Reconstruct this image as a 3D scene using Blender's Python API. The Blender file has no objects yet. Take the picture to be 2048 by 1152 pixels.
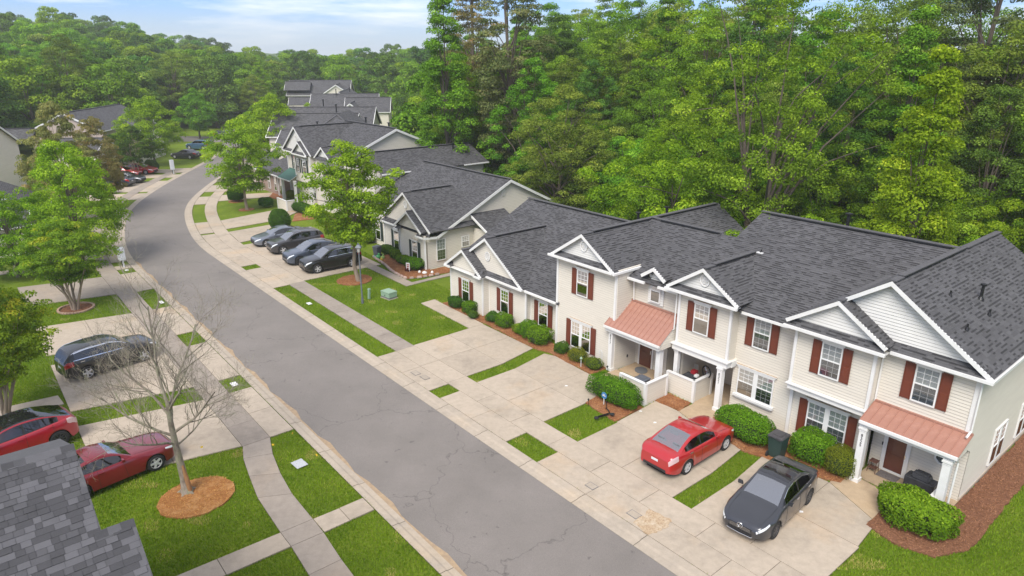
import bpy, bmesh, math, random
import numpy as np
from mathutils import Vector, Matrix
R = math.radians
D = bpy.data
SC = bpy.context.scene
COL = SC.collection
random.seed(7)

# ------------------------------------------------------------ camera, world, sun, exposure
cam = D.cameras.new('camera'); cam.lens = 24.0; cam.sensor_width = 36.0; cam.clip_end = 6000; cam.clip_start = 0.2
camo = D.objects.new('camera', cam); COL.objects.link(camo)
camo.location = (0, 0, 16.0); camo.rotation_euler = (R(90 - 19.0), 0, 0)
SC.camera = camo
SUN_EL, SUN_AZ = 50.0, 250.0           # azimuth of the sun, degrees counter-clockwise from +X
world = D.worlds.new('World'); SC.world = world; world.use_nodes = True
wt = world.node_tree; wt.nodes.clear()
wo = wt.nodes.new('ShaderNodeOutputWorld'); bg = wt.nodes.new('ShaderNodeBackground')
sky = wt.nodes.new('ShaderNodeTexSky'); sky.sky_type = 'NISHITA'; sky.sun_disc = False
sky.sun_elevation = R(SUN_EL); sky.sun_rotation = R(90 - SUN_AZ); sky.air_density = 1.0; sky.dust_density = 0.3; sky.ozone_density = 3.0
tcw = wt.nodes.new('ShaderNodeTexCoord'); mpw = wt.nodes.new('ShaderNodeMapping')
mpw.inputs['Scale'].default_value = (1.0, 1.0, 9.0)
nzw = wt.nodes.new('ShaderNodeTexNoise'); nzw.inputs['Scale'].default_value = 5.5; nzw.inputs['Detail'].default_value = 8; nzw.inputs['Roughness'].default_value = 0.6
rpw = wt.nodes.new('ShaderNodeValToRGB'); rpw.color_ramp.elements[0].position = 0.46; rpw.color_ramp.elements[1].position = 0.80
rpw.color_ramp.elements[0].color = (.08, .08, .08, 1); rpw.color_ramp.elements[1].color = (.95, .95, .95, 1)
sxw = wt.nodes.new('ShaderNodeSeparateXYZ')
hz = wt.nodes.new('ShaderNodeMapRange'); hz.inputs['From Min'].default_value = 0.0; hz.inputs['From Max'].default_value = 0.055
hz.inputs['To Min'].default_value = 0.95; hz.inputs['To Max'].default_value = 0.0
mxm = wt.nodes.new('ShaderNodeMath'); mxm.operation = 'MAXIMUM'
mixw = wt.nodes.new('ShaderNodeMixRGB'); mixw.inputs[2].default_value = (7.3, 7.3, 7.3, 1)
L = wt.links.new
L(tcw.outputs['Generated'], mpw.inputs[0]); L(mpw.outputs[0], nzw.inputs['Vector']); L(nzw.outputs['Fac'], rpw.inputs[0])
L(tcw.outputs['Generated'], sxw.inputs[0]); L(sxw.outputs['Z'], hz.inputs['Value'])
L(rpw.outputs[0], mixw.inputs[0])
mixh = wt.nodes.new('ShaderNodeMixRGB'); mixh.inputs[2].default_value = (3.6, 4.0, 4.7, 1); L(hz.outputs[0], mixh.inputs[0])
upc = wt.nodes.new('ShaderNodeMapRange'); upc.inputs['From Min'].default_value = .06; upc.inputs['From Max'].default_value = .3; upc.inputs['To Min'].default_value = 0; upc.inputs['To Max'].default_value = .55; L(sxw.outputs['Z'], upc.inputs['Value']); L(rpw.outputs[0], mxm.inputs[0]); L(upc.outputs[0], mxm.inputs[1]); L(mxm.outputs[0], mixw.inputs[0])
hsw = wt.nodes.new('ShaderNodeHueSaturation'); hsw.inputs['Saturation'].default_value = 1.0; hsw.inputs['Hue'].default_value = .5; hsw.inputs['Value'].default_value = 1.0
L(sky.outputs[0], hsw.inputs['Color']); tnt = wt.nodes.new('ShaderNodeMixRGB'); tnt.blend_type = 'MULTIPLY'; tnt.inputs[0].default_value = 1; tnt.inputs[2].default_value = (.36, .53, .92, 1); L(hsw.outputs[0], tnt.inputs[1]); L(tnt.outputs[0], mixw.inputs[1]); L(mixw.outputs[0], mixh.inputs[1]); L(mixh.outputs[0], bg.inputs['Color']); L(bg.outputs[0], wo.inputs['Surface'])
bg.inputs['Strength'].default_value = 0.10
sl = D.lights.new('sun', 'SUN'); sl.energy = 2.3; sl.angle = R(30); sl.color = (1.0, 0.95, 0.87)
slo = D.objects.new('sun', sl); COL.objects.link(slo)
sd = Vector((math.cos(R(SUN_AZ)) * math.cos(R(SUN_EL)), math.sin(R(SUN_AZ)) * math.cos(R(SUN_EL)), math.sin(R(SUN_EL))))
slo.rotation_euler = sd.to_track_quat('Z', 'Y').to_euler(); slo.location = (0, 0, 60)
SC.view_settings.view_transform = 'Standard'; SC.view_settings.look = 'None'
SC.view_settings.exposure = 0.84; SC.view_settings.gamma = 1.0
SC.render.engine = 'CYCLES'
SC.cycles.max_bounces = 8; SC.cycles.transparent_max_bounces = 16; SC.cycles.volume_bounces = 1

# ------------------------------------------------------------ plan coordinates
A0 = R(129.5); O0 = (-0.8, 25.3)       # s runs along the right road edge, v to its right
KH = [(0, 129.5), (38, 129.5), (46, 120.6), (55, 115.6), (66, 103.1), (80, 97.6), (95, 98), (112, 112), (300, 112)]
def _head(s):
    for (s0, h0), (s1, h1) in zip(KH, KH[1:]):
        if s <= s1: return h0 + (h1 - h0) * max(0, (s - s0)) / (s1 - s0)
    return KH[-1][1]
_PTS = []
_x, _y = O0
for _i in range(1000):
    _a = R(_head(_i * .25)); _PTS.append((_x, _y, _a)); _x += .25 * math.cos(_a); _y += .25 * math.sin(_a)
def W(s, v, z=0.0):
    if s < 0: x, y, a = O0[0], O0[1], A0; d = s
    else:
        i = min(int(s / .25), 999); x, y, a = _PTS[i]; d = s - i * .25
    return Vector((x + d * math.cos(a) + v * math.sin(a), y + d * math.sin(a) - v * math.cos(a), z))
def head_at(s):
    return A0 if s < 0 else _PTS[min(int(s / .25), 999)][2]
def inv(x, y):
    P = np.array([(p[0], p[1]) for p in _PTS]); A = np.array([p[2] for p in _PTS])
    dx = x - P[:, 0]; dy = y - P[:, 1]; t = dx * np.cos(A) + dy * np.sin(A); v = dx * np.sin(A) - dy * np.cos(A)
    i = int(np.argmin(np.abs(t) + .001 * np.abs(v)))
    return i * .25 + t[i], v[i]

# ------------------------------------------------------------ mesh helpers
class MB:
    def __init__(s): s.v = []; s.f = []; s.m = []; s.mats = []; s.uv = {}
    def slot(s, mat):
        if mat not in s.mats: s.mats.append(mat)
        return s.mats.index(mat)
    def poly(s, pts, mat, uv=None):
        i = len(s.v); s.v += [tuple(p) for p in pts]; s.f.append(tuple(range(i, i + len(pts)))); s.m.append(s.slot(mat))
        if uv: s.uv[len(s.f) - 1] = uv
    def hexa(s, c, mat):              # c: 8 points, bottom ring 0-3, top ring 4-7
        i = len(s.v); s.v += [tuple(p) for p in c]; k = s.slot(mat)
        for q in ((0, 3, 2, 1), (4, 5, 6, 7), (0, 1, 5, 4), (1, 2, 6, 5), (2, 3, 7, 6), (3, 0, 4, 7)):
            s.f.append(tuple(i + j for j in q)); s.m.append(k)
    def box(s, x0, x1, y0, y1, z0, z1, mat):
        s.hexa([(x0, y0, z0), (x1, y0, z0), (x1, y1, z0), (x0, y1, z0), (x0, y0, z1), (x1, y0, z1), (x1, y1, z1), (x0, y1, z1)], mat)
    def prism(s, pts, z0, z1, mat):
        n = len(pts); i = len(s.v); k = s.slot(mat)
        s.v += [(p[0], p[1], z0) for p in pts] + [(p[0], p[1], z1) for p in pts]
        s.f.append(tuple(range(i + n - 1, i - 1, -1))); s.f.append(tuple(range(i + n, i + 2 * n))); s.m += [k, k]
        for j in range(n):
            s.f.append((i + j, i + (j + 1) % n, i + n + (j + 1) % n, i + n + j)); s.m.append(k)
    def slab3(s, pts, off, mat):      # polygon thickened by the vector off
        n = len(pts); i = len(s.v); k = s.slot(mat); off = Vector(off)
        s.v += [tuple(Vector(p) + off) for p in pts] + [tuple(p) for p in pts]
        s.f.append(tuple(range(i + n - 1, i - 1, -1))); s.f.append(tuple(range(i + n, i + 2 * n))); s.m += [k, k]
        for j in range(n):
            s.f.append((i + j, i + (j + 1) % n, i + n + (j + 1) % n, i + n + j)); s.m.append(k)
    def tube(s, pts, rad, mat, n=6, cap=True):
        pts = [Vector(p) for p in pts]; i0 = len(s.v); k = s.slot(mat)
        rs = rad if isinstance(rad, (list, tuple)) else [rad] * len(pts)
        up = None
        for j, p in enumerate(pts):
            t = (pts[min(j + 1, len(pts) - 1)] - pts[max(j - 1, 0)])
            t = t.normalized() if t.length > 1e-9 else Vector((0, 0, 1))
            if up is None: up = Vector((1, 0, 0)) if abs(t.x) < .9 else Vector((0, 1, 0))
            a = t.cross(up).normalized(); b = t.cross(a).normalized(); up = -b if False else up
            for q in range(n):
                w = 2 * math.pi * q / n
                s.v.append(tuple(p + (a * math.cos(w) + b * math.sin(w)) * rs[j]))
        for j in range(len(pts) - 1):
            for q in range(n):
                s.f.append((i0 + j * n + q, i0 + j * n + (q + 1) % n, i0 + (j + 1) * n + (q + 1) % n, i0 + (j + 1) * n + q)); s.m.append(k)
        if cap:
            s.f.append(tuple(i0 + q for q in range(n - 1, -1, -1))); s.m.append(k)
            s.f.append(tuple(i0 + (len(pts) - 1) * n + q for q in range(n))); s.m.append(k)
    def lathe(s, prof, mat, n=16, cx=0, cy=0, axis='z', cap=True):
        i0 = len(s.v); k = s.slot(mat)
        for (r, h) in prof:
            for q in range(n):
                w = 2 * math.pi * q / n; a, b = r * math.cos(w), r * math.sin(w)
                s.v.append((cx + a, cy + b, h) if axis == 'z' else (cx + a, h, cy + b))
        for j in range(len(prof) - 1):
            for q in range(n):
                s.f.append((i0 + j * n + q, i0 + j * n + (q + 1) % n, i0 + (j + 1) * n + (q + 1) % n, i0 + (j + 1) * n + q)); s.m.append(k)
        if cap:
            s.f.append(tuple(i0 + q for q in range(n))); s.m.append(k)
            s.f.append(tuple(i0 + (len(prof) - 1) * n + q for q in range(n))); s.m.append(k)
    def beam(s, a, b, w, h, up, mat):  # bar from a to b; w across, h along up (hangs below the line)
        a = Vector(a); b = Vector(b); t = (b - a).normalized(); up = Vector(up); sd_ = t.cross(up).normalized(); up = sd_.cross(t).normalized()
        c = []
        for z in (-h, 0):
            for p, q in ((a, -1), (b, -1), (b, 1), (a, 1)): c.append(p + sd_ * (q * w / 2) + up * z)
        s.hexa(c, mat)
    def mesh(s, name, smooth=False):
        me = D.meshes.new(name); me.from_pydata(s.v, [], s.f); me.update()
        for m in s.mats: me.materials.append(m)
        me.polygons.foreach_set('material_index', s.m)
        if s.uv:
            ul = me.uv_layers.new(name='UVMap').data
            for fi, uv in s.uv.items():
                p = me.polygons[fi]
                for k, li in enumerate(p.loop_indices): ul[li].uv = uv[k]
        if smooth:
            me.polygons.foreach_set('use_smooth', [True] * len(me.polygons)); me.set_sharp_from_angle(angle=R(smooth if smooth is not True else 35))
        return me
    def obj(s, name, parent=None, smooth=False, **kw):
        return link(name, s.mesh(name, smooth), parent, **kw)

def tag(o, label=None, cat=None, group=None, kind=None):
    if label: o['label'] = label
    if cat: o['category'] = cat
    if group: o['group'] = group
    if kind: o['kind'] = kind
    return o
def link(name, data, parent=None, loc=None, rz=None, label=None, cat=None, group=None, kind=None, scale=None):
    o = D.objects.new(name, data); COL.objects.link(o)
    if parent: o.parent = parent
    if loc is not None: o.location = loc
    if rz is not None: o.rotation_euler = (0, 0, rz)
    if scale is not None: o.scale = scale if hasattr(scale, '__len__') else (scale,) * 3
    return tag(o, label, cat, group, kind)
def empty(name, loc, rz=0, **kw): return link(name, None, None, loc, rz, **kw)
def kids(o): return [c for c in COL.objects if c.parent == o]
def copy_tree(o, loc, rz=None, scale=None, label=None, parent=None, tree=None):
    c = o.copy(); COL.objects.link(c)
    if parent: c.parent = parent
    else:
        c.location = loc
        if rz is not None: c.rotation_euler = (0, 0, rz)
        if scale is not None: c.scale = scale if hasattr(scale, '__len__') else (scale,) * 3
        if label: c['label'] = label
    for k in (tree or CH(o)): 
        copy_tree(k, None, parent=c)
    return c
def CH(o): return list(o.children)
bpy_children_cache = {}

def bevel_mesh(me, w=.01, seg=2):
    bm = bmesh.new(); bm.from_mesh(me)
    bmesh.ops.bevel(bm, geom=bm.edges[:], offset=w, segments=seg, affect='EDGES', clamp_overlap=True); bm.to_mesh(me); bm.free(); return me

# ------------------------------------------------------------ materials
def newmat(name):
    m = D.materials.new(name); m.use_nodes = True; nt = m.node_tree; nt.nodes.clear()
    o = nt.nodes.new('ShaderNodeOutputMaterial'); p = nt.nodes.new('ShaderNodeBsdfPrincipled'); nt.links.new(p.outputs[0], o.inputs[0])
    return m, nt, p
def N(nt, t, **kw):
    n = nt.nodes.new(t)
    for k, v in kw.items():
        if k in n.inputs.keys(): n.inputs[k].default_value = v
        else: setattr(n, k, v)
    return n
def srgb(r, g, b):
    f = lambda c: (c / 255 / 12.92) if c / 255 <= .04045 else ((c / 255 + .055) / 1.055) ** 2.4
    return (f(r), f(g), f(b), 1)
def c4(c): return tuple(c) if len(c) == 4 else tuple(c) + (1,)
def scalec(c, k): return (c[0] * k, c[1] * k, c[2] * k, 1)
def mat_noise(name, c1, c2, scale=5, rough=.8, detail=5, bump=0, bscale=40, metal=0, coords='Object', c3=None, scale3=.6, objvar=0, spec=.4, stretch=None, coat=0):
    m, nt, p = newmat(name); K = nt.links.new
    tc = N(nt, 'ShaderNodeTexCoord')
    if coords == 'World':
        g = N(nt, 'ShaderNodeNewGeometry'); vec = g.outputs['Position']
    else: vec = tc.outputs[coords]
    if stretch:
        mp = N(nt, 'ShaderNodeMapping'); mp.inputs['Scale'].default_value = stretch; K(vec, mp.inputs[0]); vec = mp.outputs[0]
    n = N(nt, 'ShaderNodeTexNoise', Scale=scale, Detail=detail, Roughness=.6); K(vec, n.inputs['Vector'])
    r = N(nt, 'ShaderNodeMapRange'); r.inputs['From Min'].default_value = .3; r.inputs['From Max'].default_value = .7; K(n.outputs['Fac'], r.inputs[0])
    mx = N(nt, 'ShaderNodeMixRGB'); mx.inputs[1].default_value = c4(c1); mx.inputs[2].default_value = c4(c2); K(r.outputs[0], mx.inputs[0])
    out = mx.outputs[0]
    if c3:
        n3 = N(nt, 'ShaderNodeTexNoise', Scale=scale3, Detail=6, Roughness=.7); K(vec, n3.inputs['Vector'])
        r3 = N(nt, 'ShaderNodeMapRange'); r3.inputs['From Min'].default_value = .48; r3.inputs['From Max'].default_value = .72; K(n3.outputs['Fac'], r3.inputs[0])
        m3 = N(nt, 'ShaderNodeMixRGB'); m3.inputs[2].default_value = c4(c3); K(r3.outputs[0], m3.inputs[0]); K(out, m3.inputs[1]); out = m3.outputs[0]
    if objvar:
        oi = N(nt, 'ShaderNodeObjectInfo'); rv = N(nt, 'ShaderNodeMapRange'); rv.inputs['To Min'].default_value = 1 - objvar; rv.inputs['To Max'].default_value = 1 + objvar
        K(oi.outputs['Random'], rv.inputs[0]); hs = N(nt, 'ShaderNodeHueSaturation'); K(rv.outputs[0], hs.inputs['Value']); K(out, hs.inputs['Color']); out = hs.outputs[0]
    K(out, p.inputs['Base Color']); p.inputs['Roughness'].default_value = rough; p.inputs['Metallic'].default_value = metal
    p.inputs['Specular IOR Level'].default_value = spec
    if coat: p.inputs['Coat Weight'].default_value = coat; p.inputs['Coat Roughness'].default_value = .04
    if bump:
        nb = N(nt, 'ShaderNodeTexNoise', Scale=bscale, Detail=4); K(vec, nb.inputs['Vector'])
        b = N(nt, 'ShaderNodeBump', Strength=bump, Distance=.02); K(nb.outputs['Fac'], b.inputs['Height']); K(b.outputs[0], p.inputs['Normal'])
    return m
def mat_plain(name, c, rough=.5, metal=0, coat=0, spec=.5, emit=None):
    m, nt, p = newmat(name); p.inputs['Base Color'].default_value = c4(c); p.inputs['Roughness'].default_value = rough; p.inputs['Metallic'].default_value = metal
    p.inputs['Specular IOR Level'].default_value = spec
    if coat: p.inputs['Coat Weight'].default_value = coat; p.inputs['Coat Roughness'].default_value = .03
    return m

def mat_asphalt():
    m, nt, p = newmat('asphalt'); K = nt.links.new
    g = N(nt, 'ShaderNodeNewGeometry'); v = g.outputs['Position']
    n1 = N(nt, 'ShaderNodeTexNoise', Scale=.35, Detail=7, Roughness=.65); n2 = N(nt, 'ShaderNodeTexNoise', Scale=60., Detail=2); n3 = N(nt, 'ShaderNodeTexNoise', Scale=2.6, Detail=4, Roughness=.6)
    for n in (n1, n2, n3): K(v, n.inputs['Vector'])
    r1 = N(nt, 'ShaderNodeValToRGB'); r1.color_ramp.elements[0].position = .3; r1.color_ramp.elements[0].color = srgb(118, 112, 106); r1.color_ramp.elements[1].position = .7; r1.color_ramp.elements[1].color = srgb(131, 124, 118); K(n1.outputs[0], r1.inputs[0])
    r2 = N(nt, 'ShaderNodeMapRange'); r2.inputs['From Min'].default_value = .25; r2.inputs['From Max'].default_value = .75; r2.inputs['To Min'].default_value = .8; r2.inputs['To Max'].default_value = 1.2; K(n2.outputs[0], r2.inputs[0])
    mu = N(nt, 'ShaderNodeVectorMath', operation='MULTIPLY'); K(r1.outputs[0], mu.inputs[0]); K(r2.outputs[0], mu.inputs[1])
    # oil spots
    r3 = N(nt, 'ShaderNodeMapRange'); r3.inputs['From Min'].default_value = .66; r3.inputs['From Max'].default_value = .70; r3.inputs['To Max'].default_value = .6; K(n3.outputs[0], r3.inputs[0])
    m3 = N(nt, 'ShaderNodeMixRGB'); m3.inputs[2].default_value = srgb(82, 77, 73); K(r3.outputs[0], m3.inputs[0]); K(mu.outputs[0], m3.inputs[1])
    # fine cracks
    vo = N(nt, 'ShaderNodeTexVoronoi', feature='DISTANCE_TO_EDGE', Scale=.16); nd = N(nt, 'ShaderNodeTexNoise', Scale=1.1, Detail=5)
    ad = N(nt, 'ShaderNodeVectorMath', operation='ADD'); K(v, nd.inputs['Vector']); sc = N(nt, 'ShaderNodeVectorMath', operation='SCALE'); sc.inputs['Scale'].default_value = 1.6
    K(nd.outputs['Color'], sc.inputs[0]); K(v, ad.inputs[0]); K(sc.outputs[0], ad.inputs[1]); K(ad.outputs[0], vo.inputs['Vector'])
    rc = N(nt, 'ShaderNodeMapRange'); rc.inputs['From Min'].default_value = .0; rc.inputs['From Max'].default_value = .005; rc.inputs['To Min'].default_value = .5; rc.inputs['To Max'].default_value = 0; K(vo.outputs['Distance'], rc.inputs[0])
    m4 = N(nt, 'ShaderNodeMixRGB'); m4.inputs[2].default_value = srgb(66, 62, 60); K(rc.outputs[0], m4.inputs[0]); K(m3.outputs[0], m4.inputs[1])
    K(m4.outputs[0], p.inputs['Base Color']); p.inputs['Roughness'].default_value = .85
    b = N(nt, 'ShaderNodeBump', Strength=.35, Distance=.01); K(n2.outputs[0], b.inputs['Height']); K(b.outputs[0], p.inputs['Normal'])
    return m

def mat_concrete(name, c, stain=(.30, .27, .23), warm=(.50, .38, .26), var=.06, dark=.55):
    m, nt, p = newmat(name); K = nt.links.new
    g = N(nt, 'ShaderNodeNewGeometry'); v = g.outputs['Position']; oi = N(nt, 'ShaderNodeObjectInfo')
    n1 = N(nt, 'ShaderNodeTexNoise', Scale=.55, Detail=8, Roughness=.68); n2 = N(nt, 'ShaderNodeTexNoise', Scale=45., Detail=3); n3 = N(nt, 'ShaderNodeTexNoise', Scale=.32, Detail=5, Roughness=.6)
    n4 = N(nt, 'ShaderNodeTexNoise', Scale=4., Detail=6, Roughness=.7)
    for n in (n1, n2, n4): K(v, n.inputs['Vector'])
    ad = N(nt, 'ShaderNodeVectorMath', operation='ADD'); ad.inputs[1].default_value = (31, 17, 5); K(v, ad.inputs[0]); K(ad.outputs[0], n3.inputs['Vector'])
    r1 = N(nt, 'ShaderNodeMapRange'); r1.inputs['From Min'].default_value = .5; r1.inputs['From Max'].default_value = .72; r1.inputs['To Max'].default_value = dark; K(n1.outputs[0], r1.inputs[0])
    m1 = N(nt, 'ShaderNodeMixRGB'); m1.inputs[1].default_value = c4(c); m1.inputs[2].default_value = c4(stain); K(r1.outputs[0], m1.inputs[0])
    r3 = N(nt, 'ShaderNodeMapRange'); r3.inputs['From Min'].default_value = .55; r3.inputs['From Max'].default_value = .75; r3.inputs['To Max'].default_value = .5; K(n3.outputs[0], r3.inputs[0])
    m3 = N(nt, 'ShaderNodeMixRGB'); m3.inputs[2].default_value = c4(warm); K(r3.outputs[0], m3.inputs[0]); K(m1.outputs[0], m3.inputs[1])
    ma = N(nt, 'ShaderNodeMath', operation='ADD'); mm = N(nt, 'ShaderNodeMapRange'); mm.inputs['From Min'].default_value = .2; mm.inputs['From Max'].default_value = .8
    mm.inputs['To Min'].default_value = .92; mm.inputs['To Max'].default_value = 1.08; K(n2.outputs[0], mm.inputs[0])
    mo = N(nt, 'ShaderNodeMapRange'); mo.inputs['To Min'].default_value = -var; mo.inputs['To Max'].default_value = var; K(oi.outputs['Random'], mo.inputs[0])
    K(mm.outputs[0], ma.inputs[0]); K(mo.outputs[0], ma.inputs[1])
    m5 = N(nt, 'ShaderNodeMapRange'); m5.inputs['From Min'].default_value = .3; m5.inputs['From Max'].default_value = .7; m5.inputs['To Min'].default_value = .9; m5.inputs['To Max'].default_value = 1.1; K(n4.outputs[0], m5.inputs[0])
    m6 = N(nt, 'ShaderNodeMath', operation='MULTIPLY'); K(ma.outputs[0], m6.inputs[0]); K(m5.outputs[0], m6.inputs[1])
    mu = N(nt, 'ShaderNodeVectorMath', operation='SCALE'); K(m3.outputs[0], mu.inputs[0]); K(m6.outputs[0], mu.inputs['Scale'])
    K(mu.outputs[0], p.inputs['Base Color']); p.inputs['Roughness'].default_value = .9
    b = N(nt, 'ShaderNodeBump', Strength=.2, Distance=.01); K(n2.outputs[0], b.inputs['Height']); K(b.outputs[0], p.inputs['Normal'])
    return m

def mat_grass(name='grass_soil'):
    m, nt, p = newmat(name); K = nt.links.new
    g = N(nt, 'ShaderNodeNewGeometry'); v = g.outputs['Position']
    n1 = N(nt, 'ShaderNodeTexNoise', Scale=.45, Detail=6, Roughness=.7); n2 = N(nt, 'ShaderNodeTexNoise', Scale=9., Detail=6, Roughness=.75); n3 = N(nt, 'ShaderNodeTexNoise', Scale=70., Detail=2); n4 = N(nt, 'ShaderNodeTexNoise', Scale=1.1, Detail=5, Roughness=.7)
    for n in (n1, n2, n3): K(v, n.inputs['Vector'])
    ad = N(nt, 'ShaderNodeVectorMath', operation='ADD'); ad.inputs[1].default_value = (7, 91, 3); K(v, ad.inputs[0]); K(ad.outputs[0], n4.inputs['Vector'])
    r1 = N(nt, 'ShaderNodeValToRGB'); e = r1.color_ramp.elements; e[0].position = .3; e[0].color = (.11, .18, .012, 1); e[1].position = .7; e[1].color = (.20, .265, .022, 1); K(n1.outputs[0], r1.inputs[0])
    r2 = N(nt, 'ShaderNodeMapRange'); r2.inputs['From Min'].default_value = .3; r2.inputs['From Max'].default_value = .7; r2.inputs['To Min'].default_value = .68; r2.inputs['To Max'].default_value = 1.3; K(n2.outputs[0], r2.inputs[0])
    r3 = N(nt, 'ShaderNodeMapRange'); r3.inputs['From Min'].default_value = .25; r3.inputs['From Max'].default_value = .75; r3.inputs['To Min'].default_value = .7; r3.inputs['To Max'].default_value = 1.35; K(n3.outputs[0], r3.inputs[0])
    mu = N(nt, 'ShaderNodeMath', operation='MULTIPLY'); K(r2.outputs[0], mu.inputs[0]); K(r3.outputs[0], mu.inputs[1])
    sc = N(nt, 'ShaderNodeVectorMath', operation='SCALE'); K(r1.outputs[0], sc.inputs[0]); K(mu.outputs[0], sc.inputs['Scale'])
    r4 = N(nt, 'ShaderNodeMapRange'); r4.inputs['From Min'].default_value = .62; r4.inputs['From Max'].default_value = .8; r4.inputs['To Max'].default_value = .6; K(n4.outputs[0], r4.inputs[0])
    m4 = N(nt, 'ShaderNodeMixRGB'); m4.inputs[2].default_value = (.26, .21, .09, 1); K(r4.outputs[0], m4.inputs[0]); K(sc.outputs[0], m4.inputs[1])
    K(m4.outputs[0], p.inputs['Base Color']); p.inputs['Roughness'].default_value = .9; p.inputs['Specular IOR Level'].default_value = .15
    mb = N(nt, 'ShaderNodeMath', operation='ADD'); K(n3.outputs[0], mb.inputs[0]); K(n2.outputs[0], mb.inputs[1])
    b = N(nt, 'ShaderNodeBump', Strength=.9, Distance=.05); K(mb.outputs[0], b.inputs['Height']); K(b.outputs[0], p.inputs['Normal'])
    return m

def mat_shingle(name, base=(.098, .096, .099), bw=.30, bh=.14):
    m, nt, p = newmat(name); K = nt.links.new
    uv = N(nt, 'ShaderNodeUVMap')
    def brick(w, off, sq):
        br = N(nt, 'ShaderNodeTexBrick', Scale=1.0); br.offset = off; br.offset_frequency = 2; br.squash = sq; br.squash_frequency = 3
        br.inputs['Brick Width'].default_value = w; br.inputs['Row Height'].default_value = bh; br.inputs['Mortar Size'].default_value = .0; br.inputs['Bias'].default_value = 0
        br.inputs['Color1'].default_value = (0, 0, 0, 1); br.inputs['Color2'].default_value = (1, 1, 1, 1); K(uv.outputs[0], br.inputs['Vector']); return br
    b1, b2 = brick(bw, .38, .8), brick(.21, .29, 1.35)
    sx = N(nt, 'ShaderNodeSeparateXYZ'); K(uv.outputs[0], sx.inputs[0]); dv = N(nt, 'ShaderNodeMath', operation='DIVIDE'); dv.inputs[1].default_value = bh; K(sx.outputs['Y'], dv.inputs[0]); fr = N(nt, 'ShaderNodeMath', operation='FRACT'); K(dv.outputs[0], fr.inputs[0])
    lo = N(nt, 'ShaderNodeMath', operation='GREATER_THAN'); lo.inputs[1].default_value = .52; K(fr.outputs[0], lo.inputs[0])
    gt = N(nt, 'ShaderNodeMath', operation='GREATER_THAN'); gt.inputs[1].default_value = .56; K(b2.outputs['Color'], gt.inputs[0])
    dm = N(nt, 'ShaderNodeMath', operation='MULTIPLY'); K(lo.outputs[0], dm.inputs[0]); K(gt.outputs[0], dm.inputs[1])
    dk = N(nt, 'ShaderNodeMapRange'); dk.inputs['To Min'].default_value = 1.0; dk.inputs['To Max'].default_value = .46; K(dm.outputs[0], dk.inputs[0])
    r1 = N(nt, 'ShaderNodeMapRange'); r1.inputs['To Min'].default_value = .84; r1.inputs['To Max'].default_value = 1.14; K(b1.outputs['Color'], r1.inputs[0])
    n = N(nt, 'ShaderNodeTexNoise', Scale=160., Detail=2); K(uv.outputs[0], n.inputs['Vector'])
    n2 = N(nt, 'ShaderNodeTexNoise', Scale=.5, Detail=5); K(uv.outputs[0], n2.inputs['Vector'])
    r = N(nt, 'ShaderNodeMapRange'); r.inputs['From Min'].default_value = .25; r.inputs['From Max'].default_value = .75; r.inputs['To Min'].default_value = .8; r.inputs['To Max'].default_value = 1.2; K(n.outputs[0], r.inputs[0])
    r2 = N(nt, 'ShaderNodeMapRange'); r2.inputs['From Min'].default_value = .3; r2.inputs['From Max'].default_value = .7; r2.inputs['To Min'].default_value = .93; r2.inputs['To Max'].default_value = 1.08; K(n2.outputs[0], r2.inputs[0])
    prev = None
    for q in (r, r2, r1, dk):
        if prev is None: prev = q.outputs[0]; continue
        mu = N(nt, 'ShaderNodeMath', operation='MULTIPLY'); K(prev, mu.inputs[0]); K(q.outputs[0], mu.inputs[1]); prev = mu.outputs[0]
    sc = N(nt, 'ShaderNodeVectorMath', operation='SCALE'); sc.inputs[0].default_value = base; K(prev, sc.inputs['Scale'])
    K(sc.outputs[0], p.inputs['Base Color']); p.inputs['Roughness'].default_value = .9; p.inputs['Specular IOR Level'].default_value = .25
    b = N(nt, 'ShaderNodeBump', Strength=.4, Distance=.01); K(n.outputs[0], b.inputs['Height']); K(b.outputs[0], p.inputs['Normal'])
    return m

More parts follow.
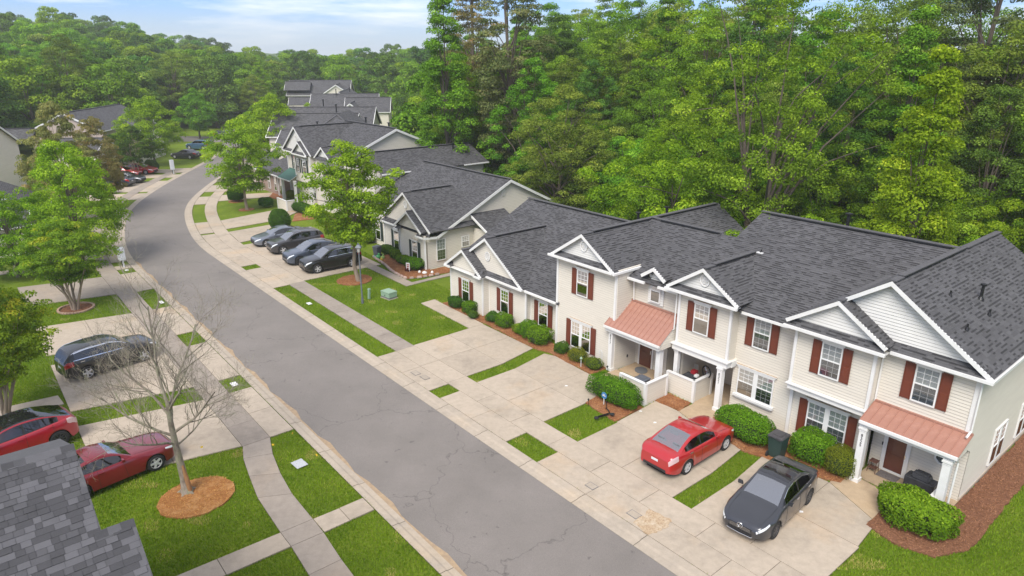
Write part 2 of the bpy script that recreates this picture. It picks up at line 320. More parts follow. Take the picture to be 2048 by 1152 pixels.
def mat_leaf(name, c1, c2, c3=None, trans=.35, objvar=.18, hue=.02, bright=1.08):
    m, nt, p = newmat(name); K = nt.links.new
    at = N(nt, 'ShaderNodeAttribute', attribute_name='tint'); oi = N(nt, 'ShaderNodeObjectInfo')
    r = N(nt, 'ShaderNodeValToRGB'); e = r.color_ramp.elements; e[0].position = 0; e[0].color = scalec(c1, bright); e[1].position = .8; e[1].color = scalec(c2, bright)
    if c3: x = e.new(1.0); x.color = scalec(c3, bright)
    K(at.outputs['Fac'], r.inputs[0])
    hs = N(nt, 'ShaderNodeHueSaturation'); rv = N(nt, 'ShaderNodeMapRange'); rv.inputs['To Min'].default_value = 1 - objvar; rv.inputs['To Max'].default_value = 1 + objvar; K(oi.outputs['Random'], rv.inputs[0])
    w = N(nt, 'ShaderNodeTexWhiteNoise', noise_dimensions='1D'); K(oi.outputs['Random'], w.inputs['W'])
    rh = N(nt, 'ShaderNodeMapRange'); rh.inputs['To Min'].default_value = .5 - hue; rh.inputs['To Max'].default_value = .5 + hue; K(w.outputs['Value'], rh.inputs[0])
    K(rv.outputs[0], hs.inputs['Value']); K(rh.outputs[0], hs.inputs['Hue']); K(r.outputs[0], hs.inputs['Color'])
    K(hs.outputs[0], p.inputs['Base Color']); p.inputs['Roughness'].default_value = .65; p.inputs['Specular IOR Level'].default_value = .1
    tr = N(nt, 'ShaderNodeBsdfTranslucent'); hs2 = N(nt, 'ShaderNodeHueSaturation', Saturation=1.1, Value=1.3); K(hs.outputs[0], hs2.inputs['Color']); K(hs2.outputs[0], tr.inputs['Color'])
    mx = N(nt, 'ShaderNodeMixShader', Fac=trans); K(p.outputs[0], mx.inputs[1]); K(tr.outputs[0], mx.inputs[2])
    K(mx.outputs[0], nt.nodes['Material Output'].inputs[0])
    return m

def mat_glass(name, tint=(.8, .85, .88), refl=.9, base=.06):
    m, nt, p = newmat(name); K = nt.links.new
    nt.nodes.remove(p)
    gl = N(nt, 'ShaderNodeBsdfGlossy', Roughness=.03); gl.inputs['Color'].default_value = (refl, refl, refl, 1)
    tr = N(nt, 'ShaderNodeBsdfTransparent'); tr.inputs['Color'].default_value = c4([t for t in tint])
    fr = N(nt, 'ShaderNodeFresnel', IOR=1.6); mr = N(nt, 'ShaderNodeMapRange'); mr.inputs['To Min'].default_value = base; mr.inputs['To Max'].default_value = 1.0; K(fr.outputs[0], mr.inputs[0])
    mx = N(nt, 'ShaderNodeMixShader'); K(mr.outputs[0], mx.inputs[0]); K(tr.outputs[0], mx.inputs[1]); K(gl.outputs[0], mx.inputs[2]); K(mx.outputs[0], nt.nodes['Material Output'].inputs[0])
    return m

M = {}
M['asphalt'] = mat_asphalt()
M['concrete'] = mat_concrete('concrete', srgb(177, 163, 145), stain=srgb(134, 124, 110), warm=srgb(188, 158, 122))
M['walk'] = mat_concrete('walk_concrete', srgb(152, 141, 129), stain=srgb(117, 108, 99), warm=srgb(170, 150, 128))
M['curb'] = mat_concrete('curb_concrete', srgb(174, 161, 144), stain=srgb(140, 131, 120), warm=srgb(190, 168, 138), var=.04)
M['porch'] = mat_concrete('porch_concrete', srgb(178, 156, 128), stain=srgb(140, 120, 98), warm=srgb(190, 158, 120))
M['aggregate'] = mat_noise('exposed_aggregate', srgb(200, 178, 148), srgb(150, 122, 92), scale=22, bump=.8, bscale=30, coords='World', c3=srgb(205, 192, 170), scale3=2)
M['grass'] = mat_grass()
M['soil'] = mat_noise('joint_soil', (.10, .085, .06), (.06, .055, .035), scale=20, coords='World')
M['mulch'] = mat_noise('pine_straw', (.36, .15, .06), (.19, .07, .03), scale=26, rough=.95, bump=.9, bscale=60, coords='World', c3=(.44, .24, .12), scale3=1.6, detail=8)
M['mulch_tan'] = mat_noise('pine_straw_tan', (.42, .18, .05), (.25, .10, .03), scale=26, rough=.95, bump=.9, bscale=60, coords='World', c3=(.56, .33, .14), scale3=1.3, detail=8)
M['mulch_dark'] = mat_noise('bark_mulch', (.27, .12, .06), (.15, .065, .035), scale=22, rough=.95, bump=.9, bscale=50, coords='World')
M['siding'] = mat_noise('cream_vinyl_siding', (.69, .64, .55), (.645, .595, .51), scale=.8, rough=.55, detail=3, stretch=(1, 1, 6), spec=.3)
M['siding_w'] = mat_noise('white_vinyl_siding', (.74, .72, .68), (.68, .66, .62), scale=.8, rough=.5, spec=.3)
M['siding_tan'] = mat_noise('tan_siding', (.50, .41, .35), (.45, .37, .32), scale=1.5, rough=.6)
M['brick'] = mat_noise('tan_brick_face', (.38, .27, .22), (.27, .19, .16), scale=9, rough=.85)
M['white'] = mat_noise('white_trim_paint', (.80, .79, .77), (.72, .71, .68), scale=2, rough=.45, detail=4)
M['shingle'] = mat_shingle('charcoal_shingle')
M['ridgecap'] = mat_noise('ridge_cap_shingle', (.085, .083, .087), (.12, .117, .12), scale=6, rough=.9, bump=.3, bscale=80)
M['flash'] = mat_plain('dark_flashing', (.012, .013, .016), rough=.5)
M['copper'] = mat_noise('copper_red_metal', (.40, .20, .145), (.34, .165, .12), scale=1.3, rough=.42, detail=6, c3=(.45, .24, .18), scale3=3, spec=.5)
M['greenmetal'] = mat_noise('green_metal', (.08, .19, .15), (.06, .15, .12), scale=2, rough=.45)
M['shutter'] = mat_noise('brick_red_shutter', (.17, .042, .022), (.14, .036, .02), scale=4, rough=.5)
M['shutter_g'] = mat_noise('dark_green_shutter', (.022, .035, .033), (.03, .045, .042), scale=4, rough=.5)
M['glass'] = mat_glass('window_glass')
M['screen'] = mat_glass('insect_screen', tint=(.74, .75, .77), refl=.4, base=.2)
M['carglass'] = mat_glass('car_glass', tint=(.16, .19, .19), refl=.9)
M['carglass_l'] = mat_glass('car_windscreen_glass', tint=(.62, .68, .66), refl=1.0, base=.38)
M['dark'] = mat_plain('dark_interior', (.15, .155, .16), rough=.9)
M['blind'] = mat_noise('window_blind', (.60, .59, .56), (.52, .51, .48), scale=2, rough=.7)
M['door'] = mat_noise('brown_door', (.15, .048, .03), (.12, .04, .025), scale=3, rough=.4, coat=.4)
M['blackmetal'] = mat_plain('black_metal', (.02, .02, .022), rough=.4, metal=.3)
M['rubber'] = mat_plain('tyre_rubber', (.018, .018, .019), rough=.8)
M['alloy'] = mat_plain('alloy_wheel', (.58, .58, .59), rough=.35, metal=.25)
M['alloy_dark'] = mat_plain('dark_alloy_wheel', (.07, .07, .075), rough=.35, metal=.3)
M['chrome'] = mat_plain('chrome', (.75, .76, .78), rough=.12, metal=1)
M['plastic'] = mat_plain('black_plastic', (.022, .022, .024), rough=.5)
M['seat'] = mat_plain('seat_fabric', (.10, .095, .09), rough=.8)
M['lamp_w'] = mat_plain('headlight_lens', (.75, .78, .8), rough=.08, coat=1)
M['lamp_r'] = mat_plain('taillight_lens', (.35, .01, .012), rough=.12, coat=1)
M['lamp_p'] = mat_plain('pale_taillight_lens', (.62, .42, .42), rough=.1, coat=1)
M['plate'] = mat_plain('licence_plate', (.65, .67, .7), rough=.4)
M['bark'] = mat_noise('grey_bark', (.17, .135, .105), (.10, .08, .062), scale=8, rough=.95, bump=.6, bscale=25, stretch=(1, 1, .25))
M['bark_pale'] = mat_noise('pale_bark', (.34, .27, .205), (.24, .18, .135), scale=5, rough=.9, bump=.3, bscale=20, stretch=(1, 1, .3))
M['bark_dead'] = mat_noise('lichened_bark', (.36, .31, .25), (.14, .11, .085), scale=9, rough=.95, bump=1.0, bscale=26, c3=(.30, .33, .19), scale3=4, stretch=(1, 1, .4))
M['bare_wood'] = mat_noise('exposed_orange_wood', (.42, .22, .09), (.26, .14, .07), scale=8, rough=.9, bump=.5, bscale=20, stretch=(1, 1, .3))
def paint(name, c, metal=.0, rough=.28): return mat_noise(name, c, [x * .93 for x in c], scale=1.5, rough=rough, metal=metal, coat=1, spec=.5)
# ------------------------------------------------------------ ground, road, kerbs, pavements
def strip_mesh(mb, s0, s1, v0, v1, z0, z1, mat, step=1.0):
    n = max(1, int(math.ceil((s1 - s0) / step)))
    for i in range(n):
        a = s0 + (s1 - s0) * i / n; b = s0 + (s1 - s0) * (i + 1) / n
        mb.poly([W(a, v0, z0), W(b, v0, z0), W(b, v1, z1), W(a, v1, z1)], mat)
g = MB()
g.poly([(-1250, -300, 0), (1000, -300, 0), (1000, 900, 0), (-1250, 900, 0)], M['grass'])
g.obj('ground', kind='structure')
rd = MB(); strip_mesh(rd, -40, 200, -5.35, 0, .008, .008, M['asphalt'])
road = rd.obj('road', kind='structure')
# side street and parking court far beyond the bend
cs = MB()
cs.poly([(-75, 134, .012), (-52, 131, .012), (-52, 139, .012), (-77, 143, .012)], M['asphalt'])
cs.poly([(-44, 96, .016), (-34, 98, .016), (-33, 118, .016), (-44, 122, .016)], M['asphalt'])
cs.obj('side_street', kind='structure')

def curb(side):
    base = MB()
    v0, v1 = (0.0, .74) if side > 0 else (-5.35, -5.9)
    strip_mesh(base, -40, 110, v0, v1, .011, .011, M['soil'])
    root = base.obj('curb', kind='structure')
    s = -20.0
    while s < 110:
        ln = 3.05; e = min(s + ln, 110); mb = MB(); g_ = .012
        n = 1 if s < 36 else 3
        prof = [(0, .014), (.42, .022), (.58, .055), (1, .06)]
        for i in range(n):
            a = s + g_ + (e - s - 2 * g_) * i / n; b = s + g_ + (e - s - 2 * g_) * (i + 1) / n
            for (p0, z0), (p1, z1) in zip(prof, prof[1:]):
                va, vb = v0 + (v1 - v0) * p0, v0 + (v1 - v0) * p1
                mb.poly([W(a, va, z0), W(b, va, z0), W(b, vb, z1), W(a, vb, z1)], M['curb'])
        mb.obj('curb_section', root); s = e
    return root
curb(1); curb(-1)
# pale silt line along the west gutter
sg = MB()
for i in range(60):
    a = -14 + i * .9; w0 = .10 + .08 * math.sin(i * 1.3) + .05 * math.sin(i * 3.1); w1 = .10 + .08 * math.sin((i + 1) * 1.3) + .05 * math.sin((i + 1) * 3.1)
    sg.poly([W(a, -5.37, .0165), W(a + .9, -5.37, .0165), W(a + .9, -5.34 + w1, .0165), W(a, -5.34 + w0, .0165)], M['silt'] if 'silt' in M else M['mulch_tan'])
M['silt'] = mat_noise('gutter_silt', srgb(176, 152, 120), srgb(150, 130, 108), scale=5, coords='World')
sg.mats = [M['silt']]
sg.obj('gutter_silt', kind='stuff')

SLABS = []          # every paved polygon in world XY, used to keep grass off it
def paved(name, polys, mat, gap=.011, top=.06, soil=True, curved=False):
    base = MB()
    def world(p): return [W(a, b) for a, b in p]
    root = None
    for p in polys:
        w = world(p); SLABS.append([(q.x, q.y) for q in w])
        base.poly([(q.x, q.y, .02) for q in w], M['soil'])
    root = base.obj(name, kind='structure')
    for p in polys:
        w = world(p); c = sum((q for q in w), Vector()) / len(w)
        q2 = []
        n = len(w)
        for i in range(n):      # inset by gap
            a, b, d = w[i - 1], w[i], w[(i + 1) % n]
            e1 = (b - a).normalized(); e2 = (d - b).normalized()
            n1 = Vector((-e1.y, e1.x, 0)); n2 = Vector((-e2.y, e2.x, 0))
            if n1.dot(c - b) < 0: n1 = -n1
            if n2.dot(c - b) < 0: n2 = -n2
            den = 1 + n1.dot(n2)
            q2.append(b + (n1 + n2) * (gap / max(den, .3)))
        mb = MB(); t = top + random.uniform(-.004, .004)
        mb.prism([(q.x, q.y) for q in q2], -.03, t, mat)
        mb.obj('slab', root)
    return root
def grid(s0, s1, v0, v1, ns, nv, splay=0):
    f = lambda s, v: (s + splay * (v - v0) * 1.0, v)
    out = []
    for i in range(ns):
        for j in range(nv):
            a, b = s0 + (s1 - s0) * i / ns, s0 + (s1 - s0) * (i + 1) / ns; c, d = v0 + (v1 - v0) * j / nv, v0 + (v1 - v0) * (j + 1) / nv
            out.append([f(a, c), f(b, c), f(b, d), f(a, d)])
    return out
def rowcells(s0, s1, v0, v1, step):
    n = max(1, round((s1 - s0) / step)); return grid(s0, s1, v0, v1, n, 1)
def gaps(lo, hi, holes):
    out = []; c = lo
    for a, b in sorted(holes):
        if a > c: out.append((c, a))
        c = max(c, b)
    if c < hi: out.append((c, hi))
    return out
E_VG = [(-30, -13.2), (-1.95, .08), (5.2, 6.2), (11.4, 26.6), (32.1, 33.3), (45.6, 46.2), (51.2, 60.9), (65.4, 68.6), (73, 75.5), (80, 86), (91, 95)]
pv = []
for a, b in gaps(-14, 95, E_VG): pv += rowcells(a, b, .76, 1.95, 2.6 if b < 30 else 3.0)
paved('driveway_apron', pv, M['concrete'])
pv = []
for a, b in gaps(-14, 95, [(11.4, 26.7)]): pv += rowcells(a, b, 1.95, 3.15, 2.6 if b < 30 else 3.0)
paved('pavement', pv, M['concrete'])
paved('pavement', rowcells(11.4, 26.7, 1.95, 3.15, 1.28), M['walk'])
# east driveways
paved('driveway', grid(6.3, 11.5, 3.15, 5.55, 2, 1) + [[(6.3, 5.55), (8.9, 5.55), (8.9, 8.2), (6.8, 8.2)], [(8.9, 5.55), (11.5, 5.55), (11.55, 8.2), (8.9, 8.2)]], M['concrete'])
paved('driveway', grid(.3, 5.4, 3.15, 5.65, 2, 1) + [[(.3, 5.65), (2.85, 5.65), (2.75, 8.3), (1.5, 8.25), (.45, 7.1)], [(2.85, 5.65), (5.4, 5.65), (5.85, 8.2), (5.2, 8.45), (2.75, 8.3)]], M['concrete'])
paved('driveway', grid(-7.0, -1.9, 3.15, 5.7, 2, 1) + [[(-7.0, 5.7), (-4.45, 5.7), (-4.3, 8.3), (-6.75, 8.3)], [(-4.45, 5.7), (-1.85, 5.7), (-1.7, 8.7), (-3.0, 8.7), (-4.3, 8.3)]], M['concrete'])
paved('porch_floor', [[(-4.4, 8.31), (-3.0, 8.71), (-3.0, 9.95), (-4.4, 10.0)], [(-4.25, 9.96), (-.2, 9.85), (-.2, 12.9), (-4.25, 12.9)], [(-1.65, 8.7), (-1.6, 9.8), (-.95, 9.8), (-.95, 8.7)], [(-.95, 7.5), (-.95, 9.8), (1.95, 9.8), (1.95, 8.3), (1.3, 7.5)], [(-.15, 9.85), (1.85, 9.85), (1.85, 11.5), (-.15, 11.5)]], M['porch'])
paved('driveway', grid(-12.8, -7.87, 3.15, 5.85, 2, 1) + [[(-12.75, 5.85), (-10.35, 5.85), (-10.3, 8.7), (-12.6, 7.6)], [(-10.35, 5.85), (-7.87, 5.85), (-7.6, 8.5), (-10.3, 8.7)]], M['concrete'])
paved('porch_floor', [[(-10.3, 8.71), (-12.6, 7.61), (-12.5, 9.7), (-10.4, 9.95)], [(-10.75, 9.95), (-14.0, 9.75), (-14.0, 11.4), (-10.75, 11.4)]], M['porch'])
paved('driveway', grid(26.8, 39.8, 3.15, 9.6, 4, 2), M['concrete'])
paved('driveway', [[(40.9, 3.15), (45.7, 3.15), (47.1, 8.4), (42.4, 8.4)], [(47.1, 3.15), (51.2, 3.15), (53.9, 8.6), (48.6, 8.4)], [(48.6, 8.4), (53.9, 8.6), (53.6, 11.5), (52.6, 11.5)], [(62.2, 3.15), (66, 3.15), (66.3, 9.0), (63.2, 9)], [(68.5, 3.15), (79, 3.15), (79, 9.5), (68.5, 9.5)], [(83, 3.15), (91, 3.15), (91, 9), (83, 9)]], M['concrete'])
paved('garden_path', [[(11.55, 7.15), (11.55, 8.25), (16.3, 8.35), (17.25, 8.4), (17.2, 7.25)]], M['concrete'])
paved('garden_path', rowcells(21.4, 29.0, 8.35, 9.15, 1.3) + [[(20.85, 8.35), (21.4, 8.35), (21.4, 9.15), (21.4, 10.3), (20.95, 10.3)], [(20.95, 10.3), (21.4, 10.3), (21.5, 12.6), (20.9, 12.4)]], M['walk'])
paved('patio', [[(52.0, 9.2), (54.2, 9.2), (54.2, 14), (52.0, 14)]], M['porch'])
# west side
W_VG = [(.45, 6.95), (-12, -.45), (12.25, 14.0), (19.6, 21.8), (27.35, 31.95), (37.1, 38.5), (39.45, 40.7), (47, 48.2), (55.3, 58.0), (61.4, 65.6), (69.2, 70.2), (77.5, 80), (82.4, 84)]
pv = []
for a, b in gaps(6.95, 88, W_VG[:1] + W_VG[2:]): pv += rowcells(a, b, -7.0, -5.92, 2.7 if b < 30 else 3.0)
pv += [[(-.45, -7.9), (.48, -7.9), (.45, -6.9), (-.45, -6.9)], [(-.45, -6.9), (.45, -6.9), (.45, -5.92), (-.45, -5.92)]]
paved('driveway_apron', pv, M['concrete'])
paved('pavement', rowcells(6.95, 88, -8.2, -7.0, 2.0), M['walk'])
cw_o = [(6.95, -7.0), (5.6, -7.4), (4.0, -7.7), (2.4, -7.88), (.48, -7.9), (-.45, -7.92), (-2.1, -8.05), (-3.4, -8.1), (-6, -8.1), (-9, -8.1)]
cw_i = [(6.95, -8.2), (6.0, -8.5), (4.6, -8.75), (3.0, -9.0), (.5, -9.1), (-.42, -9.1), (-2.1, -9.2), (-3.4, -9.25), (-6, -9.3), (-9, -9.3)]
paved('pavement', [[cw_o[i], cw_o[i + 1], cw_i[i + 1], cw_i[i]] for i in range(len(cw_o) - 1)], M['walk'])
paved('garden_path', [[(-.42, -9.1), (.5, -9.1), (.55, -11.25), (-.4, -11.25)], [(-.4, -11.25), (.55, -11.25), (.6, -13.2), (-.35, -13.2)]], M['concrete'])
sp = -.2
def wdrive(s0, s1, ns, nv, v1=-13.4): return grid(s0, s1, -8.2, v1, ns, nv, splay=sp)
paved('driveway', wdrive(7.0, 12.35, 2, 2), M['concrete'])
paved('driveway', wdrive(14.1, 20.6, 2, 2), M['concrete'])
paved('garden_path', [[(16.2, -13.5), (17.4, -13.6), (17.8, -18), (16.6, -18)]], M['concrete'])
paved('driveway', wdrive(22.2, 27.5, 2, 2), M['concrete'])
paved('driveway', wdrive(32.3, 37.3, 2, 2), M['walk'])
paved('driveway', [[(40.9, -8.2), (45.5, -8.2), (45.9, -13.5), (41.5, -13.5)], [(48.5, -8.2), (55, -8.2), (55, -13.5), (48.5, -13.5)], [(58, -8.2), (61.5, -8.2), (62, -14), (58, -14)], [(66, -8.2), (69.2, -8.2), (69.5, -15), (66, -15)], [(70.4, -8.2), (77.2, -8.2), (77.6, -18), (70.4, -17)], [(79.9, -8.0), (82.4, -8.0), (84, -18), (80.2, -18)], [(84.2, -8), (87, -8), (90, -24), (86, -24)]], M['concrete'])
paved('garden_path', [[(41.8, -13.7), (42.6, -13.7), (42.9, -18), (42.1, -18)], [(45.6, -13.7), (46.4, -13.7), (46.8, -18), (46, -18)]], M['concrete'])

BEDS = []
def bed(name, sv, mat, z=.045, label=None, thick=.05):
    """mulch bed: a low mound with an uneven rim"""
    w = [W(a, b) for a, b in sv]; pts = []
    n = len(w); rr_ = random.Random(len(sv) + int(w[0].x * 10))
    for i in range(n):
        a, b = w[i], w[(i + 1) % n]; k = max(1, int((b - a).length / .25)); d = (b - a).normalized(); nn = Vector((-d.y, d.x, 0))
        for j in range(k): pts.append(a.lerp(b, j / k) + nn * rr_.uniform(-.04, .04))
    mb = MB(); mb.prism([(p.x, p.y) for p in pts], 0, z + thick * .4, mat)
    BEDS.append(([(p.x, p.y) for p in pts], mat.name, z + thick * .4))
    SLABS.append([(p.x, p.y) for p in pts])
    return mb.obj(name, kind='structure')
def oval(s, v, a, b, n=28, rot=0): return [(s + a * math.cos(2 * math.pi * i / n + rot), v + b * math.sin(2 * math.pi * i / n + rot)) for i in range(n)]
bed('mulch_circle', oval(4.55, -10.75, 1.25, 1.35), M['mulch_tan'])
bed('mulch_circle', oval(24.6, 6.15, 1.25, 1.3), M['mulch'])
bed('mulch_circle', oval(30.8, -10.85, .92, .92), M['mulch_dark'], thick=.03)
bed('mulch_bed', [(16.3, 8.4), (14.5, 8.3), (12.6, 8.28), (11.2, 8.35), (9, 8.25), (6.9, 8.22), (5.7, 8.5), (4, 8.35), (2.3, 8.35), (2.3, 9.5), (6.3, 9.5), (8.9, 9.9), (9.0, 9.5), (12.6, 9.5), (12.6, 9.0), (16.2, 9.0)], M['mulch'])
bed('mulch_bed', [(.35, 5.95), (-.8, 5.75), (-1.75, 5.7), (-1.75, 7.6), (-.95, 7.85), (1.3, 7.9), (1.3, 7.3), (.5, 6.9)], M['mulch'])
bed('mulch_patch', [(-1.65, 8.65), (-1.45, 9.75), (-2.9, 9.85), (-3.05, 8.75)], M['mulch'])
bed('mulch_bed', [(-4.4, 8.4), (-6.9, 8.05), (-7.9, 8.3), (-10.3, 8.8), (-10.6, 9.0), (-10.6, 10.7), (-4.4, 10.7)], M['mulch'])
bed('mulch_bed', [(-12.4, 7.2), (-13.5, 6.95), (-14.6, 7.3), (-15.25, 8.6), (-15.2, 14.4), (-15.1, 24), (-14.05, 24), (-14.0, 9.7), (-12.4, 9.7)], M['mulch_dark'])
bed('mulch_bed', [(28.8, 10.5), (27.1, 10.05), (24.4, 9.35), (22.3, 9.25), (22.1, 10.2), (21.7, 12.6), (22.2, 14.3), (23.1, 14.3), (23.1, 11.9), (29, 12.3)], M['mulch'])
bed('mulch_bed', [(47.2, 9.4), (50.8, 10.4), (51.8, 11.9), (51.8, 12.8), (47.2, 12.6)], M['mulch'])
bed('mulch_circle', oval(55.8, 6.1, .9, .8), M['mulch'])
bed('mulch_circle', oval(61.5, 5.1, 1.0, .8), M['mulch'])
bed('mulch_circle', oval(80.6, -11.6, 1.6, 1.1), M['mulch_dark'])
bed('mulch_circle', oval(84.2, -14.4, 2.2, 1.1), M['mulch_dark'])
bed('mulch_bed', [(42.5, -14.9), (44.8, -14.9), (45, -18), (42.9, -18)], M['mulch_dark'])
bed('mulch_bed', [(63, 8.6), (66, 8.9), (69, 9.4), (69, 10.4), (60, 10)], M['mulch'])

# rough repaired patch of broken concrete by the kerb
mb = MB()
rp = random.Random(5)
pts = [(-7.05, .85), (-6.95, 1.95), (-7.9, 2.05), (-7.95, 1.4), (-7.85, .8)]
fine = []
for i in range(len(pts)):
    a, b = pts[i], pts[(i + 1) % len(pts)]
    for j in range(5): fine.append((a[0] + (b[0] - a[0]) * j / 5 + rp.uniform(-.06, .06), a[1] + (b[1] - a[1]) * j / 5 + rp.uniform(-.06, .06)))
w = [W(a, b) for a, b in fine]; mb.prism([(q.x, q.y) for q in w], .03, .074, M['aggregate'])
mb.obj('rough_concrete_patch', kind='structure')

# ------------------------------------------------------------ grass blades (stuff)
def pip(P, poly):
    x, y = P[:, 0], P[:, 1]; ins = np.zeros(len(P), bool); n = len(poly)
    for i in range(n):
        x0, y0 = poly[i]; x1, y1 = poly[(i + 1) % n]
        if y0 == y1: continue
        c = ((y0 > y) != (y1 > y)) & (x < (x1 - x0) * (y - y0) / (y1 - y0) + x0); ins ^= c
    return ins
def quads_mesh(name, V, mat, tint=None, nper=4, smooth=False):
    me = D.meshes.new(name); nf = len(V) // nper
    me.vertices.add(len(V)); me.vertices.foreach_set('co', V.astype(np.float32).ravel())
    me.loops.add(len(V)); me.loops.foreach_set('vertex_index', np.arange(len(V), dtype=np.int32))
    me.polygons.add(nf); me.polygons.foreach_set('loop_start', np.arange(0, len(V), nper, dtype=np.int32)); me.polygons.foreach_set('loop_total', np.full(nf, nper, dtype=np.int32))
    if tint is not None:
        a = me.attributes.new('tint', 'FLOAT', 'FACE'); a.data.foreach_set('value', tint.astype(np.float32))
    me.materials.append(mat); me.update(); me.validate(); return me
M['blade'] = mat_leaf('grass_blade', (.10, .19, .010), (.24, .34, .025), (.42, .37, .12), trans=.3, objvar=0, hue=0, bright=1.1)
def grass_blades():
    rg = np.random.default_rng(3)
    out = []
    regions = [(-30, 45, 3.0, 10.4, 1.0), (-30, 45, .75, 2.0, 1.0), (-14, 7, -8.1, -5.85, 1.0), (7, 45, -7.1, -5.85, 1.0), (-34, -14, 10.4, 26, .8), (-14, 46, -17, -8.0, 1.0)]
    P = []
    for s0, s1, v0, v1, k in regions:
        n = int((s1 - s0) * (v1 - v0) * 560 * k)
        s = rg.uniform(s0, s1, n); v = rg.uniform(v0, v1, n)
        far = np.clip((s + 14) / 60, 0, 1); keep = rg.random(n) > far * .55
        s, v = s[keep], v[keep]
        ca, sa = math.cos(A0), math.sin(A0); x = O0[0] + s * ca + v * sa; y = O0[1] + s * sa - v * ca
        P.append(np.stack([x, y], 1)[s < 38]); 
    P = np.concatenate(P); bad = np.zeros(len(P), bool)
    for poly in SLABS:
        a = np.array(poly); m = (P[:, 0] > a[:, 0].min()) & (P[:, 0] < a[:, 0].max()) & (P[:, 1] > a[:, 1].min()) & (P[:, 1] < a[:, 1].max())
        idx = np.nonzero(m & ~bad)[0]
        if len(idx): bad[idx[pip(P[idx], poly)]] = True
    P = P[~bad]; n = len(P)
    h = rg.uniform(.05, .11, n); w = rg.uniform(.012, .024, n); a = rg.uniform(0, 2 * np.pi, n); ln = rg.uniform(.0, .06, n); b = rg.uniform(0, 2 * np.pi, n)
    V = np.zeros((n, 3, 3)); V[:, 0, 0] = P[:, 0] - w * np.cos(a); V[:, 0, 1] = P[:, 1] - w * np.sin(a); V[:, 1, 0] = P[:, 0] + w * np.cos(a); V[:, 1, 1] = P[:, 1] + w * np.sin(a)
    V[:, 2, 0] = P[:, 0] + ln * np.cos(b); V[:, 2, 1] = P[:, 1] + ln * np.sin(b); V[:, 2, 2] = h
    from mathutils import noise
    t = np.array([noise.noise(Vector((p[0] * .55, p[1] * .55, 0))) for p in P[::1]]) * .45 + .42 + rg.normal(0, .16, n)
    dead = np.array([noise.noise(Vector((p[0] * .9, p[1] * .9, 9))) for p in P]); t = np.where(dead > .43, t + .45, t)
    me = quads_mesh('grass', V.reshape(-1, 3), M['blade'], np.clip(t, 0, 1), nper=3)
    link('grass', me, kind='stuff')
    print('blades', n)
grass_blades()
def straw():
    rg = np.random.default_rng(8); Vs = {}; 
    for poly, mn, z in BEDS:
        a = np.array(poly); (x0, y0), (x1, y1) = a.min(0), a.max(0)
        if y0 > 62: continue
        n = int((x1 - x0) * (y1 - y0) * 420); P = np.stack([rg.uniform(x0, x1, n), rg.uniform(y0, y1, n)], 1); P = P[pip(P, poly)]; n = len(P)
        l = rg.uniform(.04, .13, n); w = rg.uniform(.006, .014, n); t = rg.uniform(0, 2 * np.pi, n); d = np.stack([np.cos(t), np.sin(t)], 1); q = np.stack([-d[:, 1], d[:, 0]], 1)
        V = np.zeros((n, 3, 3)); V[:, 0, :2] = P - q * w[:, None]; V[:, 1, :2] = P + q * w[:, None]; V[:, 2, :2] = P + d * l[:, None]
        V[:, 0, 2] = z + rg.uniform(.0, .02, n); V[:, 1, 2] = V[:, 0, 2] + rg.uniform(0, .01, n); V[:, 2, 2] = z + rg.uniform(0, .05, n)
        Vs.setdefault(mn, []).append((V, rg.random(n)))
    cols = {'pine_straw': ((.16, .05, .02), (.50, .24, .10)), 'pine_straw_tan': ((.24, .10, .03), (.52, .27, .09)), 'bark_mulch': ((.12, .05, .025), (.36, .18, .10))}
    for mn, l in Vs.items():
        mt = mat_leaf(mn + '_needles', cols[mn][0], cols[mn][1], trans=.05, objvar=0, hue=0)
        V = np.concatenate([a[0] for a in l]); T = np.concatenate([a[1] for a in l])
        link('pine_straw', quads_mesh('pine_straw', V.reshape(-1, 3), mt, T, nper=3), kind='stuff')
straw()
# ------------------------------------------------------------ building kit
SW, SH = .125, .14
M['lap'] = mat_noise('siding_lap_shade', (.40, .36, .30), (.34, .31, .26), scale=3, rough=.8)     # siding and shingle exposure above; lap paints the shadow line under each board
class Frame:
    """building frame: u along the front (away from camera), v to the back; objects use local x=v, y=u"""
    def __init__(s, name, u0, v0, label, cat='townhouses', world=None, ang=None, group=None):
        if world is None: loc = W(u0, v0) if ang is None else W(u0, v0)
        else: loc = Vector((world[0], world[1], 0))
        a = A0 if ang is None else R(ang)
        s.u0, s.v0 = u0, v0
        s.root = empty(name, (loc.x, loc.y, 0), a - R(90), label=label, cat=cat, group=group)
    def P(s, u, v, z): return Vector((v - s.v0, u - s.u0, z))
    def part(s, name, mb, parent=None, smooth=False, label=None): return mb.obj(name, parent or s.root, smooth, label=label)

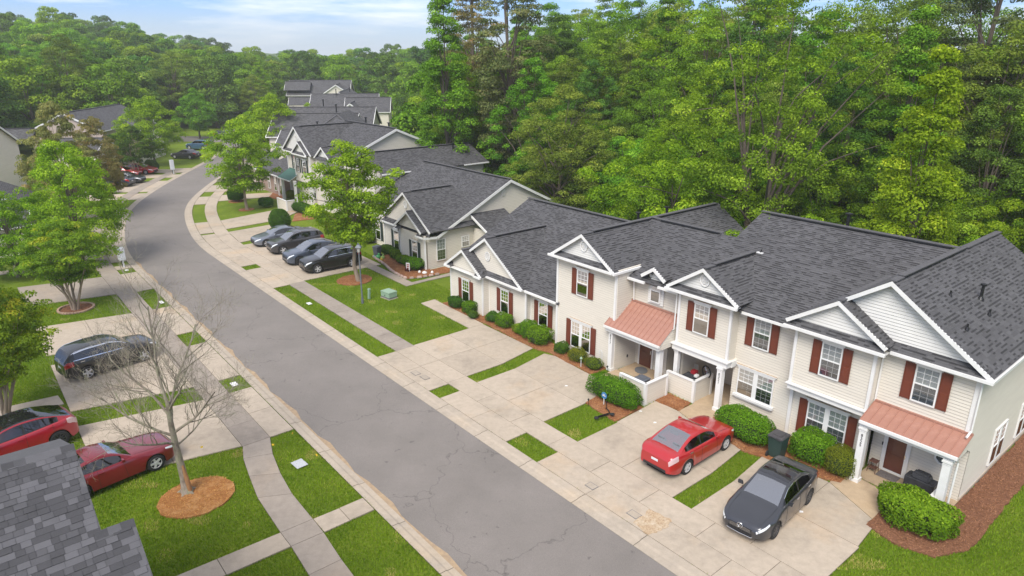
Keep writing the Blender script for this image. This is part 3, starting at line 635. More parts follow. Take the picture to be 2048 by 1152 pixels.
def clip(poly, d, c, keep_ge):       # poly list of Vector; keep d.p >= c or <= c
    out = []; n = len(poly)
    for i in range(n):
        a, b = poly[i], poly[(i + 1) % n]; da, db = d.dot(a) - c, d.dot(b) - c
        if not keep_ge: da, db = -da, -db
        if da >= -1e-9: out.append(a)
        if (da > 1e-9 and db < -1e-9) or (da < -1e-9 and db > 1e-9): out.append(a.lerp(b, da / (da - db)))
    return out
def courses(mb, poly, nrm, pitch, proud, mat, uvoff=0.0, near=True, joint=None):
    """overlapping boards or shingle courses laid on a planar convex polygon"""
    n = nrm.normalized(); xd = Vector((0, 0, 1)).cross(n)
    xd = xd.normalized() if xd.length > 1e-6 else Vector((1, 0, 0)); yd = n.cross(xd).normalized()
    if yd.z < 0: yd = -yd; xd = -xd
    ys = [yd.dot(p) for p in poly]; y0, y1 = min(ys), max(ys)
    k0, k1 = int(math.floor(y0 / pitch)), int(math.ceil(y1 / pitch))
    for k in range(k0, k1):
        a, b = k * pitch, (k + 1) * pitch
        q = clip(clip(poly, yd, a, True), yd, b, False)
        if len(q) < 3: continue
        pts = []; uv = []
        for p in q:
            t = (yd.dot(p) - a) / pitch; pts.append(p + n * (proud * (1 - t) + .002)); uv.append((xd.dot(p) + uvoff, yd.dot(p)))
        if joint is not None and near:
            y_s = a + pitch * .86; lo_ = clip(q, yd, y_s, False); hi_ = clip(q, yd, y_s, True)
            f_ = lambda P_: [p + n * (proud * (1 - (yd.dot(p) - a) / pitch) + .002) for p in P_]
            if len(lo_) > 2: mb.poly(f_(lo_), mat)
            if len(hi_) > 2: mb.poly([p + n * (-.004 if yd.dot(p) > y_s + .001 else .003) for p in hi_], joint)  # groove strip at the board top, its lap shadow painted in darker colour
        else: mb.poly(pts, mat, uv)
        if near:
            lo = [p for p in q if abs(yd.dot(p) - a) < 1e-4]
            if len(lo) >= 2:
                lo.sort(key=lambda p: xd.dot(p)); A, B = lo[0], lo[-1]
                if (B - A).length > .01:
                    mb.poly([A, B, B + n * (proud + .002), A + n * (proud + .002)], mat, [(xd.dot(A) + uvoff, a - .004), (xd.dot(B) + uvoff, a - .004), (xd.dot(B) + uvoff, a - .001), (xd.dot(A) + uvoff, a - .001)])
def roof(F, polys, near=True, name='roof', mat='shingle', sh=SH, parent=None, thick=.09, proud=.012):
    """polys: list of planar polygons (u,v,z); each a slab with shingle courses"""
    mb = MB(); r_ = random.Random(len(polys) * 31)
    for poly in polys:
        p = [F.P(*q) for q in poly]; n = (p[1] - p[0]).cross(p[2] - p[0]).normalized()
        if n.z < 0: n = -n; p = p[::-1]
        mb.slab3(p, -n * thick, M['ridgecap'])
        if near: courses(mb, p, n, sh, proud, M[mat], r_.uniform(0, 3))
        else:
            courses(mb, p, n, sh * 1, .0, M[mat], r_.uniform(0, 3), near=False) if False else far_roof(mb, p, n, M[mat])
    return F.part(name, mb, parent)
def far_roof(mb, p, n, mat):
    xd = Vector((0, 0, 1)).cross(n); xd = xd.normalized(); yd = n.cross(xd)
    mb.poly([q + n * .004 for q in p], mat, [(xd.dot(q), yd.dot(q)) for q in p])
def wall(F, pts, out, near=True, mat='siding', name='wall', thick=.12, parent=None, pitch=SW):
    """pts (u,v,z) convex planar wall polygon; out = (du,dv) outward"""
    p = [F.P(*q) for q in pts]; n = F.P(F.u0 + out[0], F.v0 + out[1], 0).normalized(); mb = MB()
    mb.slab3(p, -n * thick, M[mat])
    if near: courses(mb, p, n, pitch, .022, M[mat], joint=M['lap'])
    return F.part(name, mb, parent)
def fw(F, u0, u1, v, z0, z1, **k): return wall(F, [(u0, v, z0), (u1, v, z0), (u1, v, z1), (u0, v, z1)], (0, -1), **k)
def gw(F, uc, v, z0, zap, half, **k):      # front gable triangle
    return wall(F, [(uc - half, v, z0), (uc + half, v, z0), (uc, v, zap)], (0, -1), **k)
def bars(F, name, segs, w=.1, h=.14, mat='white', up=(0, 0, 1), parent=None):
    for a, b in segs:
        mb = MB(); mb.beam(F.P(*a), F.P(*b), w, h, up, M[mat]); o = F.part(name, mb, parent)
    return o
def vtrim(F, u, v, z0, z1, w=.1, mat='white', name='corner_board', d=None):
    mb = MB(); p = F.P(u, v, 0); d = d or w
    mb.box(p.x - d / 2, p.x + d / 2, p.y - w / 2, p.y + w / 2, z0, z1, M[mat]); return F.part(name, mb)
def front_gable(F, uc, vf, vb, zap, half, ze, pent=True, slope=.69, vent=None, near=True, pent_in=.28, wallmat='siding_w'):
    """gable roof over a bay: ridge along v from vf (rake) to vb, with pent eave below the gable wall"""
    z_l = zap - slope * half
    roof(F, [[(uc, vf, zap), (uc, vb, zap), (uc + half, vb, z_l), (uc + half, vf, z_l)], [(uc, vf, zap), (uc, vb, zap), (uc - half, vb, z_l), (uc - half, vf, z_l)]], near, name='gable_roof')
    bars(F, 'rake_board', [((uc, vf + .02, zap + .0), (uc + half + .02, vf + .02, z_l - .0))], .07, .15); bars(F, 'rake_board', [((uc, vf + .023, zap + .0), (uc - half - .02, vf + .023, z_l))], .07, .15)
    bars(F, 'ridge_cap', [((uc, vf + .08, zap + .035), (uc, vf + .8, zap + .035))], .25, .05, 'ridgecap'); bars(F, 'ridge_cap', [((uc, vf + .8, zap + .085), (uc, vb - .3, zap + .085))], .25, .03, 'ridgecap')
    bars(F, 'ridge_vent', [((uc, vf + .8, zap + .055), (uc, vb - .3, zap + .055))], .28, .05, 'flash')
    vg = vf + pent_in
    gw(F, uc, vg, z_l + .02, zap - .07, half - .1, mat=wallmat, near=near, name='gable_wall')
    if pent:
        roof(F, [[(uc - half + .05, vf - .02, ze - .02), (uc + half - .05, vf - .02, ze - .02), (uc + half - .35, vg + .1, ze + .36), (uc - half + .35, vg + .1, ze + .36)]], near, name='pent_roof', thick=.06)
    if vent:
        mb = MB(); p = F.P(uc, vg - .04, vent)
        n = 20; ring = [(math.cos(2 * math.pi * i / n), math.sin(2 * math.pi * i / n)) for i in range(n)]
        k = mb.slot(M['white'])
        for (r0, r1, x) in ((.26, .21, -.0),):
            for i in range(n):
                a, b = ring[i], ring[(i + 1) % n]
                mb.hexa([(p.x, p.y + a[0] * r1, p.z + a[1] * r1 * 1.15), (p.x, p.y + b[0] * r1, p.z + b[1] * r1 * 1.15), (p.x, p.y + b[0] * r0, p.z + b[1] * r0 * 1.15), (p.x, p.y + a[0] * r0, p.z + a[1] * r0 * 1.15),
                         (p.x - .035, p.y + a[0] * r1, p.z + a[1] * r1 * 1.15), (p.x - .035, p.y + b[0] * r1, p.z + b[1] * r1 * 1.15), (p.x - .035, p.y + b[0] * r0, p.z + b[1] * r0 * 1.15), (p.x - .035, p.y + a[0] * r0, p.z + a[1] * r0 * 1.15)], M['white'])
        g_ = F.part('gable_vent', mb)
        mb = MB()
        for j in range(-3, 4):
            z = p.z + j * .06; hw = math.sqrt(max(0, .21 ** 2 - (j * .052) ** 2))
            mb.beam((p.x + .0, p.y - hw, z + .02), (p.x + .0, p.y + hw, z + .02), .03, .012, (-.5, 0, 1), M['white'])
        F.part('louvre', mb, g_)
def gutter(F, a, b, mat='white'):
    mb = MB(); mb.beam(F.P(*a), F.P(*b), .11, .11, (0, 0, 1), M[mat]); o = F.part('gutter', mb); return o

_win = {}
def win_mesh(w, h, kind, cols, blind, lt=.5):
    """window in its own coordinates: x along, y outward, z up, origin at the lower middle"""
    key = (round(w, 2), round(h, 2), kind, cols, blind, lt)
    if key in _win: return _win[key]
    res = {}
    units = [(-w / 2, w / 2)] if kind != 'double' else [(-w / 2, -.05), (.05, w / 2)]
    fr = MB(); W_ = M['white']; t = .055
    for a, b in units:
        fr.box(a, a + t, -.02, .05, 0, h, W_); fr.box(b - t, b, -.02, .05, 0, h, W_)
        fr.box(a + t, b - t, -.02, .05, h - t, h, W_); fr.box(a + t, b - t, -.02, .06, 0, t, W_); fr.box(a + t, b - t, -.02, .042, h * lt - .025, h * lt + .025, W_)
    if kind == 'double': fr.box(-.05, .05, -.02, .055, 0, h, W_)
    res['window'] = fr.mesh('window_frame')
    gl = []; gr = MB(); bl = MB(); dk = MB(); scn = MB()
    for a, b in units:
        for z0, z1 in ((t, h * lt - .025), (h * lt + .025, h - t)):
            q = MB(); q.poly([(a + t, .026, z0), (b - t, .026, z0), (b - t, .026, z1), (a + t, .026, z1)], M['glass']); gl.append(q.mesh('pane'))
            for i in range(1, cols):
                x = a + t + (b - a - 2 * t) * i / cols; gr.box(x - .009, x + .009, .018, .031, z0, z1, W_)
            for j in range(1, 3):
                z = z0 + (z1 - z0) * j / 3; gr.box(a + t, b - t, .0185, .0305, z - .009, z + .009, W_)
        scn.poly([(a + t - .01, .045, t), (b - t + .01, .045, t), (b - t + .01, .045, h * lt - .02), (a + t - .01, .045, h * lt - .02)], M['screen'])
        dk.poly([(a + .02, -.0, .02), (b - .02, -.0, .02), (b - .02, -.0, h - .02), (a + .02, -.0, h - .02)], M['dark'])
        if blind > 0:
            n = int((h - .12) * blind / .05)
            for j in range(n):
                z = h - .07 - j * .05; bl.poly([(a + .06, .014, z), (b - .06, .014, z), (b - .06, .005, z - .043), (a + .06, .005, z - .043)], M['blind'])
    res['pane'] = gl; res['grille'] = gr.mesh('grille'); res['blind'] = bl.mesh('blind') if blind > 0 else None; res['interior'] = dk.mesh('dark_interior'); res['screen'] = scn.mesh('insect_screen')
    _win[key] = res; return res
def window(F, u, v, z, w, h, kind='single', face='front', cols=2, blind=.6, shutters=None, sw=.36, header=True, sill=False, simple=False, lt=.5, label=None):
    v, u = (v - .018, u) if face == 'front' else (v, u - .045 if face == 'right' else u); mm = win_mesh(w, h, kind, cols, blind, lt); p = F.P(u, v, z)
    rz = {'front': R(90), 'right': R(180), 'left': 0}[face]
    o = link('window', mm['window'], F.root, p, rz, label=label)
    if simple: link('pane', mm['pane'][0], o)
    else:
        for q in mm['pane']: link('pane', q, o)
        link('grille', mm['grille'], o)
    if mm['blind']: link('blind', mm['blind'], o)
    link('interior', mm['interior'], o); link('insect_screen', mm['screen'], o)
    if simple:
        for q in mm['pane'][1:]: link('pane', q, o)
    if shutters:
        k = 'sh' + shutters + '%.2f%.2f' % (h, sw)
        if k not in _win:
            mb = MB(); hh = h; m_ = M[shutters]
            mb.box(-sw / 2, sw / 2, 0.01, .032, 0, hh, m_)
            for z0, z1 in ((.06, hh * .47), (hh * .53, hh - .06)):
                mb.box(-sw / 2 + .05, sw / 2 - .05, .032, .044, z0, z1, m_)
            for x in (-1, 1): mb.box(x * (sw / 2 - .02) - .02, x * (sw / 2 - .02) + .02, .032, .047, 0, hh, m_)
            _win[k] = bevel_mesh(mb.mesh('shutter'), .004, 1)
        for sgn in (-1, 1):
            off = sgn * (w / 2 + sw / 2 + .02); q = F.P(u + off, v, z) if face == 'front' else F.P(u, v + off, z)
            link('shutter', _win[k], F.root, q, rz)
    if header:
        k = 'hd%.2f' % w
        if k not in _win:
            mb = MB(); mb.box(-w / 2 - .05, w / 2 + .05, 0, .07, h, h + .10, M['white']); mb.box(-w / 2 - .12, w / 2 + .12, 0, .10, h + .10, h + .14, M['white']); mb.box(-.06, .06, 0, .085, h + .002, h + .10, M['white']) 
            mb.box(-w / 2 - .10, w / 2 + .10, .0, .095, h + .141, h + .15, M['rust'])
            _win[k] = mb.mesh('window_header')
        link('window_header', _win[k], F.root, p, rz)
    if sill:
        mb = MB(); mb.box(-w / 2 - .12, w / 2 + .12, 0, .14, -.12, 0, M['white']); mb.box(-w / 2 - .02, w / 2 + .02, 0, .07, -.22, -.12, M['white'])
        link('window_sill', mb.mesh('window_sill'), F.root, p, rz)
    return o
M['rust'] = mat_noise('weathered_drip_edge', (.42, .27, .15), (.55, .50, .42), scale=6, rough=.6)
def vent_pipe(F, u, v, z, h=.5, r=.05, cap=False, name='vent_pipe'):
    mb = MB(); p = F.P(u, v, z)
    mb.tube([(p.x, p.y, z - .1), (p.x, p.y, z + h)], r, M['blackmetal'], 10)
    mb.lathe([(r * 2.4, z - .02), (r * 1.1, z + .10)], M['blackmetal'], 10, p.x, p.y)
    if cap: mb.lathe([(r * 2.0, z + h), (r * 2.1, z + h + .06), (r * .6, z + h + .09)], M['blackmetal'], 12, p.x, p.y)
    return F.part(name, mb, smooth=True)
def metal_canopy(F, u0, u1, vf, zf, vb, zb, mat='copper', n=12, side=None):
    """standing seam canopy: single panels and raised seams"""
    root = MB(); P = F.P
    root.slab3([P(u0, vf, zf - .02), P(u1, vf, zf - .02), P(u1, vb, zb - .02), P(u0, vb, zb - .02)], (0, 0, -.05), M['white'])
    c = F.part('canopy', root); nn = (P(u1, vf, zf) - P(u0, vf, zf)).cross(P(u0, vb, zb) - P(u0, vf, zf)).normalized()
    if nn.z < 0: nn = -nn
    pm = None
    w = (u1 - u0) / n
    mb = MB(); a = P(0, vf, zf) - P(0, vf, 0); 
    q = [P(F.u0, vf - .03, zf - .01) , P(F.u0 + w * .985, vf - .03, zf - .01), P(F.u0 + w * .985, vb, zb), P(F.u0, vb, zb)]
    mb.slab3(q, -nn * .012, M[mat]); pm = mb.mesh('metal_panel')
    mb = MB(); mb.beam(P(F.u0, vf - .035, zf + .02), P(F.u0, vb, zb + .03), .02, .04, nn, M[mat]); sm = mb.mesh('seam')
    for i in range(n): link('metal_panel', pm, c, (0, u0 + w * i - F.u0, 0))
    for i in range(n + 1): link('seam', sm, c, (0, u0 + w * i - F.u0, 0))
    mb = MB(); mb.beam(P(u0, vb - .03, zb + .06), P(u1, vb - .03, zb + .06), .09, .07, (0, 0, 1), M[mat]); F.part('flashing', mb, c)
    gutter(F, (u0, vf - .05, zf - .02), (u1, vf - .05, zf - .02))
    return c
def post(F, u, v, z0, z1, w=.26, number=None):
    mb = MB(); p = F.P(u, v, 0)
    def sq(a, z, y): mb.box(p.x - a / 2, p.x + a / 2, p.y - a / 2, p.y + a / 2, z, y, M['white'])
    sq(w + .07, z0, z0 + .16); sq(w, z0 + .16, z1 - .14); sq(w + .08, z1 - .14, z1 - .07); sq(w + .04, z1 - .07, z1)
    sq(w + .03, z1 - .22, z1 - .20)
    o = F.part('porch_post', mb)
    if number:
        for i, ch in enumerate(number):
            cu = D.curves.new('house_number', 'FONT'); cu.body = ch; cu.size = .17; cu.extrude = .004; cu.align_x = 'CENTER'; cu.materials.append(M['blackmetal'])
            t0 = D.objects.new('house_number_curve', cu); me_ = D.meshes.new_from_object(t0); D.objects.remove(t0); D.curves.remove(cu)
            t = D.objects.new('house_number', me_); COL.objects.link(t); t.parent = o
            t.location = (p.x - w / 2 - .006, p.y, z1 - .44 - i * .14); t.rotation_euler = (R(90), 0, R(-90))
    return o
def side_wall(F, u, v0, v1, z0, z1, out, **k): return wall(F, [(u, v0, z0), (u, v1, z0), (u, v1, z1), (u, v0, z1)], (out, 0), **k)
def downspout(F, pts, w=.07):
    mb = MB(); mb.tube([F.P(*q) for q in pts], w * .55, M['white'], 4); return F.part('downspout', mb)

# ------------------------------------------------------------ building A: the near row
F = Frame('townhouse_row', 0, 10, 'nearest cream townhouse row with red shutters and copper coloured porch roofs beside the road', 'townhouses')
Z2 = 5.25
# --- one storey end unit (u 6.3..16.3)
S1 = .5
roof(F, [[(16.75, 9.45, 2.62), (6.15, 9.45, 2.62), (6.15, 16.4, 6.08), (16.75, 16.4, 6.08)], [(16.75, 23.4, 2.62), (6.15, 23.4, 2.62), (6.15, 16.4, 6.08), (16.75, 16.4, 6.08)]])
bars(F, 'ridge_cap', [((16.75, 16.4, 6.175), (4.2, 16.4, 6.175))], .26, .03, 'ridgecap'); bars(F, 'ridge_vent', [((16.0, 16.4, 6.145), (4.6, 16.4, 6.145))], .30, .06, 'flash')
fw(F, 12.7, 16.2, 9.1, 0, 2.72); fw(F, 9.1, 12.7, 9.6, 0, 2.72); fw(F, 6.3, 9.1, 10.0, 0, 2.62)
wall(F, [(16.2, 9.1, 0), (16.2, 22.9, 0), (16.2, 22.9, 2.8), (16.2, 16.4, 6.0), (16.2, 9.4, 2.6), (16.2, 9.1, 2.6)], (1, 0))
side_wall(F, 12.7, 9.1, 9.6, 0, 2.7, -1); side_wall(F, 9.1, 9.6, 10.0, 0, 2.65, -1)
for u, v in ((16.2, 9.1), (12.72, 9.12), (12.68, 9.63), (9.08, 9.62), (9.05, 10.03), (6.42, 9.98)): vtrim(F, u, v - .01, 0, 2.62, .09 if v != 9.62 else .1)
front_gable(F, 12.65, 9.25, 14.6, 5.15, 3.6, 2.72, slope=.675, vent=3.95, wallmat='siding')
front_gable(F, 14.45, 8.75, 11.8, 4.12, 2.0, 2.72, slope=.69, wallmat='siding', pent=False)
for uu, sg_ in ((16.35, 1), (12.55, -1)):
    roof(F, [[(uu, 8.73, 2.68), (uu - sg_ * .62, 8.73, 2.68), (uu - sg_ * .55, 9.12, 3.05), (uu - sg_ * .1, 9.12, 3.05)]], name='eave_return', thick=.05)
gutter(F, (16.4, 8.7, 2.72), (15.75, 8.7, 2.72)); gutter(F, (13.15, 8.7, 2.72), (12.45, 8.7, 2.72)); gutter(F, (12.5, 9.2, 2.75), (9.0, 9.2, 2.75)); gutter(F, (9.0, 9.42, 2.68), (6.3, 9.42, 2.68))
bars(F, 'soffit', [((16.3, 8.95, 2.66), (12.5, 8.95, 2.66)), ((12.4, 9.42, 2.67), (9.0, 9.42, 2.67)), ((9.0, 9.72, 2.60), (6.4, 9.72, 2.60))], .42, .03)
# downward returns of the first gable: the narrow pent pieces at its two ends
window(F, 14.47, 9.08, .48, .82, 1.54, shutters='shutter', cols=3, blind=.93); window(F, 11.03, 9.58, .6, .80, 1.52, shutters='shutter', cols=3, blind=.93); window(F, 7.9, 9.98, .58, .82, 1.5, shutters='shutter', cols=3, blind=.86)
window(F, 12.7 - .02, 9.35, .5, .01, .01, header=False) if False else None
# --- 8317 block (u 1.9..6.35), two storeys, gable to the front
side_wall(F, 6.35, 9.6, 21.2, 0, 5.6, 1); fw(F, 2.05, 6.35, 9.6, 0, 5.5); side_wall(F, 1.9, 9.6, 12.4, 2.4, 5.6, -1)
wall(F, [(1.9, 9.6, 0), (1.9, 11.3, 0), (1.9, 11.3, 2.7), (1.9, 9.6, 2.7)], (-1, 0))
front_gable(F, 4.25, 9.2, 21.3, 7.1, 2.4, 5.52, slope=.66, vent=6.42)
wall(F, [(1.9, 21.2, 0), (6.35, 21.2, 0), (6.35, 21.2, 5.5), (4.2, 21.2, 7), (1.9, 21.2, 5.5)], (0, 1), near=False)
vtrim(F, 6.31, 9.58, 0, 5.5, .13); vtrim(F, 2.0, 9.58, 2.5, 5.5, .13)
gutter(F, (6.7, 9.15, 5.55), (1.95, 9.15, 5.55)); gutter(F, (1.82, 9.1, 5.55), (1.82, 12.1, 5.55))
bars(F, 'soffit', [((6.6, 9.42, 5.48), (1.8, 9.42, 5.48))], .4, .03)
window(F, 4.37, 9.58, 3.55, .84, 1.47, shutters='shutter', cols=3, blind=.92); window(F, 4.37, 9.58, .42, 1.5, 1.56, 'double', shutters='shutter', cols=3, blind=.9)
# --- entry recess with upper dormer (u -1.4..1.9)
fw(F, -1.5, 1.9, 10.78, 2.55, 5.15)
roof(F, [[(1.9, 10.3, 5.14), (-1.35, 10.3, 5.14), (-1.35, 16.9, 8.1), (1.9, 16.9, 8.1)]], name='roof') if False else None
roof(F, [[(4.3, 10.3, 5.14), (-1.4, 10.3, 5.14), (-1.4, 14.75, 7.14), (4.3, 14.75, 7.14)], [(4.3, 19.2, 5.14), (-1.4, 19.2, 5.14), (-1.4, 14.75, 7.14), (4.3, 14.75, 7.14)]])
bars(F, 'ridge_cap', [((4.1, 14.75, 7.235), (-.5, 14.75, 7.235))], .26, .03, 'ridgecap'); bars(F, 'ridge_vent', [((3.4, 14.75, 7.205), (-.3, 14.75, 7.205))], .30, .06, 'flash')
gutter(F, (1.85, 10.25, 5.16), (.75, 10.25, 5.16)); gutter(F, (-.1, 10.25, 5.16), (-1.35, 10.25, 5.16))
# dormer
fw(F, -.15, .82, 10.7, 4.0, 5.3, mat='siding_w'); gw(F, .33, 10.7, 5.3, 5.82, .49, mat='siding_w', name='dormer_wall')
roof(F, [[(.33, 10.35, 5.98), (.33, 12.3, 5.98), (-.42, 12.3, 5.48), (-.42, 10.35, 5.48)], [(.33, 10.35, 5.98), (.33, 12.3, 5.98), (1.08, 12.3, 5.48), (1.08, 10.35, 5.48)]], name='dormer_roof', thick=.07)
bars(F, 'rake_board', [((.33, 10.37, 5.99), (-.45, 10.37, 5.47)), ((.33, 10.372, 5.99), (1.11, 10.372, 5.47))], .09, .16)
side_wall(F, .82, 10.7, 11.6, 5.0, 5.5, 1, mat='siding_w'); side_wall(F, -.15, 10.7, 11.6, 5.0, 5.5, -1, mat='siding_w')
window(F, .33, 10.68, 4.1, .62, 1.22, cols=3, blind=0, header=False)
metal_canopy(F, -1.28, 2.35, 9.22, 2.66, 10.76, 3.78, n=13)
wall(F, [(-1.28, 9.35, 2.4), (-1.28, 10.7, 2.4), (-1.28, 10.7, 3.55), (-1.28, 9.35, 2.62)], (-1, 0), name='canopy_cheek')
bars(F, 'fascia', [((2.3, 9.33, 2.58), (-1.2, 9.33, 2.58))], .16, .26)
post(F, 2.05, 9.52, .05, 2.45, number='8317'); post(F, -1.0, 9.62, .05, 2.4)
fw(F, -.2, 1.9, 11.3, 0, 2.6); side_wall(F, -.2, 11.3, 12.9, 0, 2.6, -1)
# --- 8321 block over the carport entry (u -4.4..-1.4)
fw(F, -4.35, -1.45, 10.25, 2.55, 5.35); side_wall(F, -1.45, 10.25, 10.9, 2.5, 5.2, 1); side_wall(F, -4.35, 10.25, 10.9, 2.55, 5.3, -1)
front_gable(F, -2.85, 9.85, 14.2, 6.82, 1.95, 5.42, slope=.66, vent=6.2)
vtrim(F, -1.5, 10.23, 2.6, 5.35, .12); vtrim(F, -4.3, 10.23, 2.6, 5.35, .12)
gutter(F, (-.85, 9.8, 5.45), (-4.8, 9.8, 5.45)); bars(F, 'soffit', [((-1.0, 10.05, 5.38), (-4.7, 10.05, 5.38))], .4, .03)
bars(F, 'beam', [((-1.35, 10.22, 2.62), (-4.42, 10.22, 2.62))], .3, .3); bars(F, 'beam_trim', [((-1.3, 10.2, 2.66), (-4.5, 10.2, 2.66))], .42, .06)
bars(F, 'beam', [((-4.4, 10.4, 2.62), (-4.4, 10.78, 2.62))], .2, .3)
window(F, -2.78, 10.23, 3.5, .84, 1.48, shutters='shutter', cols=3, blind=.62)
post(F, -4.1, 10.2, .05, 2.34, number='8321'); post(F, -1.55, 10.3, .05, 2.34, .22)
fw(F, -4.4, -.2, 12.9, 0, 2.7); side_wall(F, -4.35, 10.8, 12.9, 0, 2.6, 1)
mb = MB(); mb.box(.3, 3.0, -4.4, -.2, 2.5, 2.56, M['siding']); F.part('carport_ceiling', mb)
# --- 8321/8325 flat part (u -7.2..-4.4)
fw(F, -7.25, -4.35, 10.8, 0, 5.25)
gutter(F, (-4.75, 10.32, 5.2), (-7.0, 10.32, 5.2)); bars(F, 'soffit', [((-4.6, 10.58, 5.12), (-7.1, 10.58, 5.12))], .4, .03)
window(F, -5.58, 10.78, 3.53, .82, 1.48, shutters='shutter', cols=3, blind=.93); window(F, -5.55, 10.78, 1.02, 1.78, 1.34, 'double', cols=3, blind=.62, sill=True)
# --- 8325 left bay (u -10.7..-7.2)
fw(F, -10.65, -7.4, 10.2, 2.75, 5.4); side_wall(F, -7.4, 10.2, 10.8, 2.75, 5.4, 1); side_wall(F, -10.65, 10.2, 10.7, 2.7, 5.4, -1)
fw(F, -10.65, -7.25, 10.82, 0, 2.75); 
bars(F, 'beam', [((-7.36, 10.18, 2.8), (-10.7, 10.18, 2.8))], .16, .24); bars(F, 'beam_trim', [((-7.3, 10.14, 2.84), (-10.75, 10.14, 2.84))], .26, .05)
mb = MB(); mb.box(.2, .85, -10.65, -7.4, 2.66, 2.72, M['white']); F.part('soffit', mb)
front_gable(F, -9.05, 9.8, 14.4, 7.02, 2.0, 5.45, slope=.66)
front_gable(F, -10.62, 10.25, 17.5, 8.12, 3.72, 5.5, slope=.69, pent_in=.35)
vtrim(F, -7.43, 10.18, 2.8, 5.4, .12); vtrim(F, -7.3, 10.78, 0, 2.7, .14); vtrim(F, -10.6, 10.18, 2.75, 5.4, .12); vtrim(F, -10.72, 10.55, 2.75, 5.3, .06)
gutter(F, (-7.0, 9.75, 5.48), (-11.05, 9.75, 5.48)); gutter(F, (-11.05, 10.2, 5.5), (-14.4, 10.2, 5.5)); gutter(F, (-14.35, 10.2, 5.52), (-14.35, 20.8, 5.52))
bars(F, 'soffit', [((-7.2, 10.0, 5.4), (-11.0, 10.0, 5.4)), ((-10.9, 10.43, 5.42), (-14.2, 10.43, 5.42))], .4, .03)
bars(F, 'soffit', [((-14.12, 10.2, 5.42), (-14.12, 20.8, 5.42))], .4, .03)
window(F, -8.97, 10.18, 3.62, .84, 1.46, shutters='shutter', cols=3, blind=.86); window(F, -8.92, 10.8, .42, 1.7, 1.6, 'double', shutters='shutter', cols=3, blind=.95)
# --- 8325 end unit (u -13.95..-10.7)
fw(F, -13.95, -10.65, 10.6, 2.4, 5.45); fw(F, -13.95, -10.65, 11.25, 0, 2.6)
wall(F, [(-13.95, 11.25, 0), (-13.95, 20.6, 0), (-13.95, 20.6, 5.5), (-13.95, 11.25, 5.5)], (-1, 0)); wall(F, [(-13.95, 10.6, 2.55), (-13.95, 11.25, 2.2), (-13.95, 11.25, 5.5), (-13.95, 10.6, 5.5)], (-1, 0))
vtrim(F, -13.9, 10.62, 2.9, 5.45, .14)
metal_canopy(F, -14.1, -10.72, 9.45, 2.78, 10.58, 3.2, n=11)
bars(F, 'fascia', [((-10.7, 9.58, 2.7), (-14.0, 9.58, 2.7))], .14, .22); wall(F, [(-14.0, 9.6, 2.5), (-14.0, 10.6, 2.5), (-14.0, 10.6, 3.05), (-14.0, 9.6, 2.68)], (-1, 0), name='canopy_cheek')
post(F, -10.88, 9.62, .05, 2.5, number='8325'); post(F, -13.8, 9.62, .05, 2.5)
window(F, -12.32, 10.58, 3.72, .84, 1.46, shutters='shutter', cols=3, blind=.9)
mb = MB(); mb.box(1.6, 12, -13.94, 0, .0, .18, M['curb']); 
mb = MB(); mb.box(-.0 + 1.26, 10.62, -14.0, -13.93, 0, .16, M['curb']); F.part('foundation', mb)
window(F, -13.94, 14.75, .42, 1.4, 1.62, 'double', face='right', cols=2, blind=0, header=False); window(F, -13.94, 18.0, .42, 1.4, 1.62, 'double', face='right', cols=2, blind=0, header=False)
window(F, -13.94, 18.1, 3.4, 1.1, 1.4, face='right', cols=2, blind=0, header=False)
downspout(F, [(-13.95, 10.25, 5.42), (-14.02, 10.5, 5.25), (-14.02, 10.52, 3.35), (-14.0, 10.2, 3.2)]); downspout(F, [(-14.05, 9.5, 2.7), (-14.05, 9.75, 2.4), (-14.02, 9.8, .15)])
downspout(F, [(1.78, 10.3, 5.1), (1.72, 10.6, 4.9), (1.72, 10.68, 3.85)]); downspout(F, [(-1.4, 10.05, 5.3), (-1.3, 10.2, 5.1), (-1.3, 10.18, 3.3), (-1.2, 10.0, 3.2)])
# --- main roof: front and back slopes
def zf(v, e=10.35, z=5.2): return z + .45 * (v - e)
RV, RZ = 16.85, 8.13
roof(F, [[(-1.35, 10.3, zf(10.3)), (-10.6, 10.3, zf(10.3)), (-10.6, RV, RZ), (-1.35, RV, RZ)], [(-1.35, 23.2, 5.27), (-10.6, 23.2, 5.27), (-10.6, RV, RZ), (-1.35, RV, RZ)]])
bars(F, 'ridge_cap', [((-1.35, RV, RZ + .10), (-10.6, RV, RZ + .10))], .26, .03, 'ridgecap'); bars(F, 'ridge_vent', [((-1.9, RV, RZ + .07), (-10.3, RV, RZ + .07))], .30, .06, 'flash')
roof(F, [[(-10.62, 17.4, 8.12), (-10.62, 21.6, 8.12), (-14.34, 21.6, 5.55), (-14.34, 17.4, 5.55)], [(-10.62, 17.4, 8.12), (-10.62, 21.6, 8.12), (-6.9, 21.6, 5.55), (-6.9, 17.4, 5.55)]])
bars(F, 'ridge_cap', [((-10.62, 17.4, 8.17), (-10.62, 21.6, 8.17))], .26, .05, 'ridgecap')
wall(F, [(-13.95, 21.2, 0), (-7.3, 21.2, 0), (-7.3, 21.2, 5.6), (-10.62, 21.2, 7.95), (-13.95, 21.2, 5.6)], (0, 1), near=False)
side_wall(F, -1.35, 10.9, 22.8, 0, 5.1, 1, near=False); wall(F, [(-1.38, 10.7, 5.1), (-1.38, 22.8, 5.1), (-1.38, 16.85, 7.95)], (1, 0), near=False)
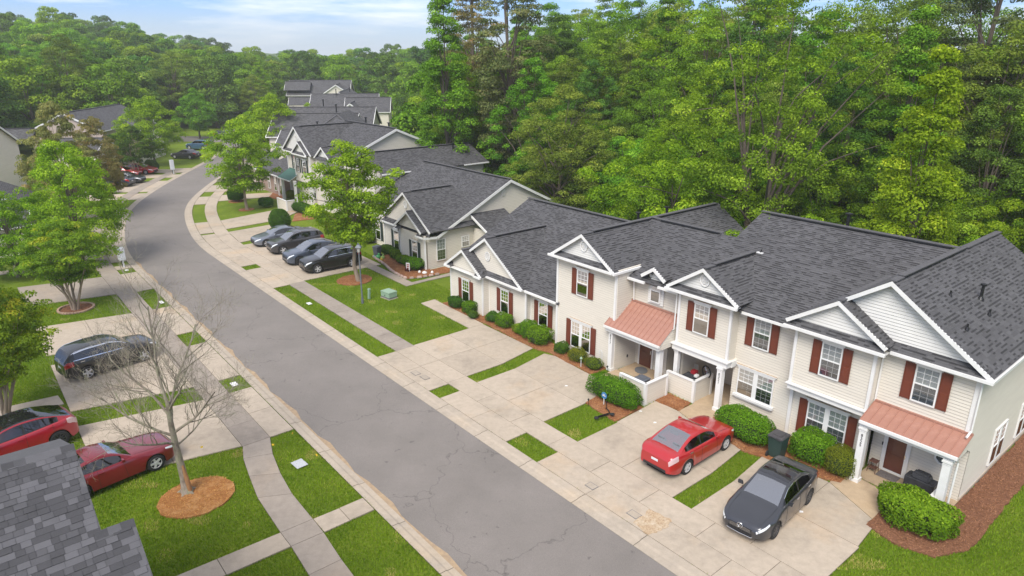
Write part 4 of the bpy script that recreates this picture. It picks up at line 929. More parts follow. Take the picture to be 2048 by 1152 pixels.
wall(F, [(-10, 22.8, 0), (-1.35, 22.8, 0), (-1.35, 22.8, 5.3), (-10, 22.8, 5.3)], (0, 1), near=False); wall(F, [(-1.35, 19.0, 0), (6.3, 19.0, 0), (6.3, 19.0, 5.0), (-1.35, 19.0, 5.0)], (0, 1), near=False)
wall(F, [(6.3, 22.9, 0), (16.2, 22.9, 0), (16.2, 22.9, 2.8), (6.3, 22.9, 2.8)], (0, 1), near=False)
vent_pipe(F, -12.35, 14.5, 6.95, .55, .055, cap=True, name='flue'); vent_pipe(F, -11.8, 12.8, 7.3, .22, .035); vent_pipe(F, -12.9, 13.9, 6.6, .22, .035); vent_pipe(F, -12.9, 11.6, 6.6, .22, .035)
vent_pipe(F, 7.2, 17.2, 5.6, .95, .09, cap=True, name='flue'); vent_pipe(F, 5.8, 18.2, 5.9, 1.1, .09, cap=True, name='flue'); vent_pipe(F, -5.2, 18.2, 7.6, .9, .09, cap=True, name='flue')
mb = MB(); p = F.P(-3.15, 14.0, zf(14.0)); mb.box(p.x - .1, p.x + .1, p.y - .16, p.y + .16, p.z, p.z + .04, M['white']); mb.tube([(p.x, p.y, p.z), (p.x, p.y - .06, p.z + .2)], .03, M['blackmetal'], 8); F.part('roof_bracket', mb)
# doors
def door(F, u, v, z, w=.82, h=1.86, mat='door', storm=True):
    mb = MB(); p = F.P(u, v, z)
    for a, b, c, d in ((-w / 2 - .09, -w / 2, 0, h), (w / 2, w / 2 + .09, 0, h), (-w / 2 - .12, w / 2 + .12, h, h + .1)):
        mb.box(p.x - .06, p.x, p.y + a, p.y + b, z + c, z + d, M['white'])
    o = F.part('door_frame', mb); mb = MB(); mb.box(p.x - .03, p.x, p.y - w / 2, p.y + w / 2, z, z + h, M[mat]); d_ = F.part('door', mb)
    mb = MB(); mb.box(p.x - .045, p.x - .03, p.y - w / 2 + .12, p.y + w / 2 - .12, z + .12, z + h * .45, M[mat]); mb.box(p.x - .045, p.x - .03, p.y - w / 2 + .12, p.y + w / 2 - .12, z + h * .5, z + h - .12, M[mat]); F.part('door_panel', mb, d_)
    mb = MB(); mb.box(p.x - .10, p.x - .045, p.y - w / 2 + .03, p.y - w / 2 + .06, z + h * .45, z + h * .55, M['chrome']); F.part('handle', mb, d_)
    if storm:
        mb = MB(); 
        for a, b, c, d in ((-w / 2, -w / 2 + .06, 0, h), (w / 2 - .06, w / 2, 0, h), (-w / 2 + .06, w / 2 - .06, 0, .1), (-w / 2 + .06, w / 2 - .06, h - .06, h)): mb.box(p.x - .075, p.x - .052, p.y + a, p.y + b, z + c, z + d, M['white'])
        F.part('storm_door', mb, d_)
    return d_
door(F, -11.6, 11.23, .07, .82, 1.84); door(F, 1.15, 11.27, .07, .82, 1.84, storm=False); 
mb = MB(); p = F.P(-13.2, 11.22, 1.55)
oc = [(math.cos(math.pi / 8 + k * math.pi / 4), math.sin(math.pi / 8 + k * math.pi / 4)) for k in range(8)]
for i in range(8):
    a, b = oc[i], oc[(i + 1) % 8]; c = []
    for x in (0, -.05):
        for r_, q in ((.24, a), (.24, b), (.30, b), (.30, a)): c.append((p.x + x, p.y + q[0] * r_, p.z + q[1] * r_))
    mb.hexa(c, M['white'])
o = F.part('octagonal_window', mb); mb = MB(); mb.poly([(p.x - .02, p.y + q[0] * .24, p.z + q[1] * .24) for q in oc], M['glass']); F.part('pane', mb, o)
mb = MB(); mb.poly([(p.x - .012, p.y + q[0] * .25, p.z + q[1] * .25) for q in oc], M['dark']); F.part('interior', mb, o)
mb = MB(); p = F.P(-11.08, 11.22, 1.12); mb.box(p.x - .03, p.x, p.y - .035, p.y + .035, p.z, p.z + .12, M['blackmetal']); F.part('doorbell', mb)
mb = MB(); p = F.P(1.88, 10.6, .55); mb.box(p.x - .04, p.x + .04, p.y - .03, p.y, p.z, p.z + .14, M['plastic']); F.part('outlet_box', mb)

def WS(u, v): return Vector((O0[0] + u * math.cos(A0) + v * math.sin(A0), O0[1] + u * math.sin(A0) - v * math.cos(A0), 0))
def screen(u0, u1, v0, v1, h, label, closed_right=False):
    """low sided screen wall with white cap round a bin store"""
    T = empty('privacy_screen', WS(u1, v0), A0 - R(90), label=label, cat='screen wall')
    du, dv = u1 - u0, v1 - v0        # local x = v, y = u ; origin at (u1, v0)
    def seg(name, x0, y0, x1, y1, out):
        mb = MB(); a = Vector((x0, y0, 0)); b = Vector((x1, y1, 0)); n = Vector(out + (0,))
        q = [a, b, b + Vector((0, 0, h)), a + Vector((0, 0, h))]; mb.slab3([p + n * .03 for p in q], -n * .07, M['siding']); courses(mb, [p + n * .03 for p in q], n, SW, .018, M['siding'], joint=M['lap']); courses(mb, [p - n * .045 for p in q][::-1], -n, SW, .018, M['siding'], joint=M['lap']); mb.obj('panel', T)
        mb = MB(); mb.beam(a + Vector((0, 0, h + .05)), b + Vector((0, 0, h + .05)), .17, .05, (0, 0, 1), M['white']); mb.obj('cap_board', T)
    seg('f', 0, -du, 0, 0, (-1, 0)); seg('s', 0, -du, dv, -du, (0, -1))
    for x, y in ((0, 0), (0, -du), (dv, -du)):
        mb = MB(); mb.box(x - .07, x + .07, y - .07, y + .07, 0, h + .045, M['white']); mb.obj('post', T)
    return T
T = screen(-1.6, -.05, 7.95, 9.5, 1.12, 'white capped cream screen wall at the 8317 porch behind the flat topped hedge')
T = screen(-2.9, -1.35, 9.95, 11.3, 1.12, 'cream screen wall under the 8321 carport by the orange mulch patch')
T = screen(-13.6, -12.6, 8.9, 10.2, .85, 'low white screen at the right end of the 8325 porch behind the big corner hedge')

# ------------------------------------------------------------ building B: one storey pair with dark green shutters
F = Frame('single_storey_townhouse', 23.3, 11.8, 'cream one storey townhouse with dark green shutters and a big side gable beyond the lawn')
BV, BZ = 19.9, 6.2
def zb(v): return BZ - .485 * abs(BV - v)
roof(F, [[(23.0, 12.6, zb(12.6)), (36.3, 12.6, zb(12.6)), (36.3, BV, BZ), (23.0, BV, BZ)], [(23.0, 26.9, zb(26.9)), (36.3, 26.9, zb(26.9)), (36.3, BV, BZ), (23.0, BV, BZ)]])
wall(F, [(23.3, 11.8, 0), (23.3, 26.3, 0), (23.3, 26.3, 2.85), (23.3, BV, 6.0), (23.3, 12.6, 2.6), (23.3, 11.8, 2.6)], (-1, 0))
wall(F, [(23.3, 26.3, 0), (36, 26.3, 0), (36, 26.3, 3), (23.3, 26.3, 3)], (0, 1), near=False)
bars(F, 'ridge_cap', [((23.0, BV, BZ + .095), (36.3, BV, BZ + .095))], .26, .03, 'ridgecap'); bars(F, 'ridge_vent', [((23.6, BV, BZ + .065), (36, BV, BZ + .065))], .30, .06, 'flash')
bars(F, 'rake_board', [((23.0, BV, BZ + .0), (23.0, 12.5, zb(12.5)))], .08, .2); bars(F, 'rake_board', [((23.002, BV, BZ), (23.002, 27.0, zb(27.0)))], .08, .2)
bars(F, 'gutter', [((23.0, 12.5, zb(12.5)), (22.98, 11.3, 2.7))], .08, .16)
front_gable(F, 25.35, 11.25, 14.0, 4.38, 2.0, 2.75, slope=.69, wallmat='siding', pent=False)
front_gable(F, 26.6, 11.75, 16.6, 5.62, 3.75, 2.75, slope=.69, vent=4.6, wallmat='siding')
for uu, sg_ in ((27.25, 1), (23.45, -1)):
    roof(F, [[(uu, 11.23, 2.68), (uu - sg_ * .62, 11.23, 2.68), (uu - sg_ * .55, 11.62, 3.05), (uu - sg_ * .1, 11.62, 3.05)]], name='eave_return', thick=.05)
gutter(F, (27.35, 11.2, 2.72), (26.7, 11.2, 2.72)); gutter(F, (24.05, 11.2, 2.72), (23.0, 11.2, 2.72)); gutter(F, (30.3, 11.7, 2.75), (27.3, 11.7, 2.75))
fw(F, 23.3, 27.0, 11.6, 0, 2.72); fw(F, 27.0, 30.4, 12.1, 0, 2.75); fw(F, 30.4, 36, 12.6, 0, 2.8); side_wall(F, 27.0, 11.6, 12.1, 0, 2.7, 1); side_wall(F, 30.4, 12.1, 12.6, 0, 2.7, 1)
for u, v in ((23.34, 11.6), (26.97, 11.6), (30.35, 12.08)): vtrim(F, u, v - .01, 0, 2.65, .1)
window(F, 24.75, 11.58, .45, .85, 1.62, shutters='shutter_g', cols=3, blind=0.2); window(F, 26.25, 11.58, .45, .5, 1.62, cols=2, blind=0.0, header=False) if False else None
window(F, 28.4, 12.08, .45, .85, 1.7, shutters='shutter_g', cols=3, blind=.2); window(F, 32.4, 12.58, .45, .85, 1.7, shutters='shutter_g', cols=3, blind=.3)
window(F, 23.29, 13.0, .6, .85, 1.72, face='right', cols=3, blind=.9, header=False); window(F, 23.29, 15.35, 1.28, .75, .92, face='right', cols=3, blind=.1, header=False)
mb = MB(); p = F.P(23.28, 19.3, 4.9); mb.box(p.x - .16, p.x + .16, p.y - .05, p.y, p.z, p.z + .5, M['white']); 
for j in range(7): mb.box(p.x - .13, p.x + .13, p.y - .07, p.y - .05, p.z + .05 + j * .06, p.z + .08 + j * .06, M['siding'])
F.part('gable_vent', mb)
downspout(F, [(23.2, 11.3, 2.6), (23.2, 11.55, 2.4), (23.22, 11.58, .1)])
# side porch with its own shed roof
mb = MB(); roof(F, [[(21.0, 15.9, 2.75), (21.0, 19.4, 2.75), (23.3, 19.4, 3.85), (23.3, 15.9, 3.85)]], name='porch_roof')
fw(F, 21.2, 23.3, 16.2, 0, 2.7); side_wall(F, 21.2, 17.6, 19.2, 0, 2.7, -1); bars(F, 'fascia', [((20.98, 15.9, 2.78), (20.98, 19.4, 2.78))], .08, .16); bars(F, 'rake_board', [((20.98, 15.88, 2.77), (23.3, 15.88, 3.87))], .08, .16)
vtrim(F, 21.25, 16.2, 0, 2.65, .12); vtrim(F, 21.25, 17.55, 0, 2.65, .12)

# ------------------------------------------------------------ building C: two storeys, green metal porch
F = Frame('two_storey_townhouse_row', 36.4, 14.5, 'cream two storey townhouse row with green metal porch roof beyond the four parked cars')
roof(F, [[(36.0, 15.2, 5.42), (36.0, 27.6, 5.42), (39.4, 27.6, 7.02), (39.4, 15.2, 7.02)], [(42.8, 15.2, 5.42), (42.8, 27.6, 5.42), (39.4, 27.6, 7.02), (39.4, 15.2, 7.02)]])
bars(F, 'ridge_cap', [((39.4, 15.2, 7.11), (39.4, 27.6, 7.11))], .26, .03, 'ridgecap'); bars(F, 'ridge_vent', [((39.4, 15.6, 7.085), (39.4, 27.3, 7.085))], .30, .06, 'flash')
side_wall(F, 36.4, 14.6, 27.2, 0, 5.45, -1); fw(F, 36.4, 43, 14.9, 0, 5.4); wall(F, [(36.4, 27.2, 0), (42.4, 27.2, 0), (42.4, 27.2, 5.4), (39.4, 27.2, 6.8), (36.4, 27.2, 5.4)], (0, 1), near=False)
gutter(F, (35.95, 15.2, 5.44), (35.95, 22.2, 5.44)); gutter(F, (35.95, 24.5, 5.44), (35.95, 27.6, 5.44)); side_wall(F, 36.38, 24.6, 27.2, 4.6, 5.4, -1)
window(F, 36.39, 26.3, 3.3, .8, 1.2, face='right', header=False)
CV, CZ = 21.6, 8.5
roof(F, [[(44.0, 14.75, 5.62), (57.5, 14.75, 5.62), (57.5, CV, CZ), (44.0, CV, CZ)], [(44.0, 28.4, 5.62), (57.5, 28.4, 5.62), (57.5, CV, CZ), (44.0, CV, CZ)]])
bars(F, 'ridge_cap', [((44.0, CV, CZ + .10), (55.5, CV, CZ + .10))], .26, .03, 'ridgecap'); bars(F, 'ridge_vent', [((44.6, CV, CZ + .07), (55.5, CV, CZ + .07))], .30, .06, 'flash')
wall(F, [(44.3, 14.95, 0), (44.3, 28, 0), (44.3, 28, 5.6), (44.3, CV, 8.35), (44.3, 14.95, 5.5)], (-1, 0))
bars(F, 'rake_board', [((43.98, CV, CZ), (43.98, 14.7, 5.6))], .08, .22); bars(F, 'rake_board', [((43.982, CV, CZ), (43.982, 28.5, 5.6))], .08, .22)
roof(F, [[(43.8, 17.2, 6.55), (43.8, 20.8, 7.6), (44.3, 20.8, 7.6), (44.3, 17.2, 6.55)]], name='roof') if False else None
fw(F, 44.3, 57.3, 14.95, 0, 5.6)
front_gable(F, 53.4, 14.3, 22.5, 8.45, 3.9, 5.65, slope=.71, vent=7.2)
front_gable(F, 51.9, 13.95, 16.6, 7.0, 2.0, 5.65, slope=.66)
front_gable(F, 46.6, 14.2, 16.6, 6.95, 1.9, 5.65, slope=.66)
gutter(F, (54.1, 13.9, 5.66), (49.8, 13.9, 5.66)); gutter(F, (49.8, 14.7, 5.6), (44.2, 14.7, 5.6)); gutter(F, (57.4, 14.3, 5.66), (54.1, 14.3, 5.66))
fw(F, 49.9, 53.9, 14.35, 2.6, 5.6); side_wall(F, 49.9, 14.35, 14.95, 2.6, 5.6, -1); side_wall(F, 53.9, 14.35, 14.9, 2.6, 5.6, 1)
vtrim(F, 49.95, 14.33, 2.6, 5.6, .14); vtrim(F, 53.85, 14.33, 2.6, 5.6, .14); vtrim(F, 57.2, 14.9, 0, 5.6, .14)
window(F, 51.3, 14.33, 3.6, .95, 1.5, shutters='shutter_g', blind=.5); window(F, 53.0, 14.33, 3.6, .6, 1.5, shutters='shutter_g', sw=.25, blind=.5, header=False); window(F, 47.2, 14.93, 3.6, .85, 1.5, shutters='shutter_g', blind=.5); window(F, 55.3, 14.93, 3.6, .85, 1.5, shutters='shutter_g', blind=.5)
metal_canopy(F, 53.6, 57.0, 13.4, 2.66, 14.9, 3.5, mat='greenmetal', n=9)
post(F, 53.4, 13.85, 0, 2.6, .24); post(F, 56.6, 13.7, 0, 2.6, .24); post(F, 50.2, 14.3, 0, 2.6, .24)
window(F, 51.0, 14.93, .9, 1.4, 1.4, 'double', header=False, blind=.6)
T = screen(50.2, 52.6, 11.45, 12.6, 1.15, 'white sided screen wall at the green roofed porch left of the hedge'); 
vent_pipe(F, 48, 23, 7.9, .8, .09, cap=True, name='flue'); vent_pipe(F, 38.6, 25.0, 6.6, .6, .08, cap=True, name='flue'); vent_pipe(F, 52.5, 22.6, 8.1, .9, .09, cap=True, name='flue')
# one storey brick end with its roof plane, left of the green porch
roof(F, [[(57.2, 13.6, 2.6), (66.2, 13.6, 2.6), (66.2, 18.4, 5.5), (57.2, 18.4, 5.5)], [(57.2, 23.2, 2.6), (66.2, 23.2, 2.6), (66.2, 18.4, 5.5), (57.2, 18.4, 5.5)]], near=False)
fw(F, 57.3, 66, 14.2, 0, 2.6, mat='brick', near=False); wall(F, [(57.35, 14.2, 0), (57.35, 18.4, 0), (57.35, 18.4, 2.6), (57.35, 14.2, 2.6)], (-1, 0), near=False, mat='brick')
for u in (58.2, 60.0, 62.0): window(F, u, 14.18, .5, .7, 1.7, header=False, blind=.5, cols=2)
vtrim(F, 57.4, 14.15, 0, 2.6, .14); vtrim(F, 59.1, 14.15, 0, 2.6, .14); gutter(F, (57.2, 13.55, 2.62), (66.2, 13.55, 2.62))
# ------------------------------------------------------------ far buildings (frames in world XY: u = distance, v = to the right)
def far_house(name, x, y, ang, label, blocks):
    F = Frame(name, 0, 0, label, 'townhouses', world=(x, y), ang=ang)
    for b in blocks:
        k = b[0]
        if k == 'v':      # ridge along v: (u0,u1,v0,v1,ze,zr)
            _, u0, u1, v0, v1, ze, zr = b; c = (u0 + u1) / 2
            roof(F, [[(u0 - .3, v0, ze), (u0 - .3, v1, ze), (c, v1, zr), (c, v0, zr)], [(u1 + .3, v0, ze), (u1 + .3, v1, ze), (c, v1, zr), (c, v0, zr)]], near=False)
            bars(F, 'ridge_cap', [((c, v0, zr + .06), (c, v1, zr + .06))], .3, .06, 'ridgecap')
            side_wall(F, u0, v0 + .3, v1 - .3, 0, ze + .08, -1, near=False)
            for vv, o in ((v0 + .3, -1), (v1 - .3, 1)):
                wall(F, [(u0, vv, 0), (u1, vv, 0), (u1, vv, ze), (c, vv, zr - .12), (u0, vv, ze)], (0, o), near=False)
            gutter(F, (u0 - .33, v0, ze + .03), (u0 - .33, v1, ze + .03))
            bars(F, 'rake_board', [((u0 - .33, v0 - .01, ze), (c, v0 - .01, zr)), ((u1 + .33, v0 - .01, ze), (c, v0 - .01, zr)), ((u0 - .33, v1 + .01, ze), (c, v1 + .01, zr)), ((u1 + .33, v1 + .01, ze), (c, v1 + .01, zr))], .08, .2)
        if k == 'u':      # ridge along u, gable wall toward camera
            _, u0, u1, v0, v1, ze, zr = b[:7]; c = (v0 + v1) / 2
            roof(F, [[(u0, v0 - .3, ze), (u1, v0 - .3, ze), (u1, c, zr), (u0, c, zr)], [(u0, v1 + .3, ze), (u1, v1 + .3, ze), (u1, c, zr), (u0, c, zr)]], near=False)
            bars(F, 'ridge_cap', [((u0, c, zr + .06), (u1, c, zr + .06))], .3, .06, 'ridgecap')
            wall(F, [(u0 + .25, v0, 0), (u0 + .25, v1, 0), (u0 + .25, v1, ze), (u0 + .25, c, zr - .12), (u0 + .25, v0, ze)], (-1, 0), near=False, mat=b[7] if len(b) > 7 else 'siding')
            side_wall2(F, u0 + .3, u1 - .3, v0, 0, ze, -1, b[7] if len(b) > 7 else 'siding'); side_wall2(F, u0 + .3, u1 - .3, v1, 0, ze, 1, b[7] if len(b) > 7 else 'siding')
            bars(F, 'rake_board', [((u0 - .02, v0 - .33, ze), (u0 - .02, c, zr)), ((u0 - .02, v1 + .33, ze), (u0 - .02, c, zr))], .08, .22)
            gutter(F, (u0, v0 - .33, ze + .03), (u1, v0 - .33, ze + .03)); gutter(F, (u0, v1 + .33, ze + .03), (u1, v1 + .33, ze + .03))
        if k == 'w':
            _, u, v, z, w, h, face = b[:7]; window(F, u, v, z, w, h, face=face, header=False, shutters=(b[7] if len(b) > 7 else None), sw=.35, cols=2, blind=.5)
        if k == 'f': vent_pipe(F, b[1], b[2], b[3], b[4], .09, cap=True, name='flue')
        if k == 'g': front_gable(F, *b[1:7], near=False, slope=b[7] if len(b) > 7 else .69)
        if k == 'hip':    # hip facing camera: (u0, u1, v0, v1, ze, zr)
            _, u0, u1, v0, v1, ze, zr = b; c = (v0 + v1) / 2; r_ = u0 + (v1 - v0) * .42
            roof(F, [[(u0, v0, ze), (u0, v1, ze), (r_, c, zr)], [(u0, v0, ze), (r_, c, zr), (u1, c, zr), (u1, v0, ze)], [(u0, v1, ze), (r_, c, zr), (u1, c, zr), (u1, v1, ze)]], near=False)
            bars(F, 'hip_cap', [((u0, v0, ze + .05), (r_, c, zr + .05)), ((u0, v1, ze + .05), (r_, c, zr + .05))], .26, .05, 'ridgecap')
    return F
def side_wall2(F, u0, u1, v, z0, z1, out, mat): return wall(F, [(u0, v, z0), (u1, v, z0), (u1, v, z1), (u0, v, z1)], (0, out), near=False, mat=mat)
far_house('townhouse_row', -26, 84, 92, 'dark roofed townhouse row directly behind the white gable of the two storey row', [
    ('v', -1, 6, -2.5, 9.5, 5.4, 7.0), ('hip', 1, 13, -.5, 8.5, 5.4, 8.6), ('v', 9, 18, -6.5, 5.2, 5.4, 8.1), ('v', 18, 27, -8, 6.2, 5.4, 8.3),
    ('f', 4, 1.6, 6.9, .9), ('f', 7, 4.2, 7.4, .8), ('f', 14, 2, 8.2, 1), ('f', 23, -1.8, 8.3, 1), ('u', 10, 25, 5.2, 8.6, 2.7, 4.3)])
far_house('townhouse_row', -44, 138, 96, 'farthest pale townhouse row with white front gables at the edge of the woods', [
    ('v', 0, 9, 4, 17.5, 5.4, 8.2), ('u', 6, 24, 5, 13.5, 5.4, 8.4), ('g', 4.5, -.4, 9, 7.6, 2.1, 5.4), ('v', -2, 6, 11, 20, 5.0, 7.6), ('u', -6, 2, 10.5, 15, 5, 7.0),
    ('w', -.02, 4.8, 3.4, .9, 1.4, 'front'), ('f', 4, 9, 8.2, .9), ('f', 10, 11, 8.3, .9)])
far_house('townhouse_row', -58, 182, 96, 'distant cream townhouse row with a grey roof left of the farthest gables', [
    ('v', 0, 12, 0, 16, 5.6, 9.2), ('g', 3, -.5, 6, 9.0, 3.0, 5.6), ('u', -3, 8, 9, 17, 5.6, 8.4), ('w', -.02, 6, 3.4, 1, 1.5, 'right'), ('w', -.02, 9, 3.4, 1, 1.5, 'right'), ('w', 3.2, .28, 3.4, 1, 1.5, 'front')])
# tan house on the left beyond the brown trees
far_house('tan_house', -63.5, 99, 95, 'tan sided house with a grey roof rising behind the brown tinged trees on the left', [
    ('u', 0, 18, -4.9, 4.9, 5.4, 8.0, 'siding_tan'), ('v', 5, 15, 3, 7.6, 4.4, 6.2), ('v', -5, 0, -1, 6.5, 3.4, 4.8), ('g', -3.2, -7.2, -2, 6.2, 2.0, 4.2)])
far_house('cream_house', -68.5, 75, 100, 'cream house with a dark roof at the left edge behind the bright yellow green tree', [
    ('v', 0, 9, -6, 9.5, 5.6, 8.3), ('v', -5, 0.5, -6, 7.8, 2.6, 4.2), ('w', -.05, 4, 3, .9, 1.4, 'right'), ('w', -.05, 7, 3, .9, 1.4, 'right')])
far_house('cream_house', -44.5, 57, 122, 'pale house with dark gable roofs low at the left edge beside the spreading crepe myrtle', [
    ('u', 0, 8, -5, 4, 2.7, 5.2), ('v', -4, 2, -5.5, 3, 2.5, 4.2), ('w', .2, -1, 1, .9, 1.4, 'right')])

# ------------------------------------------------------------ near roof at the lower left
c_, s_ = math.cos(R(19)), math.sin(R(19))
def rayd(px, py):
    x = (px - 1024) / 1365.; y = -(py - 576) / 1365.; return Vector((x, c_ + y * s_, -s_ + y * c_))
CAMP = Vector((0, 0, 16)); Ud = Vector((math.cos(A0), math.sin(A0), 0)); Vd = Vector((math.sin(A0), -math.cos(A0), 0))
apex = CAMP + rayd(148, 890) * ((8.3 - 16) / rayd(148, 890).z)
nrm0 = (Vd.cross(Ud * 1.0 + Vector((0, 0, .45)))).normalized()
if nrm0.z < 0: nrm0 = -nrm0
def onroof(px, py):
    d = rayd(px, py); t = (apex - CAMP).dot(nrm0) / d.dot(nrm0); return CAMP + d * t
F = Frame('near_house', 0, 0, 'house in the near left corner seen as a charcoal shingle roof from above', 'house')
inv3 = F.root.matrix_basis.inverted() if False else None
rt = Matrix.Translation(F.root.location) @ Matrix.Rotation(A0 - R(90), 4, 'Z'); rti = rt.inverted()
c1, c2, c3, c4_ = onroof(148, 890), onroof(203, 1062), onroof(268, 1040), onroof(330, 1222)
def lp(v): return rti @ v
q1, q2, q3, q4 = map(lp, (c1, c2, c3, c4_)); nl = (rti.to_3x3() @ nrm0).normalized()
def onpl(x, y): return Vector((x, y, q1.z - (nl.x * (x - q1.x) + nl.y * (y - q1.y)) / nl.z))
XL = q1.x - 9.5
polyA = [q1, q2, onpl(q3.x * 0 + q2.x, q4.y - 4), onpl(XL, q4.y - 4), onpl(XL, q1.y)]
polyB = [q2, q3, onpl(q3.x + (q4.x - q3.x), q4.y), onpl(q4.x, q4.y - 4), onpl(q2.x, q4.y - 4)]
mb = MB()
for pl in (polyA, polyB): mb.slab3(pl, -nl * .14, M['ridgecap'])
# back slope
mb.slab3([q1 + Vector((0, 0, -.02)), Vector((q1.x, q1.y + 5.2, q1.z - 2.3)), Vector((XL, q1.y + 5.2, q1.z - 2.3)), Vector((XL, q1.y, q1.z - .02))], (0, 0, -.14), M['ridgecap'])
NR = F.part('roof', mb)
# single shingles, laid course by course
M['tab'] = mat_noise('charcoal_shingle_tab', (.115, .112, .119), (.098, .096, .102), scale=3, rough=.9, bump=.5, bscale=90, coords='World')
_nt = M['tab'].node_tree; _p = [n for n in _nt.nodes if n.type == 'BSDF_PRINCIPLED'][0]; _src = _p.inputs['Base Color'].links[0].from_socket
_g = _nt.nodes.new('ShaderNodeNewGeometry'); _r = _nt.nodes.new('ShaderNodeValToRGB'); _r.color_ramp.interpolation = 'CONSTANT'; _e = _r.color_ramp.elements; _e[0].color = (.58, .58, .58, 1); _e[1].position = .3; _e[1].color = (1.0, 1.0, 1.0, 1)
for _pp, _cc in ((.52, .78), (.72, 1.08), (.88, .62)): _x = _e.new(_pp); _x.color = (_cc, _cc, _cc, 1)
_m = _nt.nodes.new('ShaderNodeVectorMath'); _m.operation = 'MULTIPLY'; _oi = _nt.nodes.new('ShaderNodeObjectInfo'); _ad = _nt.nodes.new('ShaderNodeMath'); _ad.operation = 'ADD'; _fr = _nt.nodes.new('ShaderNodeMath'); _fr.operation = 'FRACT'; _nt.links.new(_g.outputs['Random Per Island'], _ad.inputs[0]); _nt.links.new(_oi.outputs['Random'], _ad.inputs[1]); _nt.links.new(_ad.outputs[0], _fr.inputs[0]); _nt.links.new(_fr.outputs[0], _r.inputs[0]); _nt.links.new(_src, _m.inputs[0]); _nt.links.new(_r.outputs[0], _m.inputs[1]); _nt.links.new(_m.outputs[0], _p.inputs['Base Color'])
tab_meshes = []
for k in range(8):
    w = (.13, .17, .22, .27, .15, .20, .30, .11)[k]; b = MB(); t = .003 + .005 * (k % 3); e = .142
    b.hexa([(0, 0, 0), (w - .006, 0, 0), (w - .006, e + .03, 0), (0, e + .03, 0), (0, 0, t + .007), (w - .006, 0, t + .007), (w - .006, e + .03, .003), (0, e + .03, .003)], M['tab']); tab_meshes.append((w, b.mesh('shingle')))
xd = Vector((1, 0, 0)); xd = (xd - nl * xd.dot(nl)).normalized(); yd = nl.cross(xd).normalized()
if yd.y < 0: yd = -yd; 
rot = Matrix((xd, yd, nl)).transposed().to_4x4()
rr5 = random.Random(11); tabs = []
ymax = yd.dot(q1); e = .142
def inside(pl, x, y):
    c = False; n = len(pl)
    for i in range(n):
        a, b = pl[i], pl[(i + 1) % n]; ax, ay, bx, by = xd.dot(a), yd.dot(a), xd.dot(b), yd.dot(b)
        if (ay > y) != (by > y) and x < (bx - ax) * (y - ay) / (by - ay) + ax: c = not c
    return c
k = 1
def proj(P3):
    w_ = rt @ P3; d = w_ - CAMP; f = d.y * c_ - d.z * s_; u = d.y * s_ + d.z * c_
    return 1024 + 1365 * d.x / f, 576 - 1365 * u / f
while k < 70:
    y = ymax - k * e; x = xd.dot(Vector((XL, q1.y, 0))) + rr5.uniform(0, .2)
    while x < xd.dot(q4) + .3:
        w, me = tab_meshes[rr5.randrange(8)]
        xc = x + w / 2; yc = y + e / 2
        ok = inside(polyA, xc, yc) or inside(polyB, xc, yc)
        fx = 1.0
        if ok:
            while not (inside(polyA, x + w * fx, yc) or inside(polyB, x + w * fx, yc)) and fx > .15: fx -= .08
            P3 = xd * x + yd * y + nl * (nl.dot(q1) + .002); px, py = proj(P3)
            if -80 < px < 420 and 800 < py < 1220: tabs.append((px, py, P3, me, fx))
        x += w
    k += 1
vis = [t for t in tabs if 0 <= t[0] < 310 and t[1] < 1152]; vis.sort(key=lambda t: -(t[1] - .2 * t[0]))
chosen = set(id(t) for t in vis[:290]); rest = MB()
for t in tabs:
    mt = Matrix.Translation(t[2]) @ rot @ Matrix.Diagonal((t[4], 1, 1, 1))
    if id(t) in chosen:
        o = D.objects.new('shingle', t[3]); COL.objects.link(o); o.parent = F.root; o.matrix_local = mt
    else:
        off = len(rest.v); rest.v += [tuple(mt @ v.co) for v in t[3].vertices]; sl_ = rest.slot(M['tab'])
        for p in t[3].polygons: rest.f.append(tuple(off + i for i in p.vertices)); rest.m.append(sl_)
ro = F.part('shingles', rest); ro['kind'] = 'stuff'
print('tabs', len(tabs), len(chosen))
# ridge caps, rake trim and walls
n = int((q1.x - XL) / .2)
capm = MB(); capm.hexa([(0, -.14, -.07), (.24, -.14, -.07), (.24, .14, -.07), (0, .14, -.07), (0, -.02, .03), (.24, -.02, .02), (.24, .02, .02), (0, .02, .03)], M['tab']); capm = capm.mesh('ridge_cap')
for i in range(n):
    if i < 60: o = link('ridge_cap', capm, F.root, (q1.x - .24 - i * .2, q1.y, q1.z + .015))
o = None
for j in range(3): link('ridge_cap', capm, F.root, (q3.x - .24 - j * .22, q3.y, q3.z + .015))
mb = MB(); mb.beam(q1 + Vector((-.05, 0, -.12)), q2 + Vector((-.02, 0, -.12)), .04, .16, nl, M['white']); F.part('rake_board', mb)
mb = MB(); mb.beam(q3 + Vector((-.06, 0, -.12)), onpl(q4.x, q4.y) + Vector((-.06, 0, -.12)), .04, .16, nl, M['white']); F.part('rake_board', mb)
mb = MB(); mb.slab3([Vector((q1.x - .4, q2.y, 0)), Vector((q1.x - .4, q1.y + 4.8, 0)), Vector((q1.x - .4, q1.y + 4.8, q1.z - 2.3)), Vector((q1.x - .4, q1.y, q1.z - .2)), Vector((q1.x - .4, q2.y, q2.z - .2))], (-.12, 0, 0), M['siding']); F.part('wall', mb)
mb = MB(); mb.slab3([Vector((q3.x - .35, q4.y - 3, 0)), Vector((q3.x - .35, q3.y - .2, 0)), Vector((q3.x - .35, q3.y - .2, q3.z - .3)), Vector((q3.x - .35, q4.y - 3, q4.z - 1.6))], (-.12, 0, 0), M['siding']); F.part('wall', mb)
